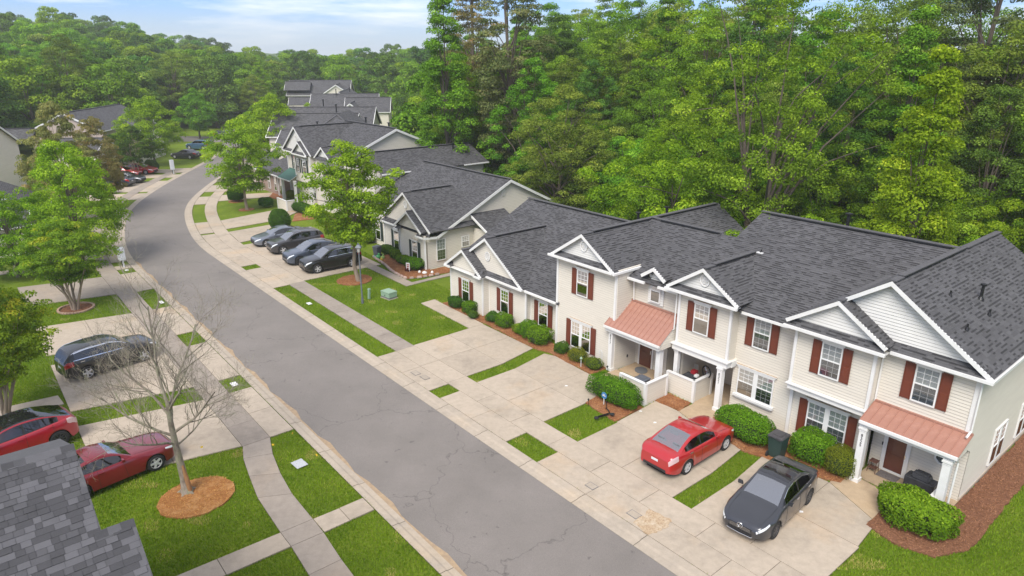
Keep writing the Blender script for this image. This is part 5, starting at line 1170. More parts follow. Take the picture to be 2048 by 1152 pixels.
mb = MB(); mb.box(q1.x - .5, q3.x - .35, q3.y - .35, q3.y - .22, 0, q3.z - .35, M['siding']); F.part('wall', mb)
mb = MB(); mb.box(XL + .4, q1.x - .4, q1.y + 4.6, q1.y + 4.72, 0, q1.z - 2.3, M['siding']); F.part('wall', mb)
# ------------------------------------------------------------ vegetation
LM = {
 'poplar': mat_leaf('leaf_mid_green', (.05, .12, .008), (.20, .36, .022), (.36, .52, .05), objvar=.24, trans=.28),
 'oak': mat_leaf('leaf_olive_green', (.05, .10, .012), (.22, .32, .04), (.40, .48, .08), objvar=.22, trans=.28),
 'bright': mat_leaf('leaf_bright_green', (.06, .14, .005), (.26, .41, .02), (.46, .57, .05), objvar=.12, trans=.42),
 'dark': mat_leaf('leaf_dark_green', (.025, .07, .010), (.12, .23, .028), (.22, .35, .05), objvar=.24, trans=.25),
 'myrtle': mat_leaf('leaf_crepe_myrtle', (.05, .11, .012), (.19, .29, .02), (.36, .36, .035), objvar=.08, trans=.42, bright=1.4),
 'rust': mat_leaf('leaf_rust_green', (.13, .15, .045), (.30, .27, .09), (.42, .29, .12), objvar=.12),
 'pine': mat_leaf('needles_olive', (.05, .08, .02), (.17, .19, .06), (.26, .24, .09), objvar=.15, trans=.15),
 'hedge': mat_leaf('leaf_hedge', (.035, .11, .004), (.15, .28, .012), (.27, .42, .03), objvar=.1, trans=.3),
 'hedge_d': mat_leaf('leaf_dark_hedge', (.02, .065, .006), (.07, .15, .014), (.15, .22, .03), objvar=.12, trans=.25),
 'olivehedge': mat_leaf('leaf_olive_hedge', (.07, .10, .006), (.17, .21, .015), (.25, .27, .03), objvar=.08, trans=.25),
 'red': mat_leaf('leaf_dark_red', (.05, .008, .012), (.16, .02, .03), objvar=.1, trans=.2),
}
def leaf_quads(C, Rd, nleaf, size, rg, flat=.75, up=.35, outward=.7, shell=.45, aspect=.6):
    """C centres (n,3), Rd radii (n,) -> quads scattered over the clumps"""
    n = len(C); pw = Rd ** 2; pw = pw / pw.sum(); k = rg.choice(n, nleaf, p=pw)
    d = rg.normal(size=(nleaf, 3)); d /= np.linalg.norm(d, axis=1)[:, None]; low = d[:, 2] < -.25; d[low, 2] *= -1
    r = Rd[k] * (shell + (1 - shell) * rg.random(nleaf) ** .5)
    p = C[k] + d * r[:, None] * np.array([1, 1, flat])
    nn = d * outward * 1.35 + rg.normal(size=(nleaf, 3)) * .42 + np.array([0, 0, up]); nn /= np.linalg.norm(nn, axis=1)[:, None]
    t = rg.normal(size=(nleaf, 3)); t -= nn * (t * nn).sum(1)[:, None]; t /= np.linalg.norm(t, axis=1)[:, None]; b = np.cross(nn, t)
    s = size * rg.uniform(.6, 1.35, nleaf); V = np.zeros((nleaf, 4, 3))
    fold = nn * (s * .12)[:, None]
    V[:, 0] = p - t * s[:, None] * .5; V[:, 1] = p + b * s[:, None] * aspect * .5 + fold; V[:, 2] = p + t * s[:, None] * .5; V[:, 3] = p - b * s[:, None] * aspect * .5 + fold
    ct = rg.normal(0, .17, n)[k]
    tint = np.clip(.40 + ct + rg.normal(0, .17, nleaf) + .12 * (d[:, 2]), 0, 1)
    return V.reshape(-1, 3), tint
def crown_pts(shape, n, rg, h0, h1, rad, lump=.18, inner=.25):
    out = []; ph = rg.uniform(0, 6.28, 6)
    while len(out) < n:
        t = rg.random(); a = rg.uniform(0, 2 * np.pi)
        if shape == 'round': pr = math.sin(math.pi * min(1, (t * .92 + .08))) ** .55
        elif shape == 'cone': pr = (1 - t) ** .75 * (.35 + .65 * min(1, t / .12)) if t > 0 else 0
        elif shape == 'oval': pr = math.sin(math.pi * (t * .93 + .05)) ** .7 * (1.15 - .35 * t)
        elif shape == 'umbrella': pr = (.35 + .65 * min(1, t * 2.2)) * (1 - max(0, t - .45) / .58) ** .5 if t < 1 else 0
        elif shape == 'wide': pr = math.sin(math.pi * (t * .85 + .13)) ** .5
        else: pr = 1
        lm = 1 + lump * (math.sin(2 * a + ph[0] + 3 * t) + math.sin(3 * a + ph[1] - 5 * t) * .8 + math.sin(5 * a + ph[2] + 9 * t) * .5)
        q = inner + (1 - inner) * rg.random() ** .45
        if rg.random() > .25 + .75 * pr: continue
        r = rad * pr * lm * q
        out.append((r * math.cos(a), r * math.sin(a), h0 + (h1 - h0) * t))
    return np.array(out)
def trunk_mesh(name, pts, rg, r0, htr, mat, forks=1, nb=26, spread=.25, hbase=0, lean=.3, thin=.035, sub=1):
    """trunk(s) and limbs reaching to crown points"""
    mb = MB(); heads = []
    for f in range(forks):
        a = 2 * math.pi * f / max(forks, 1) + rg.uniform(-.4, .4); o = 0 if forks == 1 else 1
        bx, by = math.cos(a) * r0 * .8 * o, math.sin(a) * r0 * .8 * o; tx, ty = math.cos(a) * spread * o + rg.normal(0, lean), math.sin(a) * spread * o + rg.normal(0, lean)
        P = []; n = 6; rad = []
        for i in range(n + 1):
            t = i / n; P.append((bx + tx * t ** 1.2 + rg.normal(0, .02 * htr ** .5), by + ty * t ** 1.2 + rg.normal(0, .02 * htr ** .5), htr * t - (.05 if i == 0 else 0)))
            rad.append(r0 * (1.35 if i == 0 else 1.0) * (1 - .62 * t) * (1 if forks == 1 else .72))
        mb.tube(P, rad, mat, 9 if r0 > .1 else 7, cap=False); heads.append((P, rad))
    idx = rg.choice(len(pts), min(nb, len(pts)), replace=False)
    for i in idx:
        e = Vector(pts[i]); P, rad = min(heads, key=lambda h: (Vector(h[0][-1]) - e).length)
        k = rg.integers(max(2, int(len(P) * .4)), len(P)); 
        zz = min(P[k][2], e.z - .2); b = Vector(P[k]); 
        if e.z < b.z: k = 3; b = Vector(P[3])
        m = b.lerp(e, .5) + Vector((rg.normal(0, .08), rg.normal(0, .08), (e - b).length * .12)); r1 = max(thin, rad[k] * .5)
        m1 = b.lerp(m, .5) + Vector((0, 0, .02)); m2 = m.lerp(e, .5) + Vector((rg.normal(0, .04), rg.normal(0, .04), .05))
        mb.tube([b, m1, m, m2, e], [r1, r1 * .8, r1 * .6, r1 * .42, r1 * .2], mat, 5, cap=False)
    return mb.mesh(name, smooth=60)
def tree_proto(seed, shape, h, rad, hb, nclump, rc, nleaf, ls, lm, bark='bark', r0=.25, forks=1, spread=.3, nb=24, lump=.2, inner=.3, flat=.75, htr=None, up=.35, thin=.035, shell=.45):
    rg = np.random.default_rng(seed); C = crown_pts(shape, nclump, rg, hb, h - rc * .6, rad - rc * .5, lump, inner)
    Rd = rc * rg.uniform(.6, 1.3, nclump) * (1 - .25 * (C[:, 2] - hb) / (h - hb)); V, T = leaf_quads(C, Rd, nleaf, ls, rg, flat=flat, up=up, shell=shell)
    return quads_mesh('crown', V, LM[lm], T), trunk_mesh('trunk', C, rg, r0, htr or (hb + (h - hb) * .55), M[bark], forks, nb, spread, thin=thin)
def plant_tree(name, proto, loc, rz=0, sc=1, label='', cat='tree', group=None, mat=None):
    t = empty(name, loc, rz, label=label, cat=cat, group=group); t.scale = (sc,) * 3 if not hasattr(sc, '__len__') else sc
    c = link('crown', proto[0], t); link('trunk', proto[1], t)
    return t
def matswap(proto, lm):
    me = proto[0].copy(); me.materials[0] = LM[lm]; return (me, proto[1])

# prototypes for the woods
PR = {}
PR['poplarA'] = tree_proto(1, 'oval', 22, 5.4, 1.2, 250, 1.1, 60000, .20, 'poplar', r0=.3, nb=30, shell=.3)
PR['poplarB'] = tree_proto(2, 'cone', 23, 5.0, .8, 270, 1.0, 60000, .20, 'poplar', r0=.28, nb=30, shell=.3)
PR['oakA'] = tree_proto(3, 'round', 20, 7.0, 1.5, 230, 1.4, 64000, .21, 'oak', r0=.36, nb=34, lump=.25, flat=.6, shell=.35)
PR['oakB'] = tree_proto(4, 'wide', 21, 6.7, 2.0, 210, 1.4, 60000, .21, 'oak', r0=.36, nb=40, lump=.28, flat=.55, shell=.35)
PR['pine'] = tree_proto(5, 'oval', 24, 4.6, 5, 190, 1.2, 40000, .20, 'pine', r0=.26, nb=50, flat=.45, htr=23)
PR['sparse'] = tree_proto(6, 'wide', 22, 7.4, 6.0, 330, .85, 50000, .16, 'poplar', r0=.40, nb=26, lump=.3, forks=2, spread=1.5, htr=12, inner=.2, thin=.06, bark='bark', shell=.2)
PR['bushA'] = tree_proto(7, 'round', 9, 3.8, .2, 170, .75, 46000, .14, 'bright', r0=.12, nb=16, lump=.3)
PR['bushB'] = tree_proto(8, 'oval', 9.5, 3.4, .2, 170, .75, 42000, .15, 'dark', r0=.14, nb=16, lump=.3)
PR['bushC'] = tree_proto(9, 'oval', 10, 3.0, .3, 150, .7, 38000, .145, 'poplar', r0=.12, nb=16, lump=.25)
PR['farA'] = tree_proto(10, 'round', 17.5, 6.6, .8, 85, 2.1, 15000, .5, 'poplar', r0=.3, nb=12, lump=.2, inner=.5)
PR['farB'] = tree_proto(11, 'round', 16, 6.0, .8, 75, 1.9, 13000, .5, 'oak', r0=.3, nb=12, lump=.26, inner=.5)
PR['farC'] = tree_proto(12, 'wide', 19, 5.8, .8, 80, 1.9, 14000, .5, 'dark', r0=.3, nb=12, lump=.22, inner=.5)
for a, b, c in (('oakA', 'poplar', 'oakA_p'), ('poplarA', 'bright', 'poplarA_b'), ('poplarA', 'dark', 'poplarA_d'), ('oakB', 'dark', 'oakB_d'), ('poplarB', 'bright', 'poplarB_b'), ('bushA', 'poplar', 'bushA_p'), ('bushB', 'bright', 'bushB_b'), ('bushB', 'oak', 'bushB_o'), ('farA', 'dark', 'farA_d'), ('farB', 'poplar', 'farB_p'), ('farA', 'bright', 'farA_b'), ('pine', 'rust', 'pine_r')): PR[c] = matswap(PR[a], b)

rf = random.Random(21)
def wood(name, key, x, y, sc, label, group, rz=None, z=0):
    s = sc * rf.uniform(.97, 1.03)
    d = {'poplarA': 'upright green', 'poplarA_b': 'upright bright', 'poplarA_d': 'upright dark', 'poplarB': 'pointed green', 'poplarB_b': 'pointed yellow-green', 'oakA': 'rounded olive', 'oakA_p': 'rounded green', 'oakB': 'spreading olive', 'oakB_d': 'spreading dark', 'pine': 'thin piny',
         'bushA': 'rounded bright', 'bushA_p': 'rounded green', 'bushB': 'oval dark', 'bushB_b': 'oval bright', 'bushB_o': 'oval olive', 'bushC': 'slim green', 'farA': 'rounded green', 'farA_d': 'rounded dark', 'farA_b': 'rounded bright', 'farB': 'rounded olive', 'farB_p': 'compact green', 'farC': 'broad dark'}[key]
    label = d + ' ' + label; group = d + ' ' + group
    return plant_tree(name, PR[key], (x, y, z), rf.uniform(0, 6.28) if rz is None else rz, (s * rf.uniform(.92, 1.08), s * rf.uniform(.92, 1.08), s), label, group=group)
G_NEAR, L_NEAR = 'trees of the dense wood behind the near townhouses', 'leafy tree of the dense green wood behind the near townhouse row'
G_EDGE, L_EDGE = 'bushy undergrowth trees along the edge of the wood', 'bushy young tree at the wood edge just behind the near roofs'
G_FAR, L_FAR = 'hazy trees of the far woods', 'hazy tree in the far woods beyond the last houses'
G_LEFT, L_LEFT = 'trees of the left woods', 'tree in the green woods beyond the left row of houses'
# right wood: rows parallel to the near row, bending with the street
def edge_x(u): return u
for row, (v0, step, keys, hs, lab, grp) in enumerate([
        (31.0, 3.6, ['bushA', 'bushB', 'bushC', 'bushA_p', 'bushB_b', 'bushB', 'bushB_o', 'bushC'], (.75, 1.1), L_EDGE, G_EDGE),
        (34.5, 4.6, ['bushC', 'bushB', 'bushA', 'bushA_p', 'bushB_o', 'bushC', 'bushB'], (.85, 1.25), L_EDGE, G_EDGE),
        (37.0, 5.6, ['poplarA', 'poplarB', 'oakA', 'poplarA_b', 'oakB_d', 'poplarA_d', 'oakA_p', 'poplarB'], (.62, .86), L_NEAR, G_NEAR),
        (43.5, 6.6, ['oakA', 'poplarA', 'oakB', 'poplarB', 'oakA_p', 'poplarA_d', 'oakA'], (.86, 1.0), L_NEAR, G_NEAR),
        (51.5, 7.4, ['oakB', 'poplarA', 'pine', 'oakA', 'poplarB', 'oakA_p', 'poplarA_b'], (.98, 1.14), L_NEAR, G_NEAR),
        (61.0, 8.4, ['poplarA', 'oakA', 'poplarB', 'pine', 'oakB'], (1.05, 1.2), L_NEAR, G_NEAR)]):
    u = -34 if row < 2 else -44
    while u < 66:
        w = W(u + rf.uniform(-1, 1), v0 + rf.uniform(-.8, 1.2) + max(0, min(4, (u - 20) * .25))) if u < 38 else None
        if w is None:
            b = W(38, v0 + 4); ang = R(129.5 - (u - 38) * .75); k = u - 38
            w = b + Vector((math.cos(R(129.5 - k * .38)) * k, math.sin(R(129.5 - k * .38)) * k, 0)) + Vector((rf.uniform(-1, 1), rf.uniform(-1, 1), 0))
        key = rf.choice(keys); sc = rf.uniform(*hs)
        if row == 0 and -16 < u < 17 and v0 < 28: sc *= .85
        if w.y > 5: wood('woodland_tree' if row > 1 else 'young_tree', key, w.x, w.y, sc, lab, grp)
        u += step * rf.uniform(.85, 1.15)
# special trees of the right wood that can be told apart
def at_px(px, y, py0=None):   # world x for a column at world distance y
    d = rayd(px, 300); return CAMP.x + d.x / d.y * y
sx = [(1535, 46.5, 'sparse', .98, 'tall open crowned tree with bare forking limbs and yellow green leaves above the ridge'), (1345, 47, 'bushA', 1.3, 'bright green rounded tree just above the middle roof of the near row'),
      (1020, 74, 'pine', 1.05, 'dark thin pine standing tallest left of the middle of the wood'), (950, 86, 'pine_r', 1.02, 'brown tinged tree rising in the wood left of the tall pine'), (1600, 35, 'bushA', .95, 'yellow green bush showing above the long main roof ridge'),
      (895, 74, 'poplarB', 1.02, 'tall pointed pale green tree at the left shoulder of the wood'), (1850, 33, 'poplarB_b', .72, 'bright yellow green conical tree behind the right end roof')]
sx += [(1000, 82, 'oakA_p', .78, 'rounded green tree in front of the brown tinged pine'), (1065, 68, 'poplarA', .72, 'upright green tree at the foot of the tall dark pine'), (965, 86, 'bushA_p', 1.2, 'broad low green tree behind the right end of the two storey row'), (1120, 62, 'oakA', .68, 'olive round tree below and right of the tall dark pine')]
for px, y, key, sc, lab in sx: plant_tree('woodland_tree', PR[key], (at_px(px, y), y, 0), rf.uniform(0, 6), sc, lab)
# wood behind the C and D rows up to the far horizon
def in_frame(x, y):
    d = Vector((x, y, 8)) - CAMP; f = d.y * c_ - d.z * s_; px = 1024 + 1365 * d.x / f; return -120 < px < 2170
avoid = [(-44, 165, 13), (-48, 176, 13), (-40, 146, 12), (-26, 97, 17), (-34, 152, 19), (-50, 190, 15), (-66, 105, 13), (-66, 78, 14), (-50, 128, 13), (-56, 135, 10), (-46, 118, 9), (-40, 108, 8)]
def ok_spot(x, y, m=0):
    if not in_frame(x, y): return False
    for ax, ay, r in avoid:
        if (x - ax) ** 2 + (y - ay) ** 2 < (r + m) ** 2: return False
    s, v = inv(x, y)
    if -30 < s < 150 and -20 < v < 24: return False
    return True
placed = []
def scatter(n, x0, x1, y0, y1, dmin, keys, sc, name, lab, grp, z=lambda x, y: 0, cond=lambda x, y: True):
    c = 0; tries = 0
    while c < n and tries < n * 40:
        tries += 1; x, y = rf.uniform(x0, x1), rf.uniform(y0, y1)
        if not cond(x, y) or not ok_spot(x, y, 2): continue
        if any((x - a) ** 2 + (y - b) ** 2 < dmin ** 2 for a, b in placed): continue
        placed.append((x, y)); k = rf.choice(keys); s = rf.uniform(*sc) * (.45 if k.startswith('bush') and False else 1)
        wood(name, k, x, y, s, lab, grp, z=z(x, y)); c += 1
FARK = ['farA', 'farB', 'farC', 'farA_d', 'farB_p', 'farA', 'farB_p', 'farA_b']
BIG = ['poplarA', 'oakA', 'oakB', 'oakA_p', 'poplarA_d', 'oakA_p', 'oakA', 'poplarA_b']
scatter(46, -22, 22, 92, 160, 5.5, BIG, (.72, .95), 'woodland_tree', 'tree of the wood on the right beyond the far townhouse rows', 'trees beyond the far rows on the right', cond=lambda x, y: x > -12 + (120 - y) * .12)
hillz = lambda x, y: 13 * max(0, min(1, (-x / y - .36) / .26)) * max(0, min(1, (y - 150) / 90))
scatter(92, -150, -5, 165, 235, 6.3, FARK, (.78, 1.0), 'distant_tree', L_FAR, G_FAR, z=hillz)
scatter(74, -230, -20, 225, 330, 7.6, FARK, (.85, 1.1), 'distant_tree', L_FAR, G_FAR, z=hillz)
scatter(44, -330, -140, 300, 400, 9, FARK, (.95, 1.25), 'distant_tree', 'tree on the wooded rise along the left horizon', 'trees on the left rise', z=hillz)
scatter(64, -150, -66, 105, 165, 5.8, FARK + BIG[:4], (.72, .95), 'woodland_tree', L_LEFT, G_LEFT)
scatter(26, -120, -74, 74, 110, 6.0, BIG + ['bushB', 'bushC'], (.62, .85), 'woodland_tree', L_LEFT, G_LEFT)
scatter(24, -66, -40, 143, 182, 6.5, BIG, (.55, .8), 'woodland_tree', 'tree of the wood behind the side street beyond the bend', 'trees behind the side street')
scatter(14, -52, -40, 150, 176, 6.0, ['poplarA', 'bushB', 'oakA_p'], (.5, .7), 'woodland_tree', 'tree of the wood behind the side street beyond the bend', 'trees behind the side street')
scatter(30, -16, 14, 80, 112, 4.6, ['bushA_p', 'bushC', 'farA', 'farB_p', 'bushB', 'poplarA', 'oakA_p'], (.7, .95), 'woodland_tree', 'tree behind the right end of the two storey row', 'trees at the left end of the right hand wood', cond=lambda x, y: x > -.145 * y and (x + 2.6) ** 2 + (y - 71) ** 2 > 100)
print('placed', len(placed))
# distant tree covered ridge closing the horizon
def ridge(name, x0, x1, y, h, seed):
    mb = MB(); r_ = random.Random(seed); n = 160; rows = []
    for j, (dy, k) in enumerate(((0, 0), (10, .6), (30, 1.0), (120, .9), (240, 0))):
        rows.append([(x0 + (x1 - x0) * i / n, y + dy + r_.uniform(-4, 4), max(0, (h * (.75 + .2 * math.sin(i * .09 + seed) + .12 * math.sin(i * .31)) + r_.uniform(-1.6, 1.6)) * k)) for i in range(n + 1)])
    for a, b in zip(rows, rows[1:]):
        for i in range(n): mb.poly([a[i], a[i + 1], b[i + 1], b[i]], M['farwood'])
    mb.obj(name, kind='structure')
M['farwood'] = mat_noise('far_wooded_hills', (.045, .085, .025), (.09, .14, .045), scale=.12, rough=1, coords='World', detail=8, bump=1)
ridge('hills', -900, 700, 620, 17, 3)

# ------------------------------------------------------------ yard trees
YT = {}
YT['maple'] = tree_proto(31, 'oval', 10.5, 3.1, 2.9, 230, .66, 27000, .18, 'poplar', bark='bark_pale', r0=.15, nb=60, lump=.28, inner=.12, htr=7.5, thin=.018, shell=.2)
LM['maple'] = mat_leaf('leaf_young_maple', (.07, .14, .008), (.25, .37, .02), (.40, .50, .05), objvar=.06, hue=.004, trans=.42, bright=1.35)
YT['maple2'] = tree_proto(38, 'oval', 9.6, 3.6, 2.0, 190, .75, 21000, .2, 'maple', bark='bark_pale', r0=.15, nb=50, lump=.25, inner=.15, htr=6.5, thin=.02, shell=.3)
YT['myrtle'] = tree_proto(32, 'umbrella', 6.4, 3.35, 2.1, 230, .62, 34000, .13, 'myrtle', bark='bark_pale', r0=.15, forks=4, spread=1.3, nb=40, lump=.16, inner=.2, htr=3.2, flat=.4, thin=.025)
YT['broad'] = tree_proto(33, 'round', 10.2, 4.4, .9, 260, .85, 42000, .17, 'bright', r0=.2, nb=26, lump=.2, inner=.35)
YT['rust'] = tree_proto(34, 'oval', 11.5, 4.2, 1.4, 230, .85, 32000, .2, 'rust', bark='bark_pale', r0=.17, forks=3, spread=.9, nb=34, lump=.22, flat=.5)
YT['small'] = tree_proto(35, 'round', 6.9, 2.9, 1.9, 130, .6, 19000, .15, 'hedge_d', bark='bark_pale', r0=.12, forks=3, spread=.9, nb=20, lump=.18)
YT['street'] = tree_proto(36, 'oval', 9.8, 4.0, 1.6, 180, .85, 26000, .2, 'poplar', r0=.17, nb=26, lump=.24)
def yt(name, key, x, y, sc, rz, label, lm=None):
    pr = YT[key]
    if lm: pr = (pr[0].copy(), pr[1]); pr[0].materials[0] = LM[lm]
    return plant_tree(name, pr, (x, y, 0), rz, sc, label)
yt('maple_tree', 'maple', -11.45, 47.9, 1, .6, 'airy young tree in a mulch circle behind the street lamp, half hiding a black car', lm='maple')
yt('maple_tree', 'maple2', -28.5, 72.2, 1, 2.0, 'young tree with dense pale green crown on the lawn inside the bend')
yt('crepe_myrtle', 'myrtle', -28.7, 42.0, (.9, .9, .98), .3, 'spreading multi stemmed crepe myrtle in a brick ringed bed')
yt('crepe_myrtle', 'myrtle', -23.2, 27.6, (.9, .9, 1.06), 2.4, 'multi stemmed crepe myrtle cut by the left edge above the red crossover')
yt('broad_tree', 'broad', -34.2, 52.0, (.86, .86, .98), 1.0, 'large bright yellow green tree at the left behind the crepe myrtle', lm='maple')
yt('broad_tree', 'broad', -37.2, 49.0, (.72, .72, .66), 2.0, 'low bright green tree at the left edge below the large yellow green one', lm='bright')
yt('brown_leaved_tree', 'rust', -43.6, 66.5, (.74, .74, 1.05), 0, 'brown tinged tree at the far left between the two house roofs')
yt('brown_leaved_tree', 'rust', -43.4, 72, (.66, .66, .88), 2, 'brown tinged tree left of the two dark sedans')
yt('small_tree', 'small', -51.7, 93.8, (1.05, 1.05, 1.0), 1, 'small dark green tree with a pale forked trunk before the far red car')
yt('street_tree', 'street', -53.1, 102.1, (1.0, 1.0, 1.05), 1, 'rounded pale green tree behind the small dark green tree near the far mailbox', lm='maple')
yt('street_tree', 'street', -61.5, 137, (1.0, 1.0, 1.0), 3, 'single round tree on the grass between the blue wagon and the side street')
def xt(name, key, px, y, sc, label, lm=None):
    pr = YT[key]
    if lm: pr = (pr[0].copy(), pr[1]); pr[0].materials[0] = LM[lm]
    return plant_tree(name, pr, (at_px(px, y), y, 0), px, sc, label)
xt('street_tree', 'street', 547, 97, 1.12, 'pale green tree hiding the car park left of the far townhouses', 'maple')
xt('street_tree', 'street', 578, 118, .75, 'green tree close against the left end of the far townhouse roofs')
xt('street_tree', 'street', 622, 136, .72, 'small pale tree standing before the farthest pale townhouses', 'maple')
xt('street_tree', 'street', 505, 112, .75, 'small tree left of the pale green tree by the car park')

# bare dead tree, recursive limbs
def bare_tree(seed):
    rg = random.Random(seed); trunk = MB(); branches = MB(); tw = MB(); B_ = M['bark_dead']
    def grow(p, d, L_, r, lvl):
        n = 5; pts = [p]; rad = [r]; q = p.copy(); dd = d.copy()
        for i in range(n):
            dd = (dd + Vector((rg.gauss(0, .12), rg.gauss(0, .12), rg.gauss(.035, .08)))).normalized(); q = q + dd * (L_ / n); pts.append(q.copy()); rad.append(r * (1 - .62 * (i + 1) / n))
        (branches if lvl < 3 else tw).tube(pts, rad, B_, 6 if lvl < 2 else (4 if lvl < 3 else 3), cap=False)
        if lvl >= 5: return
        k = {1: 7, 2: 6, 3: 5, 4: 3}[lvl]
        for j in range(k):
            t = .22 + .78 * (j + rg.random()) / k; i = min(n - 1, int(t * n)); b = pts[i].lerp(pts[i + 1], t * n - i) if i < n else pts[-1]
            ax = Vector((rg.gauss(0, 1), rg.gauss(0, 1), rg.gauss(0, .6))); side = ax.cross(dd).normalized(); a = rg.uniform(.45, .95)
            nd = (dd * math.cos(a) + side * math.sin(a) + Vector((0, 0, .08))).normalized()
            grow(b, nd, L_ * rg.uniform(.42, .62), max(.0036, rad[i] * .5), lvl + 1)
    base = [(0, 0, -.05), (0, 0, .12), (-.02, .02, .6), (-.06, .03, 1.3), (-.10, .0, 2.0), (-.12, -.03, 2.7), (-.10, -.02, 3.4)]
    trunk.tube(base, [.30, .19, .145, .125, .11, .095, .08], B_, 12, cap=False)
    for a in range(5):
        w = a * 1.26 + .3; trunk.tube([(math.cos(w) * .06, math.sin(w) * .06, .22), (math.cos(w) * .2, math.sin(w) * .2, .07), (math.cos(w) * .42, math.sin(w) * .42, .0)], [.10, .07, .03], B_, 6)
    tops = [((-.10, -.02, 3.3), (-.15, .1, 1), 3.3, .07), ((-.10, -.02, 3.0), (.45, .15, .9), 3.1, .06), ((-.1, 0, 2.3), (.75, -.35, .55), 2.7, .055), ((-.1, 0, 2.2), (-.8, .3, .5), 2.7, .055),
            ((-.1, 0, 1.9), (-.7, -.5, .35), 2.4, .045), ((-.1, 0, 2.6), (.1, .9, .6), 2.6, .05), ((-.1, 0, 2.9), (-.6, .6, .8), 2.8, .055), ((-.1, 0, 1.8), (.8, .4, .3), 2.0, .035), ((-.1, 0, 3.1), (.3, -.8, .8), 2.4, .05)]
    for p, d, L_, r in tops: grow(Vector(p), Vector(d).normalized(), L_, r, 1)
    return trunk.mesh('trunk', smooth=60), branches.mesh('branches', smooth=60), tw.mesh('twigs')
t_, b_, w_ = bare_tree(4); p = W(5.1, -10.95)
bt = empty('bare_tree', p, .5, label='leafless dead tree with peeling bark standing in the tan mulch circle', cat='tree'); bt.scale = (1.02, 1.02, 1.15)
link('trunk', t_, bt); link('branches', b_, bt); link('twigs', w_, bt)
mb = MB(); mb.tube([(.10, -.10, .12), (.06, -.10, .6), (-.0, -.075, 1.1)], [.10, .085, .04], M['bare_wood'], 8); mb.obj('bare_wood_patch', bt, smooth=60)

# ------------------------------------------------------------ shrubs
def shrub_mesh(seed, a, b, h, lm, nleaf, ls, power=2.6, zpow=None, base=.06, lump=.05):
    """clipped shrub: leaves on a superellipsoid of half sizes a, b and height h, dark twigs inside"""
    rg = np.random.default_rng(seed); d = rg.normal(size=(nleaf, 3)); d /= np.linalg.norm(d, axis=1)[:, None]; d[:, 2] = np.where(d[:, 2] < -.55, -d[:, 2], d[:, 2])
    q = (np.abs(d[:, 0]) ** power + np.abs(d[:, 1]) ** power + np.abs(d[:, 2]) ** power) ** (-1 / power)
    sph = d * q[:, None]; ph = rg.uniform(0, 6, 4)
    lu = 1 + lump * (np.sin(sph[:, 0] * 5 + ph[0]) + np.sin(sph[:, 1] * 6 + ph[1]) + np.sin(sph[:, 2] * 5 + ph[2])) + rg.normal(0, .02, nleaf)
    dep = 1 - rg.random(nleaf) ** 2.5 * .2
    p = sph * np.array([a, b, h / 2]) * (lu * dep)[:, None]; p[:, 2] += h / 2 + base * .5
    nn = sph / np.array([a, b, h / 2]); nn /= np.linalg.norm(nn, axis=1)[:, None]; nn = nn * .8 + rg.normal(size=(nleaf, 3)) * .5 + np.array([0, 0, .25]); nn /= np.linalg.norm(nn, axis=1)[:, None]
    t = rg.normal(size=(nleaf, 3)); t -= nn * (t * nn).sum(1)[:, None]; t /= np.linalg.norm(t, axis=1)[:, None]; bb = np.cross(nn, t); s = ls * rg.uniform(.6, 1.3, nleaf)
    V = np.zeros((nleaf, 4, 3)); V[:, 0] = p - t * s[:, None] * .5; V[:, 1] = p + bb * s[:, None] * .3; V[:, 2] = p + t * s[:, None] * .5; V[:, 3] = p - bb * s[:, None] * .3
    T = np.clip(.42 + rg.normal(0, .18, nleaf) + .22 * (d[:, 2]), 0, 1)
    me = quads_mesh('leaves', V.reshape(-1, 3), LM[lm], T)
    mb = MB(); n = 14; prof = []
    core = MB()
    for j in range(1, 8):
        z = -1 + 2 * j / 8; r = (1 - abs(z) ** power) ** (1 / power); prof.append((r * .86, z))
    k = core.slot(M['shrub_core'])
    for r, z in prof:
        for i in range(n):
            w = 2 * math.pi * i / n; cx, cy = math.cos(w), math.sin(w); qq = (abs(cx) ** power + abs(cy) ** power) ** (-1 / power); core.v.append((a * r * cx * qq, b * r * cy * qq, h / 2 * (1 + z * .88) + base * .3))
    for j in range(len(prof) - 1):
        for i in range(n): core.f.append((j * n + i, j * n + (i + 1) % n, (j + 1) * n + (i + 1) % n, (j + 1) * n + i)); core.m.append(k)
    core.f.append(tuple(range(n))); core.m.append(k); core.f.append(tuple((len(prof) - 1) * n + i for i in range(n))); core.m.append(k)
    return me, core.mesh('twigs', smooth=60)
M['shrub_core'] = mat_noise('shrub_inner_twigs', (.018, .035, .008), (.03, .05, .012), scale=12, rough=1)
def shrub(name, s, v, a, b, h, lm, label, seed=1, n=None, ls=.075, power=2.6, rot=0, group=None, base=.06, lump=.05, straight=False):
    n = n or int((a * b * 3.14 + 3.14 * (a + b) * h) * 900); n = min(n, 12000)
    l, c = shrub_mesh(seed, a, b, h, lm, n, ls, power, base=base, lump=lump); p = WS(s, v) if straight else W(s, v)
    r = empty(name, p, (A0 if straight else head_at(s)) - R(90) + rot, label=label, cat='shrub', group=group); link('leaves', l, r); link('twigs', c, r); return r
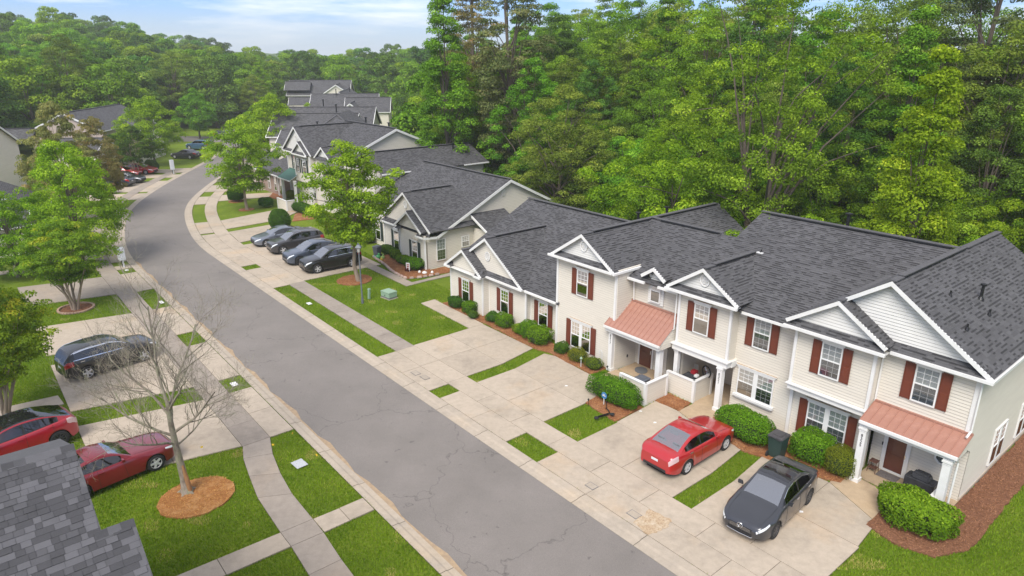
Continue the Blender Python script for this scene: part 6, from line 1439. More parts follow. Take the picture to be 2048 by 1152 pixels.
# local x = v direction, local y = u direction
shrub('hedge', -.35, 7.15, .62, 1.38, 1.08, 'hedge', 'flat topped bright green hedge before the 8317 porch screen wall', 1, power=3.6, rot=R(2))
shrub('hedge', -6.2, 9.15, .78, 1.35, 1.15, 'hedge', 'large bright hedge under the bay window between red car and bin', 2, power=3.2, rot=R(-6))
shrub('hedge', -8.95, 9.72, .78, .80, 1.18, 'hedge', 'bright green clipped shrub immediately right of the green bin', 3, power=3)
shrub('hedge', -10.25, 9.62, .62, .62, 1.12, 'olivehedge', 'olive clipped shrub left of the 8325 porch post', 4, power=2.8, n=7000, ls=.05)
shrub('hedge', -13.4, 8.55, .82, 1.25, 1.2, 'hedge', 'big irregular light green shrub at the right corner of the 8325 porch', 5, power=2.5, lump=.09, ls=.1)
for i, (s, v, a, b, h, lm, lab, pw) in enumerate([
    (15.1, 8.62, .5, .58, .78, 'hedge_d', 'dark round shrub at the left corner of the near row', 2.3), (13.65, 8.75, .5, .5, .8, 'hedge', 'second shrub from the left corner of the near row under the first window', 2.3),
    (12.75, 8.35, .33, .36, .5, 'hedge_d', 'small loose shrub before the second shrub of the near row', 2.2), (11.55, 9.0, .45, .5, .62, 'hedge_d', 'low dull green shrub left of the second red shuttered window', 2.2),
    (10.35, 8.98, .5, .62, .86, 'hedge', 'bright round shrub under the second red shuttered window', 2.4), (9.0, 9.05, .4, .45, .6, 'hedge', 'small shrub between the two bright bushes of the near row', 2.3),
    (8.2, 9.1, .55, .62, .98, 'hedge', 'tall bright shrub under the third red shuttered window', 2.5), (7.15, 8.95, .66, .72, 1.05, 'hedge', 'largest bright clipped shrub beside the grass strip of the first driveway', 2.9),
    (5.35, 9.05, .42, .42, .62, 'hedge_d', 'dark ragged little shrub left of the double window of 8317', 2.2), (4.0, 9.0, .45, .62, .72, 'olivehedge', 'olive round shrub under the double window of 8317', 2.4), (2.75, 8.95, .42, .52, .62, 'olivehedge', 'low olive shrub beside the post numbered 8317', 2.4)]):
    shrub('shrub', s, v, a, b, h, lm, lab, 10 + i, power=pw, lump=.08, ls=.065 if lm != 'olivehedge' else .05)
for i, (s, v, a, b, h, lm, lab) in enumerate([
    (24.1, 11.0, .62, .95, .95, 'hedge', 'bright clipped shrub at the near corner of the one storey townhouse'), (25.9, 11.1, .5, .7, .72, 'hedge', 'flat clipped shrub left of the corner shrub of the one storey townhouse'),
    (27.4, 11.35, .45, .6, .8, 'hedge', 'clipped shrub under the eave window of the one storey townhouse'), (29.2, 11.7, .5, 1.1, .7, 'hedge_d', 'long dull green shrub beside the dark bin of the one storey townhouse'),
    (23.9, 10.35, .2, .25, .35, 'red', 'small dark red plant behind the little yard sign')]):
    shrub('shrub', s, v, a, b, h, lm, lab, 30 + i, power=2.8, ls=.08, lump=.07)
shrub('cone_shrub', 42.7, 7.3, .95, .95, 2.3, 'hedge_d', 'dark cone shaped shrub beside the parked silver sedan', 40, power=2.0, ls=.09)
shrub('shrub', 61.4, 5.2, .9, .9, 1.5, 'hedge_d', 'dark ball shaped shrub on the lawn inside the bend', 41, power=2.2, ls=.1)
shrub('hedge', 47.9, 12.6, .65, 3.0, .95, 'hedge_d', 'long clipped hedge before the green roofed porch', 42, power=4, ls=.1, rot=R(3), straight=True)
shrub('shrub', 54.0, 10.6, .75, .75, 1.05, 'hedge_d', 'round shrub left of the white screen wall', 43, power=2.5, ls=.1, straight=True)
shrub('shrub', 63.5, 10.9, .9, 1.4, 1.1, 'olivehedge', 'yellow green shrub at the front of the brick end unit', 44, ls=.1); shrub('shrub', 60.2, 11.3, .7, 1.0, 1.0, 'olivehedge', 'second yellow green shrub nearer the green porch', 45, ls=.1); shrub('shrub', 67.5, 10.2, .9, 1.6, 1.1, 'hedge', 'large shrub behind the bend lawn near the dark parked car', 46, ls=.11)
shrub('shrub', 38.9, 11.6, .9, 1.3, 1.2, 'olivehedge', 'yellow green shrub behind the four parked cars', 47, ls=.1, lump=.1); shrub('shrub', 36.4, 12.1, .5, .6, 1.5, 'red', 'dark red leaved shrub behind the airy young tree', 48, ls=.09, lump=.12); shrub('shrub', 33.9, 12.0, .6, 1.2, 1.1, 'hedge', 'green shrub behind the two left parked cars', 49, ls=.1)
shrub('shrub', 8.6, -16.4, .5, .5, .8, 'bright', 'yellow green shrub showing over the near left roof ridge', 50, ls=.1, lump=.1)
shrub('shrub', 12.8, -18.2, .6, .9, 1.0, 'bright', 'low yellow green shrub at the foot of the left edge tree', 51, ls=.1, lump=.1)
shrub('shrub', 85.6, -10.6, .9, .9, 1.6, 'hedge_d', 'round shrub behind the far mailbox beside the grey sedan', 52, ls=.12)
# ------------------------------------------------------------ cars
def islands(me):
    bm = bmesh.new(); bm.from_mesh(me); bmesh.ops.remove_doubles(bm, verts=bm.verts, dist=.0008); seen = set(); out = []
    bm.verts.ensure_lookup_table(); bm.faces.ensure_lookup_table()
    for f in bm.faces:
        if f.index in seen: continue
        st = [f]; comp = []; seen.add(f.index)
        while st:
            g = st.pop(); comp.append(g)
            for v in g.verts:
                for h in v.link_faces:
                    if h.index not in seen: seen.add(h.index); st.append(h)
        mb = MB(); ids = {}
        for g in comp:
            for v in g.verts:
                if v.index not in ids: ids[v.index] = len(mb.v); mb.v.append(tuple(v.co))
            mb.f.append(tuple(ids[v.index] for v in g.verts)); mb.m.append(0)
        mb.mats = [me.materials[comp[0].material_index]]; out.append(mb.mesh(me.name, smooth=40))
    bm.free(); return out
def lerp(a, b, t): return a + (b - a) * t
def spline(pts, x):
    """smooth monotone-ish interpolation through (x, y)"""
    if x <= pts[0][0]: return pts[0][1]
    if x >= pts[-1][0]: return pts[-1][1]
    for i in range(len(pts) - 1):
        if x <= pts[i + 1][0]:
            x0, y0 = pts[i]; x1, y1 = pts[i + 1]; h = x1 - x0; t = (x - x0) / h
            m = [(pts[j + 1][1] - pts[j][1]) / (pts[j + 1][0] - pts[j][0]) for j in range(len(pts) - 1)]
            def tan(j):
                if j == 0: return m[0]
                if j == len(pts) - 1: return m[-1]
                return 0 if m[j - 1] * m[j] <= 0 else 2 * m[j - 1] * m[j] / (m[j - 1] + m[j])
            a, b = tan(i), tan(i + 1)
            return (2 * t ** 3 - 3 * t ** 2 + 1) * y0 + (t ** 3 - 2 * t ** 2 + t) * h * a + (-2 * t ** 3 + 3 * t ** 2) * y1 + (t ** 3 - t ** 2) * h * b
KINDS = {
 # L, W, H, front axle, wheelbase, wheel radius, belt profile (x from nose, z), roof profile, hood etc.
 'sedan': dict(L=4.65, W=1.80, H=1.44, xf=.93, wb=2.70, r=.325, belt=[(0, .56), (.12, .70), (.5, .80), (1.0, .88), (1.45, .95), (2.4, .97), (3.6, 1.02), (4.2, 1.06), (4.5, 1.02), (4.65, .86)],
               roof=[(1.35, .94), (1.75, 1.18), (2.15, 1.38), (2.6, 1.45), (3.1, 1.43), (3.55, 1.30), (4.08, 1.06)], g0=1.72, g1=3.75, bp=2.72, tw=.70),
 'suv': dict(L=4.66, W=1.90, H=1.66, xf=.90, wb=2.82, r=.37, belt=[(0, .66), (.10, .86), (.4, .98), (1.0, 1.06), (1.45, 1.10), (2.6, 1.12), (3.8, 1.16), (4.5, 1.16), (4.66, 1.0)],
             roof=[(1.25, 1.09), (1.65, 1.36), (2.05, 1.58), (2.6, 1.68), (3.4, 1.68), (4.1, 1.60), (4.30, 1.52), (4.62, 1.14)], g0=1.65, g1=4.15, bp=2.65, tw=.74),
 'coupe': dict(L=4.78, W=1.88, H=1.40, xf=.95, wb=2.72, r=.34, belt=[(0, .62), (.10, .76), (.5, .84), (1.2, .92), (1.75, .97), (2.8, .97), (3.7, 1.02), (4.4, 1.06), (4.68, 1.02), (4.78, .84)],
               roof=[(1.68, .97), (2.05, 1.18), (2.45, 1.35), (2.85, 1.41), (3.25, 1.38), (3.8, 1.22), (4.32, 1.06)], g0=2.1, g1=3.45, bp=3.0, tw=.68),
 'cross': dict(L=4.71, W=1.88, H=1.62, xf=.90, wb=2.98, r=.37, belt=[(0, .62), (.12, .84), (.45, .95), (1.0, 1.02), (1.5, 1.06), (2.6, 1.08), (3.8, 1.14), (4.45, 1.18), (4.71, .98)],
               roof=[(1.2, 1.04), (1.7, 1.34), (2.15, 1.55), (2.7, 1.62), (3.3, 1.58), (3.9, 1.42), (4.5, 1.19)], g0=1.65, g1=4.0, bp=2.75, tw=.70),
}
def car_mesh(kind, paintm, roofm=None, rims='alloy', tail='lamp_r', dark_trim=True, chrome_line=False, rails=False, sunroof=False, spoiler=False, fascia='plastic'):
    K = KINDS[kind]; L_, Wd, H = K['L'], K['W'] / 2, K['H']; xf, xr = K['xf'], K['xf'] + K['wb']; r = K['r']; Rr = r + .055
    zb = lambda x: spline(K['belt'], x)
    def hw(x):
        n = spline([(0, .60), (.10, .78), (.35, .92), (.8, .985), (1.6, 1.0), (3.4, 1.0), (L_ - .7, .985), (L_ - .3, .93), (L_ - .08, .84), (L_, .74)], x); return Wd * n
    base = .22
    def bottom(x):
        z = base + (.10 * (1 - x / .35) if x < .35 else 0) + (.12 * (x - (L_ - .4)) / .4 if x > L_ - .4 else 0)
        for c in (xf, xr):
            d = abs(x - c)
            if d < Rr: z = max(z, r + math.sqrt(Rr * Rr - d * d) - .01)
        return z
    xs = set([0, .02, .06, .12, .2, .3, .45, L_, L_ - .02, L_ - .06, L_ - .12, L_ - .2, L_ - .32])
    for c in (xf, xr):
        for k in range(-10, 11): xs.add(round(c + Rr * math.sin(k / 10 * math.pi / 2), 3))
    x = .55
    while x < L_ - .3: xs.add(round(x, 3)); x += .17
    xs = sorted(xs); xs = [x for i, x in enumerate(xs) if i == 0 or x - xs[i - 1] > .006]
    def section(x):
        w = hw(x); b = bottom(x); zt = zb(x); cr = .035 * min(1, x / .4) * min(1, (L_ - x) / .3)
        m = max(b + .02, lerp(b, zt, .45)); s = zt - .07 if zt - .07 > m else lerp(m, zt, .6)
        arch = .012 if any(abs(x - c) < Rr + .05 for c in (xf, xr)) else 0
        return [(w * .93, b), (w * (.985) + arch, b + .015), (w * 1.0 + arch, lerp(b, m, .5)), (w * 1.0, m), (w * .985, lerp(m, s, .6)), (w * .965, s), (w * .925, zt - .012), (w * .86, zt + cr * .35), (w * .5, zt + cr * .85), (0, zt + cr)]
    S = [section(x) for x in xs]; nr = len(S[0])
    body = MB(); kp = body.slot(paintm); kb = body.slot(M['plastic'])
    for side in (1, -1):
        o = len(body.v)
        for x, sc in zip(xs, S):
            for y, z in sc: body.v.append((-x, y * side, z))
        for i in range(len(xs) - 1):
            for j in range(nr - 1):
                q = (o + i * nr + j, o + i * nr + j + 1, o + (i + 1) * nr + j + 1, o + (i + 1) * nr + j)
                body.f.append(q if side < 0 else q[::-1]); body.m.append(kb if j == 0 else kp)
    for i, sg in ((0, 1), (len(xs) - 1, -1)):     # end caps
        a = [(-xs[i], y, z) for y, z in S[i]]; b = [(-xs[i], -y, z) for y, z in S[i]][::-1]
        body.poly(a + b[1:], paintm)
    # floor
    body.poly([(-.1, .5 * Wd, .2), (-L_ + .1, .5 * Wd, .2), (-L_ + .1, -.5 * Wd, .2), (-.1, -.5 * Wd, .2)], M['plastic'])
    body.box(-L_ + .35, -.35, -Wd * .8, Wd * .8, .2, .62, M['plastic'])
    out = {'body': body.mesh('body', smooth=38)}
    # cabin
    rp = K['roof']; x1, x4 = rp[0][0], rp[-1][0]; x2 = rp[2][0]; x3 = rp[-3][0] if kind != 'suv' else rp[-2][0]
    tw = K['tw']; cx = []; x = x1
    N_ = 26
    for i in range(N_ + 1): cx.append(x1 + (x4 - x1) * i / N_)
    for b in (K['g0'], K['g1'], K['bp'] - .035, K['bp'] + .035, x2, x3): cx.append(b)
    cx = sorted(set(round(v, 3) for v in cx))
    def csec(x):
        zt = max(spline(rp, x), zb(x) + .004); z0 = zb(x) - .012; w0 = hw(x) * .90; f = min(1, (zt - z0) / (H - 1.0 if kind != 'suv' else .5)); f = min(1, max(0, f))
        wt = lerp(w0 * .94, Wd * tw, f ** 1.0); e = zt - .045 * f
        return [(w0, z0), (lerp(w0, wt, .10), lerp(z0, e, .10)), (lerp(w0, wt, .88), lerp(z0, e, .88)), (wt, e), (wt * .93, zt - .018 * f), (wt * .86, zt - .006 * f), (wt * .4, zt + .016 * f), (0, zt + .02 * f)]
    C = [csec(x) for x in cx]
    parts = {'roof': MB(), 'side_window': MB(), 'windscreen': MB(), 'rear_window': MB(), 'trim': MB()}
    rm = roofm or paintm
    def face(nm, pts, mat, side):
        parts[nm].poly(pts if side < 0 else pts[::-1], mat)
    for side in (1, -1):
        for i in range(len(cx) - 1):
            xm = (cx[i] + cx[i + 1]) / 2
            for j in range(7):
                q = [(-cx[i], C[i][j][0] * side, C[i][j][1]), (-cx[i], C[i][j + 1][0] * side, C[i][j + 1][1]), (-cx[i + 1], C[i + 1][j + 1][0] * side, C[i + 1][j + 1][1]), (-cx[i + 1], C[i + 1][j][0] * side, C[i + 1][j][1])]
                if j <= 2:
                    gl = K['g0'] < xm < K['g1'] and j == 1
                    if gl and abs(xm - K['bp']) < .034: face('trim', q, M['plastic'], side)
                    elif gl: face('side_window', q, M['carglass'], side)
                    elif j == 0: face('roof', q, M['chrome'] if chrome_line and K['g0'] - .1 < xm < K['g1'] + .1 else (M['plastic'] if K['g0'] < xm < K['g1'] else paintm), side)
                    elif j == 2: face('roof', q, M['chrome'] if chrome_line and K['g0'] < xm < K['g1'] else paintm, side)
                    else: face('roof', q, paintm, side)
                elif j <= 4: face('roof', q, paintm if not roofm else roofm, side)
                else:
                    if xm < x2: face('windscreen', q, M['carglass_l'], side)
                    elif xm > x3: face('rear_window', q, M['carglass_l'] if tail == 'lamp_p' and kind == 'sedan' else M['carglass'], side)
                    elif sunroof and x2 + .12 < xm < x2 + .62 and j >= 5: face('trim', q, M['gloss_black'], side)
                    else: face('roof', q, rm, side)
    for k_, mb in parts.items():
        if mb.f:
            bm = bmesh.new(); me = mb.mesh(k_, smooth=40); bm.from_mesh(me); bmesh.ops.remove_doubles(bm, verts=bm.verts, dist=.0008); bm.to_mesh(me); bm.free(); out[k_] = me
    # cabin interior: seats and dashboard
    it = MB(); it.box(-x2 + .25, -x1 - .02, -Wd * .72, Wd * .72, .6, zb(x1) - .03, M['plastic'])
    for xx in (x2 + .25, x2 + 1.05):
        for yy in (-.36, .36): it.box(-xx - .45, -xx + .05, yy - .22, yy + .22, .5, .74, M['seat']); it.hexa([(-xx - .52, yy - .2, .7), (-xx - .36, yy - .2, .7), (-xx - .36, yy + .2, .7), (-xx - .52, yy + .2, .7), (-xx - .62, yy - .16, zb(xx) + .2), (-xx - .52, yy - .16, zb(xx) + .2), (-xx - .52, yy + .16, zb(xx) + .2), (-xx - .62, yy + .16, zb(xx) + .2)], M['seat'])
    it.box(-x4 + .1, -x3 + .0, -Wd * .7, Wd * .7, .6, zb(x3) - .06, M['plastic'])
    out['interior'] = it.mesh('interior')
    # surface patches that follow the body
    def surf(x, t):        # t = fractional ring index
        sc = section(x); j = min(int(t), nr - 2); f = t - j; return lerp(sc[j][0], sc[j + 1][0], f), lerp(sc[j][1], sc[j + 1][1], f)
    def patch(x0, x1_, t0, t1, mat, side, off=.006, nx=5, ntt=3, taper=0):
        mb = MB()
        g_ = []
        for i in range(nx + 1):
            row = []
            for k in range(ntt + 1):
                x = lerp(x0, x1_, i / nx); t = lerp(t0 + taper * i / nx, t1, k / ntt); y, z = surf(x, t)
                dy = off; row.append((-x + (off if x < L_ / 2 and x < .4 else (-off if x > L_ - .4 else 0)), (y + dy) * side, z + (off if t > 6 else 0)))
            g_.append(row)
        for i in range(nx):
            for k in range(ntt): mb.poly([g_[i][k], g_[i][k + 1], g_[i + 1][k + 1], g_[i + 1][k]], mat)
        bm = bmesh.new(); me = mb.mesh('lens', smooth=50); bm.from_mesh(me); bmesh.ops.remove_doubles(bm, verts=bm.verts, dist=.0005); bm.to_mesh(me); bm.free()
        return me
    out['headlight'] = [patch(.03, .50, 4.3, 5.9, M['lamp_w'], s_, taper=.7) for s_ in (1, -1)]
    out['taillight'] = [patch(L_ - .42, L_ - .01, 4.0, 5.9, M[tail], s_, taper=-.3) for s_ in (1, -1)]
    # doors seams and handles
    seams = MB()
    for side in (1, -1):
        for xx in (K['g0'] + .02 - .12, K['bp'], K['g1'] - (.25 if kind != 'coupe' else .0)):
            pts = []
            for k in range(9):
                t = 1.2 + 4.6 * k / 8; xq = xx + (.10 * (k / 8) if xx < K['bp'] - .3 else 0); y, z = surf(xq, t); pts.append((-xq, (y + .001) * side, z))
            seams.tube(pts, .006, M['flash'], 4, cap=False)
    pts = [(-(.12 + .0), y, zb(.12) + .01) for y in (-hw(.12) * .8, 0, hw(.12) * .8)]
    for side in (1, -1):
        pts = [(-x, surf(x, 7.3)[0] * side, surf(x, 7.3)[1] + .002) for x in (.15, .4, .8, x1 - .05)]; seams.tube(pts, .006, M['flash'], 4, cap=False)
    out['door_seams'] = islands(seams.mesh('seams'))
    out['side_window'] = islands(out['side_window']); out['trim'] = islands(out['trim']) if 'trim' in out else []
    hd = []
    for side in (1, -1):
        for xx in ((K['bp'] - .22, K['g1'] - .3) if kind != 'coupe' else (K['bp'] - .1,)):
            mb = MB(); y, z = surf(xx, 4.6); mb.box(-xx - .10, -xx + .10, y * side - .012 + .018 * side, y * side + .012 + .018 * side, z - .012, z + .014, M['chrome'] if chrome_line or kind == 'sedan' else paintm); hd.append(mb.mesh('door_handle'))
    out['door_handle'] = hd
    mi = []
    for side in (1, -1):
        mb = MB(); xx = K['g0'] + .02; y = hw(xx) * .92; z = zb(xx) + .02
        mb.hexa([(-xx - .02, side * y, z), (-xx + .06, side * y, z), (-xx + .08, side * (y + .20), z - .0), (-xx - .04, side * (y + .20), z - .0), (-xx - .03, side * (y + .05), z + .13), (-xx + .04, side * (y + .05), z + .13), (-xx + .05, side * (y + .21), z + .13), (-xx - .04, side * (y + .21), z + .13)], roofm or paintm)
        mi.append(bevel_mesh(mb.mesh('mirror'), .015, 2))
    out['mirror'] = mi
    # grille, lower intake, bumper trims, plate
    gm = MB(); z0 = .30; zg = zb(.06)
    gm.hexa([(-.05, -.48, z0 + .02), (.012, -.40, z0 + .02), (.012, .40, z0 + .02), (-.05, .48, z0 + .02), (-.05, -.52, z0 + .13), (.014, -.43, z0 + .13), (.014, .43, z0 + .13), (-.05, .52, z0 + .13)], M['flash'])
    gm.hexa([(-.06, -.42, zg - .19), (.012, -.36, zg - .19), (.012, .36, zg - .19), (-.06, .42, zg - .19), (-.06, -.5, zg - .05), (.004, -.42, zg - .05), (.004, .42, zg - .05), (-.06, .5, zg - .05)], M['flash'])
    for k in range(4): gm.box(.008, .018, -.38, .38, zg - .175 + k * .035, zg - .167 + k * .035, M['chrome'] if chrome_line or kind == 'suv' else M['plastic'])
    out['grille'] = gm.mesh('grille')
    pl = MB(); pl.box(-L_ - .014, -L_ + .03, -.16, .16, .66 if kind != 'suv' else .72, .76 if kind != 'suv' else .82, M['plate']); out['plate'] = bevel_mesh(pl.mesh('licence_plate'), .004, 1)
    bp = MB(); bp.hexa([(-L_ - .006, -Wd * .62, .34), (-L_ + .15, -Wd * .84, .34), (-L_ + .15, Wd * .84, .34), (-L_ - .006, Wd * .62, .34), (-L_ - .006, -Wd * .60, .45), (-L_ + .13, -Wd * .80, .45), (-L_ + .13, Wd * .80, .45), (-L_ - .006, Wd * .60, .45)], M['plastic']); out['bumper_trim'] = bp.mesh('bumper_trim')
    if rails:
        ra = []
        for side in (1, -1):
            mb = MB(); mb.tube([(-x, csec(x)[3][0] * side * .99, csec(x)[3][1] + (.03 if k not in (0, 5) else -.005)) for k, x in enumerate([x2 + .02, x2 + .12, 2.6, 3.2, x3 - .25, x3 - .05])], .014, M['chrome'], 6); ra.append(mb.mesh('roof_rail', smooth=50))
        out['roof_rail'] = ra
    # wheels
    w = MB(); tr = [(r * .66, -.10), (r * .92, -.105), (r, -.085), (r, .085), (r * .92, .105), (r * .66, .10)]
    w.lathe(tr, M['rubber'], 26, axis='y', cap=False); out['tyre'] = w.mesh('tyre', smooth=40)
    rim = MB(); m_ = M[rims]; rr_ = r * .70
    rim.lathe([(rr_, -.09), (rr_, .092), (rr_ * .93, .10), (rr_ * .9, .06), (rr_ * .3, .045)], m_, 26, axis='y') if False else None
    k = rim.slot(m_); n = 26
    prof = [(rr_ * 1.0, .098), (rr_ * .90, .101), (rr_ * .88, .05)]
    i0 = 0
    for q, h in prof:
        for a in range(n): t = 2 * math.pi * a / n; rim.v.append((q * math.cos(t), h, q * math.sin(t)))
    for j in range(len(prof) - 1):
        for a in range(n): rim.f.append((j * n + a, j * n + (a + 1) % n, (j + 1) * n + (a + 1) % n, (j + 1) * n + a)); rim.m.append(k)
    rim.lathe([(rr_ * .9, .03), (.001, .03)], M['flash'], 20, axis='y')
    ns = 5 if rims == 'alloy' else 10
    for s_ in range(ns):
        t = 2 * math.pi * s_ / ns; u = Vector((math.cos(t), 0, math.sin(t))); p_ = Vector((-math.sin(t), 0, math.cos(t))); w0, w1 = (.05, .035) if ns == 5 else (.022, .014)
        a, b = u * .03, u * rr_ * .93; rim.hexa([a - p_ * w0 + Vector((0, .05, 0)), b - p_ * w1 + Vector((0, .05, 0)), b + p_ * w1 + Vector((0, .05, 0)), a + p_ * w0 + Vector((0, .05, 0)), a - p_ * w0 + Vector((0, .085, 0)), b - p_ * w1 + Vector((0, .098, 0)), b + p_ * w1 + Vector((0, .098, 0)), a + p_ * w0 + Vector((0, .085, 0))], m_)
    rim.lathe([(.055, .05), (.055, .095), (.03, .10)], m_, 14, axis='y')
    out['rim'] = rim.mesh('rim', smooth=40); out['K'] = K
    return out
M['gloss_black'] = mat_plain('gloss_black_panel', (.012, .012, .014), rough=.06, coat=1)
def put_car(o, name, x, y, heading, label, cat='car', group=None, front_m=None):
    """origin at the nose on the ground, heading = direction the nose points (radians)"""
    c = empty(name, (x, y, .055), heading, label=label, cat=cat, group=group); K = o['K']
    b = link('body', o['body'], c)
    for k in ('roof', 'windscreen', 'rear_window', 'interior', 'grille'):
        if k in o: link(k, o[k], c)
    for m_ in o['trim']: link('window_pillar', m_, c)
    for m_ in o['side_window']: link('side_window', m_, c)
    for m_ in o['door_seams']: link('door_seam', m_, b)
    link('licence_plate', o['plate'], c); link('bumper_trim', o['bumper_trim'], c)
    for k in ('headlight', 'taillight', 'mirror', 'roof_rail', 'door_handle'):
        for m_ in o.get(k, []): link(k, m_, c)
    wd = K['W'] / 2 - .115
    for ax in (K['xf'], K['xf'] + K['wb']):
        for s_ in (1, -1):
            w = link('wheel', o['tyre'], c, (-ax, s_ * wd, K['r']), 0 if s_ > 0 else math.pi); link('rim', o['rim'], w)
    return c
P_ = {'red': paint('red_car_paint', (.42, .012, .016)), 'mach': paint('bright_red_car_paint', (.36, .008, .02), metal=.1), 'ruby': paint('dark_red_car_paint', (.21, .008, .018), metal=.2), 'gray': paint('graphite_car_paint', (.045, .047, .055), metal=.4),
      'black': paint('black_car_paint', (.006, .006, .0065), rough=.4), 'silver': paint('silver_grey_car_paint', (.20, .22, .26), metal=.5), 'brown': paint('brown_grey_car_paint', (.055, .052, .055), metal=.4), 'blue': paint('blue_grey_car_paint', (.085, .105, .145), metal=.45),
      'lblue': paint('light_blue_car_paint', (.07, .15, .25), metal=.4), 'white': paint('white_car_paint', (.70, .71, .72)), 'navy': paint('navy_car_paint', (.02, .03, .05), metal=.3), 'sil2': paint('pale_silver_car_paint', (.45, .46, .46), metal=.5)}
CM = {}
def cm(key, *a, **k):
    if key not in CM: CM[key] = car_mesh(*a, **k)
    return CM[key]
hV = A0 - R(90)          # heading of +v (towards the right hand houses)
def nose(s, v, heading, K, dist_axle_front=True):
    """nose position from the ground point under the front axle centre"""
    p = W(s, v); return p + Vector((math.cos(heading), math.sin(heading), 0)) * K['xf']
def at_axle(name, key, s, v, heading, label, rear=False, cat='car', **kw):
    K = CM[key]['K']; d = Vector((math.cos(heading), math.sin(heading), 0)); p = W(s, v)
    n = p + d * (K['xf'] + (K['wb'] if rear else 0)); return put_car(CM[key], name, n.x, n.y, heading, label, cat, **kw)
cm('corolla', 'sedan', P_['red'], tail='lamp_p'); cm('merc', 'sedan', P_['gray'], rims='alloy_dark', chrome_line=True, sunroof=True); cm('glc', 'suv', P_['black'], chrome_line=True, rails=True); cm('mach', 'cross', P_['mach'], roofm=M['gloss_black'], rims='alloy_dark', tail='lamp_p')
cm('mustang', 'coupe', P_['ruby']); cm('edge', 'suv', P_['black'], chrome_line=True); cm('cx5', 'cross', P_['blue'], rims='alloy_dark'); cm('equinox', 'suv', P_['brown'], rails=True); cm('outback', 'sedan', P_['silver'])
cm('navy', 'sedan', P_['navy']); cm('grayfar', 'sedan', P_['gray']); cm('redfar', 'sedan', P_['red']); cm('bluefar', 'suv', P_['lblue']); cm('whitefar', 'suv', P_['white']); cm('silfar', 'sedan', P_['sil2']); cm('blackfar', 'suv', P_['black'])
at_axle('red_sedan', 'corolla', -5.55, 4.8, hV + R(1), 'glossy red sedan parked nose in between the grass strips of the near driveways', rear=True)
mc = at_axle('dark_grey_sedan', 'merc', -9.85, 3.95, hV + R(180 + 5), 'dark grey sedan with sunroof and round star badge parked facing the road')
# star badge in a ring, and chrome lower lip of the dark grey sedan
mb = MB(); n = 20
for i in range(n):
    a, b = 2 * math.pi * i / n, 2 * math.pi * (i + 1) / n; mb.tube([(.03, .095 * math.cos(a), .60 + .095 * math.sin(a)), (.03, .095 * math.cos(b), .60 + .095 * math.sin(b))], .011, M['chrome'], 5)
for k in range(3):
    a = math.pi / 2 + k * 2 * math.pi / 3; mb.tube([(.032, 0, .60), (.032, .088 * math.cos(a), .60 + .088 * math.sin(a))], [.016, .004], M['chrome'], 5)
mb.obj('badge', mc, smooth=50)
mb = MB(); mb.tube([(-.10, -.62, .34), (.02, -.42, .30), (.03, 0, .29), (.02, .42, .30), (-.10, .62, .34)], .014, M['chrome'], 6); mb.obj('bumper_strip', mc, smooth=50)
hL = hV + R(-11)         # west driveways splay by eleven degrees
at_axle('black_suv', 'glc', 19.3, -12.25, hV + R(11), 'black suv with silver window trim parked alone on the left driveway', rear=True)
at_axle('red_crossover', 'mach', 12.75, -14.35, hV + R(11 + 180), 'bright red crossover with glossy black roof cut by the left edge', rear=True)
at_axle('dark_red_coupe', 'mustang', 8.25, -11.6, hV + R(9), 'dark red two door coupe parked half behind the near roof corner')
g4 = 'cars parked side by side before the one storey townhouse'
at_axle('black_crossover', 'edge', 28.65, 4.75, hV + R(180 - 2), 'black crossover parked nearest to the airy young tree', group=g4)
at_axle('blue_grey_crossover', 'cx5', 31.5, 4.55, hV + R(180 - 2), 'blue grey crossover second in the row of four parked cars', group=g4)
at_axle('brown_grey_suv', 'equinox', 35.4, 4.75, hV + R(180 - 2), 'brownish dark grey suv with pale roof rails third in the row of four', group=g4)
at_axle('silver_sedan', 'outback', 38.6, 4.55, hV + R(180 - 2), 'silver grey sedan at the far end of the row of four beside the cone shrub', group=g4)
def car_px(name, key, p_rear, p_front, label, y=None, cat='car'):
    a = CAMP + rayd(*p_rear) * (-16 / rayd(*p_rear).z); b = CAMP + rayd(*p_front) * (-16 / rayd(*p_front).z)
    d = (b - a); d.z = 0; h = math.atan2(d.y, d.x); K = CM[key]['K']; dv = Vector((math.cos(h), math.sin(h), 0)); side = Vector((-dv.y, dv.x, 0)); 
    if side.y < 0: side = -side
    n = a + side * (K['W'] / 2 - .1) + dv * (K['xf'] + K['wb']); return put_car(CM[key], name, n.x, n.y, h, label, cat)
car_px('navy_sedan', 'navy', (244, 375.5), (202, 375), 'dark navy sedan nearest of the two dark sedans on the left driveway')
car_px('grey_sedan', 'grayfar', (228, 368), (270, 368.5), 'dark grey sedan just behind the navy sedan on the left driveway')
car_px('red_car', 'redfar', (258, 349), (293, 350), 'far red car half hidden by the small dark green tree')
car_px('grey_sedan', 'grayfar', (381, 319), (350, 318), 'far grey sedan parked beside the second mailbox')
car_px('blue_wagon', 'bluefar', (408, 301), (380, 300), 'light blue wagon parked alone on the far left grass edge')
car_px('silver_car', 'silfar', (206, 391), (170, 391), 'pale silver car mostly hidden by the large yellow green tree')
car_px('black_suv', 'blackfar', (437, 279), (462, 279), 'small far black suv on the side street')
car_px('white_suv', 'whitefar', (542, 318), (565, 318), 'white suv in the car park left of the brick end unit')
car_px('black_car', 'blackfar', (545, 336), (566, 336), 'black car in front of the white suv by the brick end unit')
car_px('red_car', 'redfar', (222, 356), (250, 356), 'red car behind the grey sedan on the left driveway, nearly hidden')

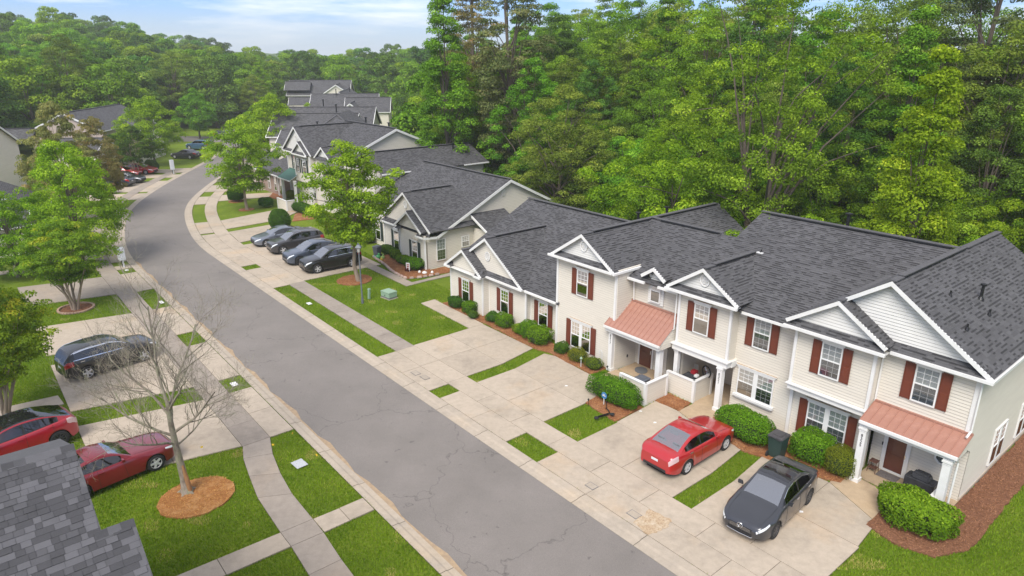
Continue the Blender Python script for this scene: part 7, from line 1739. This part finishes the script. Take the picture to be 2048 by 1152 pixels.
# ------------------------------------------------------------ wheelie bin
def bin_(name, s, v, rz, label, body, lid, sc=1, writing=True):
    r = empty(name, W(s, v, .055), rz, label=label, cat='wheelie bin'); r.scale = (sc,) * 3
    b = MB(); b.hexa([(-.24, -.25, .03), (.22, -.25, .03), (.22, .25, .03), (-.24, .25, .03), (-.33, -.31, .98), (.33, -.31, .98), (.33, .31, .98), (-.33, .31, .98)], body)
    b.box(-.35, .35, -.33, .33, .95, 1.0, body); link('body', bevel_mesh(b.mesh('body'), .02, 2), r)
    l = MB(); l.hexa([(-.38, -.34, 1.0), (.36, -.34, 1.0), (.36, .34, 1.0), (-.38, .34, 1.0), (-.34, -.30, 1.06), (.33, -.30, 1.08), (.33, .30, 1.08), (-.34, .30, 1.06)], lid); l.box(-.22, .22, -.20, .20, 1.06, 1.095, lid)
    link('lid', bevel_mesh(l.mesh('lid'), .015, 2), r)
    l = MB(); l.tube([(.36, -.25, 1.0), (.42, -.25, 1.02), (.42, .25, 1.02), (.36, .25, 1.0)], .018, lid, 8); l.obj('handle', r, smooth=50)
    for y in (-.28, .28):
        w = MB(); w.lathe([(.12, y - .03), (.13, y - .02), (.13, y + .02), (.12, y + .03)], M['rubber'], 18, .24, .12, axis='y'); w.obj('wheel', r, smooth=40)
    if writing:
        w = MB(); w.hexa([(-.16, -.333, .62), (.14, -.333, .62), (.14, -.328, .62), (-.16, -.328, .62), (-.15, -.325, .80), (.16, -.325, .80), (.16, -.31, .80), (-.15, -.31, .80)], M['stencil']); w.obj('stencil_label', r)
    return r
M['stencil'] = mat_noise('white_stencil_print', (.60, .64, .70), (.10, .14, .16), scale=22, rough=.6)
M['bin_g'] = mat_noise('dark_green_bin_plastic', (.022, .05, .045), (.03, .062, .056), scale=5, rough=.5); M['bin_l'] = mat_noise('dark_bin_lid', (.055, .052, .055), (.08, .075, .078), scale=6, rough=.5); M['bin_grey'] = mat_noise('grey_bin_plastic', (.13, .14, .16), (.10, .11, .13), scale=5, rough=.5)
bin_('wheelie_bin', -8.0, 8.75, hV + R(182), 'dark green wheelie bin with white print between hedge and clipped shrub', M['bin_g'], M['bin_l'], 1.0)
bin_('wheelie_bin', -.75, 8.75, hV + R(90), 'grey lidded bin inside the 8317 porch screen wall', M['bin_grey'], M['bin_grey'], .82, writing=False)
bin_('wheelie_bin', 29.0, 10.5, hV + R(20), 'dark grey bin leaning open beside the one storey townhouse bed', M['bin_grey'], M['bin_grey'], .85, writing=False)

# street lamp
lp_ = W(19.75, 4.25); r = empty('street_lamp', lp_, 0, label='dark street lamp with four sided lantern beside the sidewalk lawn', cat='street lamp')
mb = MB(); mb.tube([(0, 0, 0), (0, 0, .35), (-.0, 0, .5), (0, 0, 3.55)], [.085, .085, .055, .045], M['pole'] if 'pole' in M else M['blackmetal'], 12); 
M['pole'] = mat_noise('grey_pole_paint', (.10, .115, .13), (.14, .155, .17), scale=3, rough=.5); mb.mats = [M['pole']]; mb.obj('pole', r, smooth=40)
mb = MB(); mb.box(-.03, .03, -.03, .03, 3.5, 3.62, M['blackmetal'])
for a in range(4): w = math.pi / 4 + a * math.pi / 2; mb.tube([(math.cos(w) * .10, math.sin(w) * .10, 3.58), (math.cos(w) * .19, math.sin(w) * .19, 3.95)], .012, M['blackmetal'], 5)
mb.obj('lantern_frame', r)
mb = MB(); c8 = [(math.cos(math.pi / 4 + a * math.pi / 2), math.sin(math.pi / 4 + a * math.pi / 2)) for a in range(4)]
mb.hexa([(x * .10, y * .10, 3.60) for x, y in c8] + [(x * .185, y * .185, 3.94) for x, y in c8], mat_plain('lantern_glass', (.45, .44, .40), rough=.15)); mb.obj('lantern_glass', r)
mb = MB(); mb.hexa([(x * .30, y * .30, 3.94) for x, y in c8] + [(x * .10, y * .10, 4.12) for x, y in c8], M['pole']); mb.lathe([(.05, 4.12), (.05, 4.18), (.01, 4.26)], M['pole'], 8); mb.obj('lantern_cap', r)
# utility pedestal, transformer box
M['utilgreen'] = mat_noise('pale_green_cabinet', (.30, .42, .30), (.26, .37, .27), scale=3, rough=.5)
r = empty('utility_pedestal', W(20.25, 5.0), A0 + .2, label='slim pale green utility pedestal leaning behind the street lamp', cat='utility post'); 
mb = MB(); mb.hexa([(-.09, -.07, 0), (.09, -.07, 0), (.09, .07, 0), (-.09, .07, 0), (-.17, -.07, .75), (.0, -.07, .75), (.0, .07, .75), (-.17, .07, .75)], M['utilgreen']); link('cabinet', bevel_mesh(mb.mesh('cabinet'), .02, 2), r)
mb = MB(); mb.hexa([(-.18, -.08, .72), (.01, -.08, .72), (.01, .08, .72), (-.18, .08, .72), (-.16, -.06, .80), (-.01, -.06, .80), (-.01, .06, .80), (-.16, .06, .80)], M['utilgreen']); mb.obj('cap', r)
r = empty('transformer_box', W(19.6, 6.2), A0 + R(8), label='pale green electrical transformer box on the lawn by the street lamp', cat='transformer box')
mb = MB(); mb.box(-.50, .50, -.38, .38, 0, .06, M['curb']); mb.obj('pad', r)
mb = MB(); mb.box(-.45, .45, -.33, .33, .06, .16, M['dark']); mb.obj('base', r)
mb = MB(); mb.box(-.46, .46, -.34, .34, .16, .46, M['utilgreen']); link('cabinet', bevel_mesh(mb.mesh('cabinet'), .01, 1), r)
mb = MB(); mb.box(-.48, .48, -.37, .37, .46, .53, M['utilgreen']); link('lid', bevel_mesh(mb.mesh('lid'), .02, 2), r)
mb = MB(); mb.box(-.02, .02, .34, .375, .24, .32, M['blackmetal']); mb.obj('latch', r)

# cluster mailboxes on two legs
def mailbox(s, v, rz, label, h=1.5):
    r = empty('cluster_mailbox', W(s, v, .02), rz, label=label, cat='mailbox'); wm = M['mail']
    mb = MB(); mb.box(-.22, .22, -.24, .24, .62, h, wm); link('cabinet', bevel_mesh(mb.mesh('cabinet'), .015, 1), r)
    mb = MB(); mb.hexa([(-.24, -.26, h), (.24, -.26, h), (.24, .26, h), (-.24, .26, h), (-.22, -.24, h + .05), (.22, -.24, h + .05), (.22, .24, h + .05), (-.22, .24, h + .05)], wm); mb.obj('top', r)
    d0 = None
    for i in range(2):
        for j in range(6):
            mb = MB(); y0 = -.215 + i * .22; z0 = .67 + j * (h - .72) / 6; mb.box(.22, .232, y0, y0 + .205, z0, z0 + (h - .72) / 6 - .015, wm); mb.obj('mail_door', r)
    for y in (-.13, .13):
        mb = MB(); mb.box(-.05, .05, y - .04, y + .04, 0, .62, M['blackmetal'] if y < 0 else wm); mb.obj('leg', r)
    mb = MB(); mb.box(-.3, .3, -.32, .32, 0, .05, M['curb']); mb.obj('pad', r)
    return r
M['mail'] = mat_noise('white_metal_cabinet', (.66, .68, .70), (.60, .62, .65), scale=3, rough=.4)
mailbox(39.0, -6.4, R(225), 'white cluster mailbox on two legs beside the near part of the bend', 1.55); mailbox(83.0, -6.9, R(225), 'small far white cluster mailbox near the grey sedan', 1.9)
r = W(39.0, -6.4)

# brick ring round the crepe myrtle
root = MB(); n = 34; root.prism([tuple(W(30.8 + 1.0 * math.cos(2 * math.pi * i / 40), -10.85 + 1.0 * math.sin(2 * math.pi * i / 40)))[:2] for i in range(40)], 0, .05, M['soil'])
ring = root.obj('brick_edging', None, label='ring of tan bricks round the crepe myrtle trunk', cat='brick edging')
mb = MB(); mb.box(-.07, .07, -.09, .09, 0, .11, mat_noise('tan_edging_brick', (.40, .27, .19), (.30, .20, .145), scale=6, rough=.85, objvar=.15)); bk = bevel_mesh(mb.mesh('brick'), .012, 1)
for i in range(n):
    a = 2 * math.pi * i / n; q = W(30.8 + 1.02 * math.cos(a), -10.85 + 1.02 * math.sin(a)); q2 = W(30.8 + 1.02 * math.cos(a + .05), -10.85 + 1.02 * math.sin(a + .05)); link('brick', bk, ring, (q.x, q.y, .03 + .01 * math.sin(i * 7)), math.atan2(q2.y - q.y, q2.x - q.x) + R(90))
# stone edging of the bed at B
pth = [(29.2, 10.2), (28.0, 10.0), (26.4, 9.75), (24.6, 9.33), (23.2, 9.22), (22.3, 9.25), (22.0, 9.9), (21.8, 10.8), (21.65, 11.8)]
eb = MB(); 
for (a, b), (c, d) in zip(pth, pth[1:]): eb.beam(W(a, b, .05), W(c, d, .05), .08, .05, (0, 0, 1), M['soil'])
edg = eb.obj('stone_edging', None, label='row of pale pinkish stones edging the mulch bed of the one storey townhouse', cat='stone edging'); stm = mat_noise('pale_pink_stone', (.50, .34, .27), (.42, .33, .29), scale=5, rough=.85, objvar=.2); rs = random.Random(2)
sm_ = []
for k in range(4):
    mb = MB(); w, l, h = rs.uniform(.07, .1), rs.uniform(.14, .2), rs.uniform(.12, .17)
    mb.hexa([(-l + rs.uniform(-.02, .02), -w, 0), (l, -w, 0), (l, w, 0), (-l, w, 0), (-l * .9, -w * .8, h), (l * .85, -w * .8, h * .9), (l * .85, w * .8, h), (-l * .9, w * .7, h * 1.05)], stm); sm_.append(bevel_mesh(mb.mesh('stone'), .02, 2))
for (a, b), (c, d) in zip(pth, pth[1:]):
    p, q = W(a, b), W(c, d); k = max(1, int((q - p).length / .36))
    for j in range(k):
        m_ = p.lerp(q, (j + .5) / k); link('stone', sm_[rs.randrange(4)], edg, (m_.x, m_.y, .04), math.atan2(q.y - p.y, q.x - p.x) + rs.uniform(-.2, .2))
for i, (s, v, sz) in enumerate([(22.6, 11.0, .2), (22.3, 11.5, .12), (23.0, 10.8, .12)]):
    mb = MB(); mb.lathe([(sz * .8, 0), (sz, .06), (sz * .7, .15), (sz * .1, .2)], M['white'], 8); mb.obj('garden_rock', None, smooth=60, label=['largest white garden rock at the corner of the one storey townhouse', 'small white garden rock nearest the corner wall', 'small white rock next to the clipped corner shrub'][i], cat='rock').location = W(s, v, .05)

# small yard things
r = empty('yard_sign', W(23.75, 10.25), A0 - R(60), label='small white yard sign with red print in the mulch bed', cat='sign')
mb = MB(); mb.box(-.01, .01, -.16, .16, .22, .78, M['white']); mb.obj('board', r); mb = MB()
for y in (-.13, .13): mb.box(-.012, .0, y - .012, y + .012, 0, .22, M['white'])
r2 = MB(); r2.box(-.012, .0, -.14, -.116, 0, .22, M['white']); r2.obj('stake', r); r2 = MB(); r2.box(-.012, .0, .116, .14, 0, .22, M['white']); r2.obj('stake', r)
mr = mat_plain('red_print', (.35, .05, .03), .6)
for k, z in enumerate((.62, .48, .34)): mb = MB(); mb.box(-.0135, -.01, -.10 + .02 * k, .10 - .01 * k, z - .045, z + .045, mr); mb.obj('red_print', r)
r = empty('security_sign', W(-.35, 6.45, .06), hV, label='round blue security sign on a short white stake in front of the flat hedge', cat='sign')
mb = MB(); mb.lathe([(.17, -.015), (.18, 0), (.17, .015)], mat_plain('blue_sign', (.05, .20, .42), .4), 8, 0, .48, axis='y'); o = mb.obj('sign_disc', r); o.rotation_euler = (0, 0, R(90))
mb = MB(); mb.box(-.025, .025, -.012, .012, 0, .34, M['white']); mb.obj('stake', r)
mb = MB(); mb.box(-.024, -.017, -.10, .10, .46, .50, M['white']); mb.obj('white_print', r); mb = MB(); mb.box(-.024, -.017, -.05, .05, .53, .56, M['white']); mb.obj('white_print', r)
# kick scooter lying on the grass
r = empty('kick_scooter', W(-1.25, 5.5, .1), hV + R(-12), label='black kick scooter lying on its side on the small lawn patch', cat='scooter')
mb = MB(); mb.box(-.34, .26, -.03, .03, .06, .17, M['blackmetal']); link('deck', bevel_mesh(mb.mesh('deck'), .015, 2), r)
mb = MB(); mb.tube([(.26, 0, .1), (.36, .02, .1), (.50, .42, .08), (.56, .62, .07)], .022, M['blackmetal'], 8); mb.obj('steering_tube', r, smooth=50)
mb = MB(); mb.tube([(.57, .64, -.0), (.57, .64, .36)], .02, M['blackmetal'], 8); mb.obj('handlebar', r, smooth=50)
for x, y in ((-.42, 0), (.42, -.06)): mb = MB(); mb.lathe([(.09, .06), (.11, .075), (.11, .115), (.09, .13)], M['rubber'], 16, x, y); mb.obj('wheel', r, smooth=40)
r = empty('garden_light', W(.0, 5.75, .05), 0, label='thin black garden light standing in the grass near the scooter', cat='garden light'); mb = MB(); mb.tube([(0, 0, 0), (0, 0, .34)], .012, M['blackmetal'], 6); mb.obj('stake', r); mb = MB(); mb.lathe([(.02, .30), (.05, .36), (.03, .42)], M['blackmetal'], 10); mb.obj('lamp_head', r)
# plant stand, mat, grill
def stand(s, v, label):
    r = empty('plant_stand', W(s, v, .07), A0, label=label, cat='plant stand'); m_ = mat_noise('rusty_iron', (.09, .04, .03), (.16, .07, .045), scale=9, rough=.6)
    for x, y in ((-.13, -.13), (.13, -.13), (.13, .13), (-.13, .13)): mb = MB(); mb.tube([(x * 1.2, y * 1.2, 0), (x, y, .48)], .012, m_, 6); mb.obj('leg', r)
    mb = MB(); mb.box(-.15, .15, -.15, .15, .47, .50, m_); mb.obj('top', r); mb = MB(); mb.box(-.13, .13, -.13, .13, .18, .2, m_); mb.obj('shelf', r)
stand(-11.05, 10.75, 'rusty iron plant stand beside the brown door of 8325')
mb = MB(); mb.box(-.25, .25, -.38, .38, .07, .085, mat_noise('grey_door_mat', (.10, .09, .09), (.20, .17, .16), scale=12)); o = mb.obj('door_mat', None, label='flat grey door mat before the brown door of 8325', cat='door mat'); o.location = W(-11.6, 10.85); o.rotation_euler = (0, 0, hV)
mb = MB(); n = 20; mb.lathe([(.42, .07), (.42, .09)], M['dark'], 20); o = mb.obj('door_mat', None, label='round black door mat on the 8317 porch', cat='door mat'); o.location = W(.95, 10.7); o.scale = (.8, 1, 1)
def grill(s, v, label, rz):
    r = empty('covered_grill', W(s, v, .07), rz, label=label, cat='grill'); cv = mat_noise('black_grill_cover', (.025, .026, .03), (.045, .046, .052), scale=6, rough=.55, bump=.6, bscale=5)
    mb = MB(); mb.hexa([(-.28, -.5, .05), (.28, -.5, .05), (.28, .5, .05), (-.28, .5, .05), (-.27, -.52, .72), (.27, -.52, .72), (.27, .52, .72), (-.27, .52, .72)], cv); link('cover_skirt', bevel_mesh(mb.mesh('cover_skirt'), .04, 3), r)
    mb = MB(); mb.hexa([(-.27, -.34, .70), (.27, -.34, .70), (.27, .34, .70), (-.27, .34, .70), (-.16, -.26, .96), (.18, -.26, .96), (.18, .26, .96), (-.16, .26, .96)], cv); link('cover_hood', bevel_mesh(mb.mesh('cover_hood'), .06, 3), r)
grill(-12.85, 10.55, 'covered black grill at the right end of the 8325 porch', hV); grill(-2.1, 10.75, 'black grill behind the 8321 screen wall', hV + R(5))
# bicycle hung above the 8321 screen, red box
r = empty('bicycle', W(-2.75, 11.1, 0), hV + R(75), label='small bicycle with pale spoked wheels stored upright behind the 8321 screen wall', cat='bicycle')
for x, z in ((0, 1.25), (.15, .40)):
    mb = MB(); n = 22
    pts = [(x + .29 * math.cos(2 * math.pi * i / n), 0, z + .29 * math.sin(2 * math.pi * i / n)) for i in range(n + 1)]; mb.tube(pts, .035, M['rubber'], 6, cap=False)
    w = mb.obj('wheel', r, smooth=60); mb = MB(); mb.lathe([(.05, -.03), (.05, .03)], M['chrome'], 10, x, z, axis='y'); 
    for i in range(12): a = 2 * math.pi * i / 12; mb.tube([(x, 0, z), (x + .27 * math.cos(a), 0, z + .27 * math.sin(a))], .006, M['chrome'], 4)
    mb.obj('spokes', w)
mb = MB(); mb.tube([(0, 0, 1.25), (.12, 0, .9), (.3, 0, .75), (.15, 0, .40)], .02, M['blackmetal'], 6); mb.tube([(.12, 0, .9), (.15, 0, .4)], .018, M['blackmetal'], 6); mb.obj('frame', r, smooth=50); mb = MB(); mb.tube([(-.12, -.2, 1.12), (-.12, .2, 1.12)], .014, M['blackmetal'], 6); mb.obj('handlebar', r)
mb = MB(); mb.box(-.14, .14, -.14, .14, 0, .24, mat_plain('red_plastic', (.35, .02, .03), .4)); o = link('red_box', bevel_mesh(mb.mesh('red_box'), .02, 2), None, W(-2.2, 10.9, .96), hV, label='small red box on top of the black grill at 8321', cat='box')
mb = MB(); mb.box(-.12, .12, -.10, .10, 0, .14, M['white']); link('white_tub', bevel_mesh(mb.mesh('white_tub'), .03, 2), None, W(-2.45, 10.75, .96), hV, label='small white tub beside the red box on the black grill', cat='tub')
mb = MB(); mb.box(-.02, .02, -.55, .55, 0, .95, M['siding']); o = mb.obj('shelf_board', None, label='cream board leaning at the back of the 8321 carport', cat='board'); o.location = W(-1.2, 11.9, .06); o.rotation_euler = (0, 0, hV)
# green toys by the bin at B
for i, (s, v, sz, c, lab) in enumerate([(28.5, 10.3, .22, (.08, .38, .12), 'larger bright green toy beside the dark bin'), (28.2, 10.55, .18, (.30, .45, .12), 'yellow green toy behind the larger green toy'), (27.8, 10.2, .13, (.6, .45, .05), 'small yellow toy at the end of the stone edging'), (28.8, 10.15, .12, (.1, .35, .3), 'small teal toy left of the green toy')]):
    r = empty('garden_toy', W(s, v, .05), i, label=lab, cat='toy'); mb = MB(); m_ = mat_plain('toy_plastic_%d' % i, c, .4); mb.lathe([(sz * .8, 0), (sz, sz * .5), (sz * .8, sz * 1.1), (sz * .2, sz * 1.4)], m_, 10); mb.obj('body', r, smooth=50)
    mb = MB(); mb.lathe([(sz * .3, sz * 1.35), (sz * .45, sz * 1.6), (sz * .3, sz * 1.95), (.01, sz * 2.1)], m_, 10, sz * .3, 0); mb.obj('head', r, smooth=50)
# utility covers and flags
def cover(s, v, a, b, rz, label, mat='white', frame='dark'):
    r = empty('utility_cover', W(s, v, .062), rz, label=label, cat='utility cover'); mb = MB(); mb.box(-a, a, -b, b, 0, .008, M[frame]); mb.obj('frame', r); mb = MB(); mb.box(-a + .025, a - .025, -b + .025, b - .025, .008, .014, M[mat]); mb.obj('plate', r)
M['greyplate'] = mat_noise('pale_grey_cover', (.52, .53, .55), (.44, .45, .47), scale=14, rough=.7)
cover(4.15, -6.85, .30, .24, A0 + R(4), 'pale grey rectangular cover in the grass verge of the curved footpath', 'greyplate', 'greyplate'); cover(8.3, 1.3, .17, .26, A0 - R(90), 'left one of two dark rimmed covers in the driveway apron', 'curb'); cover(7.55, 1.4, .17, .26, A0 - R(90), 'right one of two dark rimmed covers in the driveway apron', 'curb')
cover(-4.55, 1.3, .17, .22, A0 - R(90), 'dark rimmed cover in the apron behind the red sedan', 'curb'); cover(-6.75, 1.25, .17, .24, A0 - R(90), 'cover beside the rough concrete patch by the kerb', 'curb')
cover(21.9, 1.4, .14, .22, A0 - R(90), 'white cover in the long grass verge before the street lamp', 'white', 'white'); cover(13.1, -6.5, .15, .24, A0 - R(90), 'white cover in the small left verge patch', 'white', 'white'); cover(28.5, -6.2, .12, .3, A0 - R(90), 'white cover in the verge patch below the bend', 'white', 'white')
cover(38.0, -6.4, .12, .2, A0 - R(90), 'white cover beside the near mailbox', 'white', 'white')
fm = mat_plain('yellow_flag', (.80, .55, .03), .5)
for i, (s, v, lab) in enumerate([(5.9, -7.3, 'yellow marker flag nearest the sidewalk edge in the left verge'), (6.2, -6.3, 'yellow marker flag at the top of the left verge near the kerb'), (3.9, -6.15, 'yellow marker flag right of the grey verge cover'), (7.6, -9.6, 'yellow marker flag on the lawn beside the dark red coupe'), (6.9, -11.2, 'yellow marker flag by the clover in front of the coupe')]):
    r = empty('marker_flag', W(s, v), i * 1.3, label=lab, cat='flag'); mb = MB(); mb.tube([(0, 0, 0), (0, 0, .34)], .004, M['chrome'], 4); mb.obj('wire', r); mb = MB(); mb.hexa([(0, -.001, .25), (.10, -.004, .26), (.10, .004, .26), (0, .001, .25), (0, -.001, .34), (.10, -.004, .33), (.10, .004, .33), (0, .001, .34)], fm); mb.obj('flag', r)
# flattened paper scraps on the driveways
for i, (s, v, lab) in enumerate([(-1.9, 7.3, 'white paper scrap ahead of the red sedan'), (-3.0, 7.0, 'second white scrap right of the first scrap'), (2.2, 6.4, 'white scrap on the empty driveway of 8317'), (-10.55, 6.1, 'white scrap beside the dark grey sedan')]):
    mb = MB(); mb.prism([(-.08, -.05), (.06, -.06), (.09, .03), (-.02, .07)], 0, .006, M['white']); o = mb.obj('paper_scrap', None, label=lab, cat='litter'); o.location = W(s, v, .068)
# hose hook near 8317
mb = MB(); mb.tube([(0, 0, 0), (0, 0, .9), (0, .08, 1.0), (0, .2, .95), (0, .22, .8)], .012, M['mail'], 6, cap=True); o = mb.obj('shepherd_hook', None, label='thin metal shepherd hook beside the 8317 post', cat='garden hook'); o.location = W(2.55, 9.35, .05); o.rotation_euler = (0, 0, hV)
r = empty('garden_light', W(3.3, 8.55, .05), 0, label='pale garden light between the two olive shrubs of 8317', cat='garden light'); mb = MB(); mb.tube([(0, 0, 0), (0, 0, .45)], .02, M['mail'], 6); mb.obj('stake', r); mb = MB(); mb.lathe([(.03, .42), (.08, .52), (.02, .6)], M['utilgreen'], 10); mb.obj('lamp_head', r)
r = empty('garden_light', W(1.95, 9.15, .05), 0, label='dark little garden light at the foot of the 8317 post', cat='garden light'); mb = MB(); mb.tube([(0, 0, 0), (0, 0, .3)], .012, M['blackmetal'], 6); mb.obj('stake', r); mb = MB(); mb.lathe([(.03, .28), (.06, .34), (.02, .4)], M['blackmetal'], 10); mb.obj('lamp_head', r)

# ------------------------------------------------------------ haze: one box of air round everything
hm = D.materials.new('haze_air'); hm.use_nodes = True; hm.node_tree.nodes.clear()
ho = hm.node_tree.nodes.new('ShaderNodeOutputMaterial'); pvn = hm.node_tree.nodes.new('ShaderNodeVolumePrincipled'); hm.node_tree.links.new(pvn.outputs[0], ho.inputs['Volume'])
pvn.inputs['Color'].default_value = (.97, .985, 1.0, 1); pvn.inputs['Density'].default_value = .00042; pvn.inputs['Anisotropy'].default_value = .1
mb = MB(); mb.box(-1260, 1010, -310, 910, -1, 48, hm); mb.obj('haze', kind='stuff')
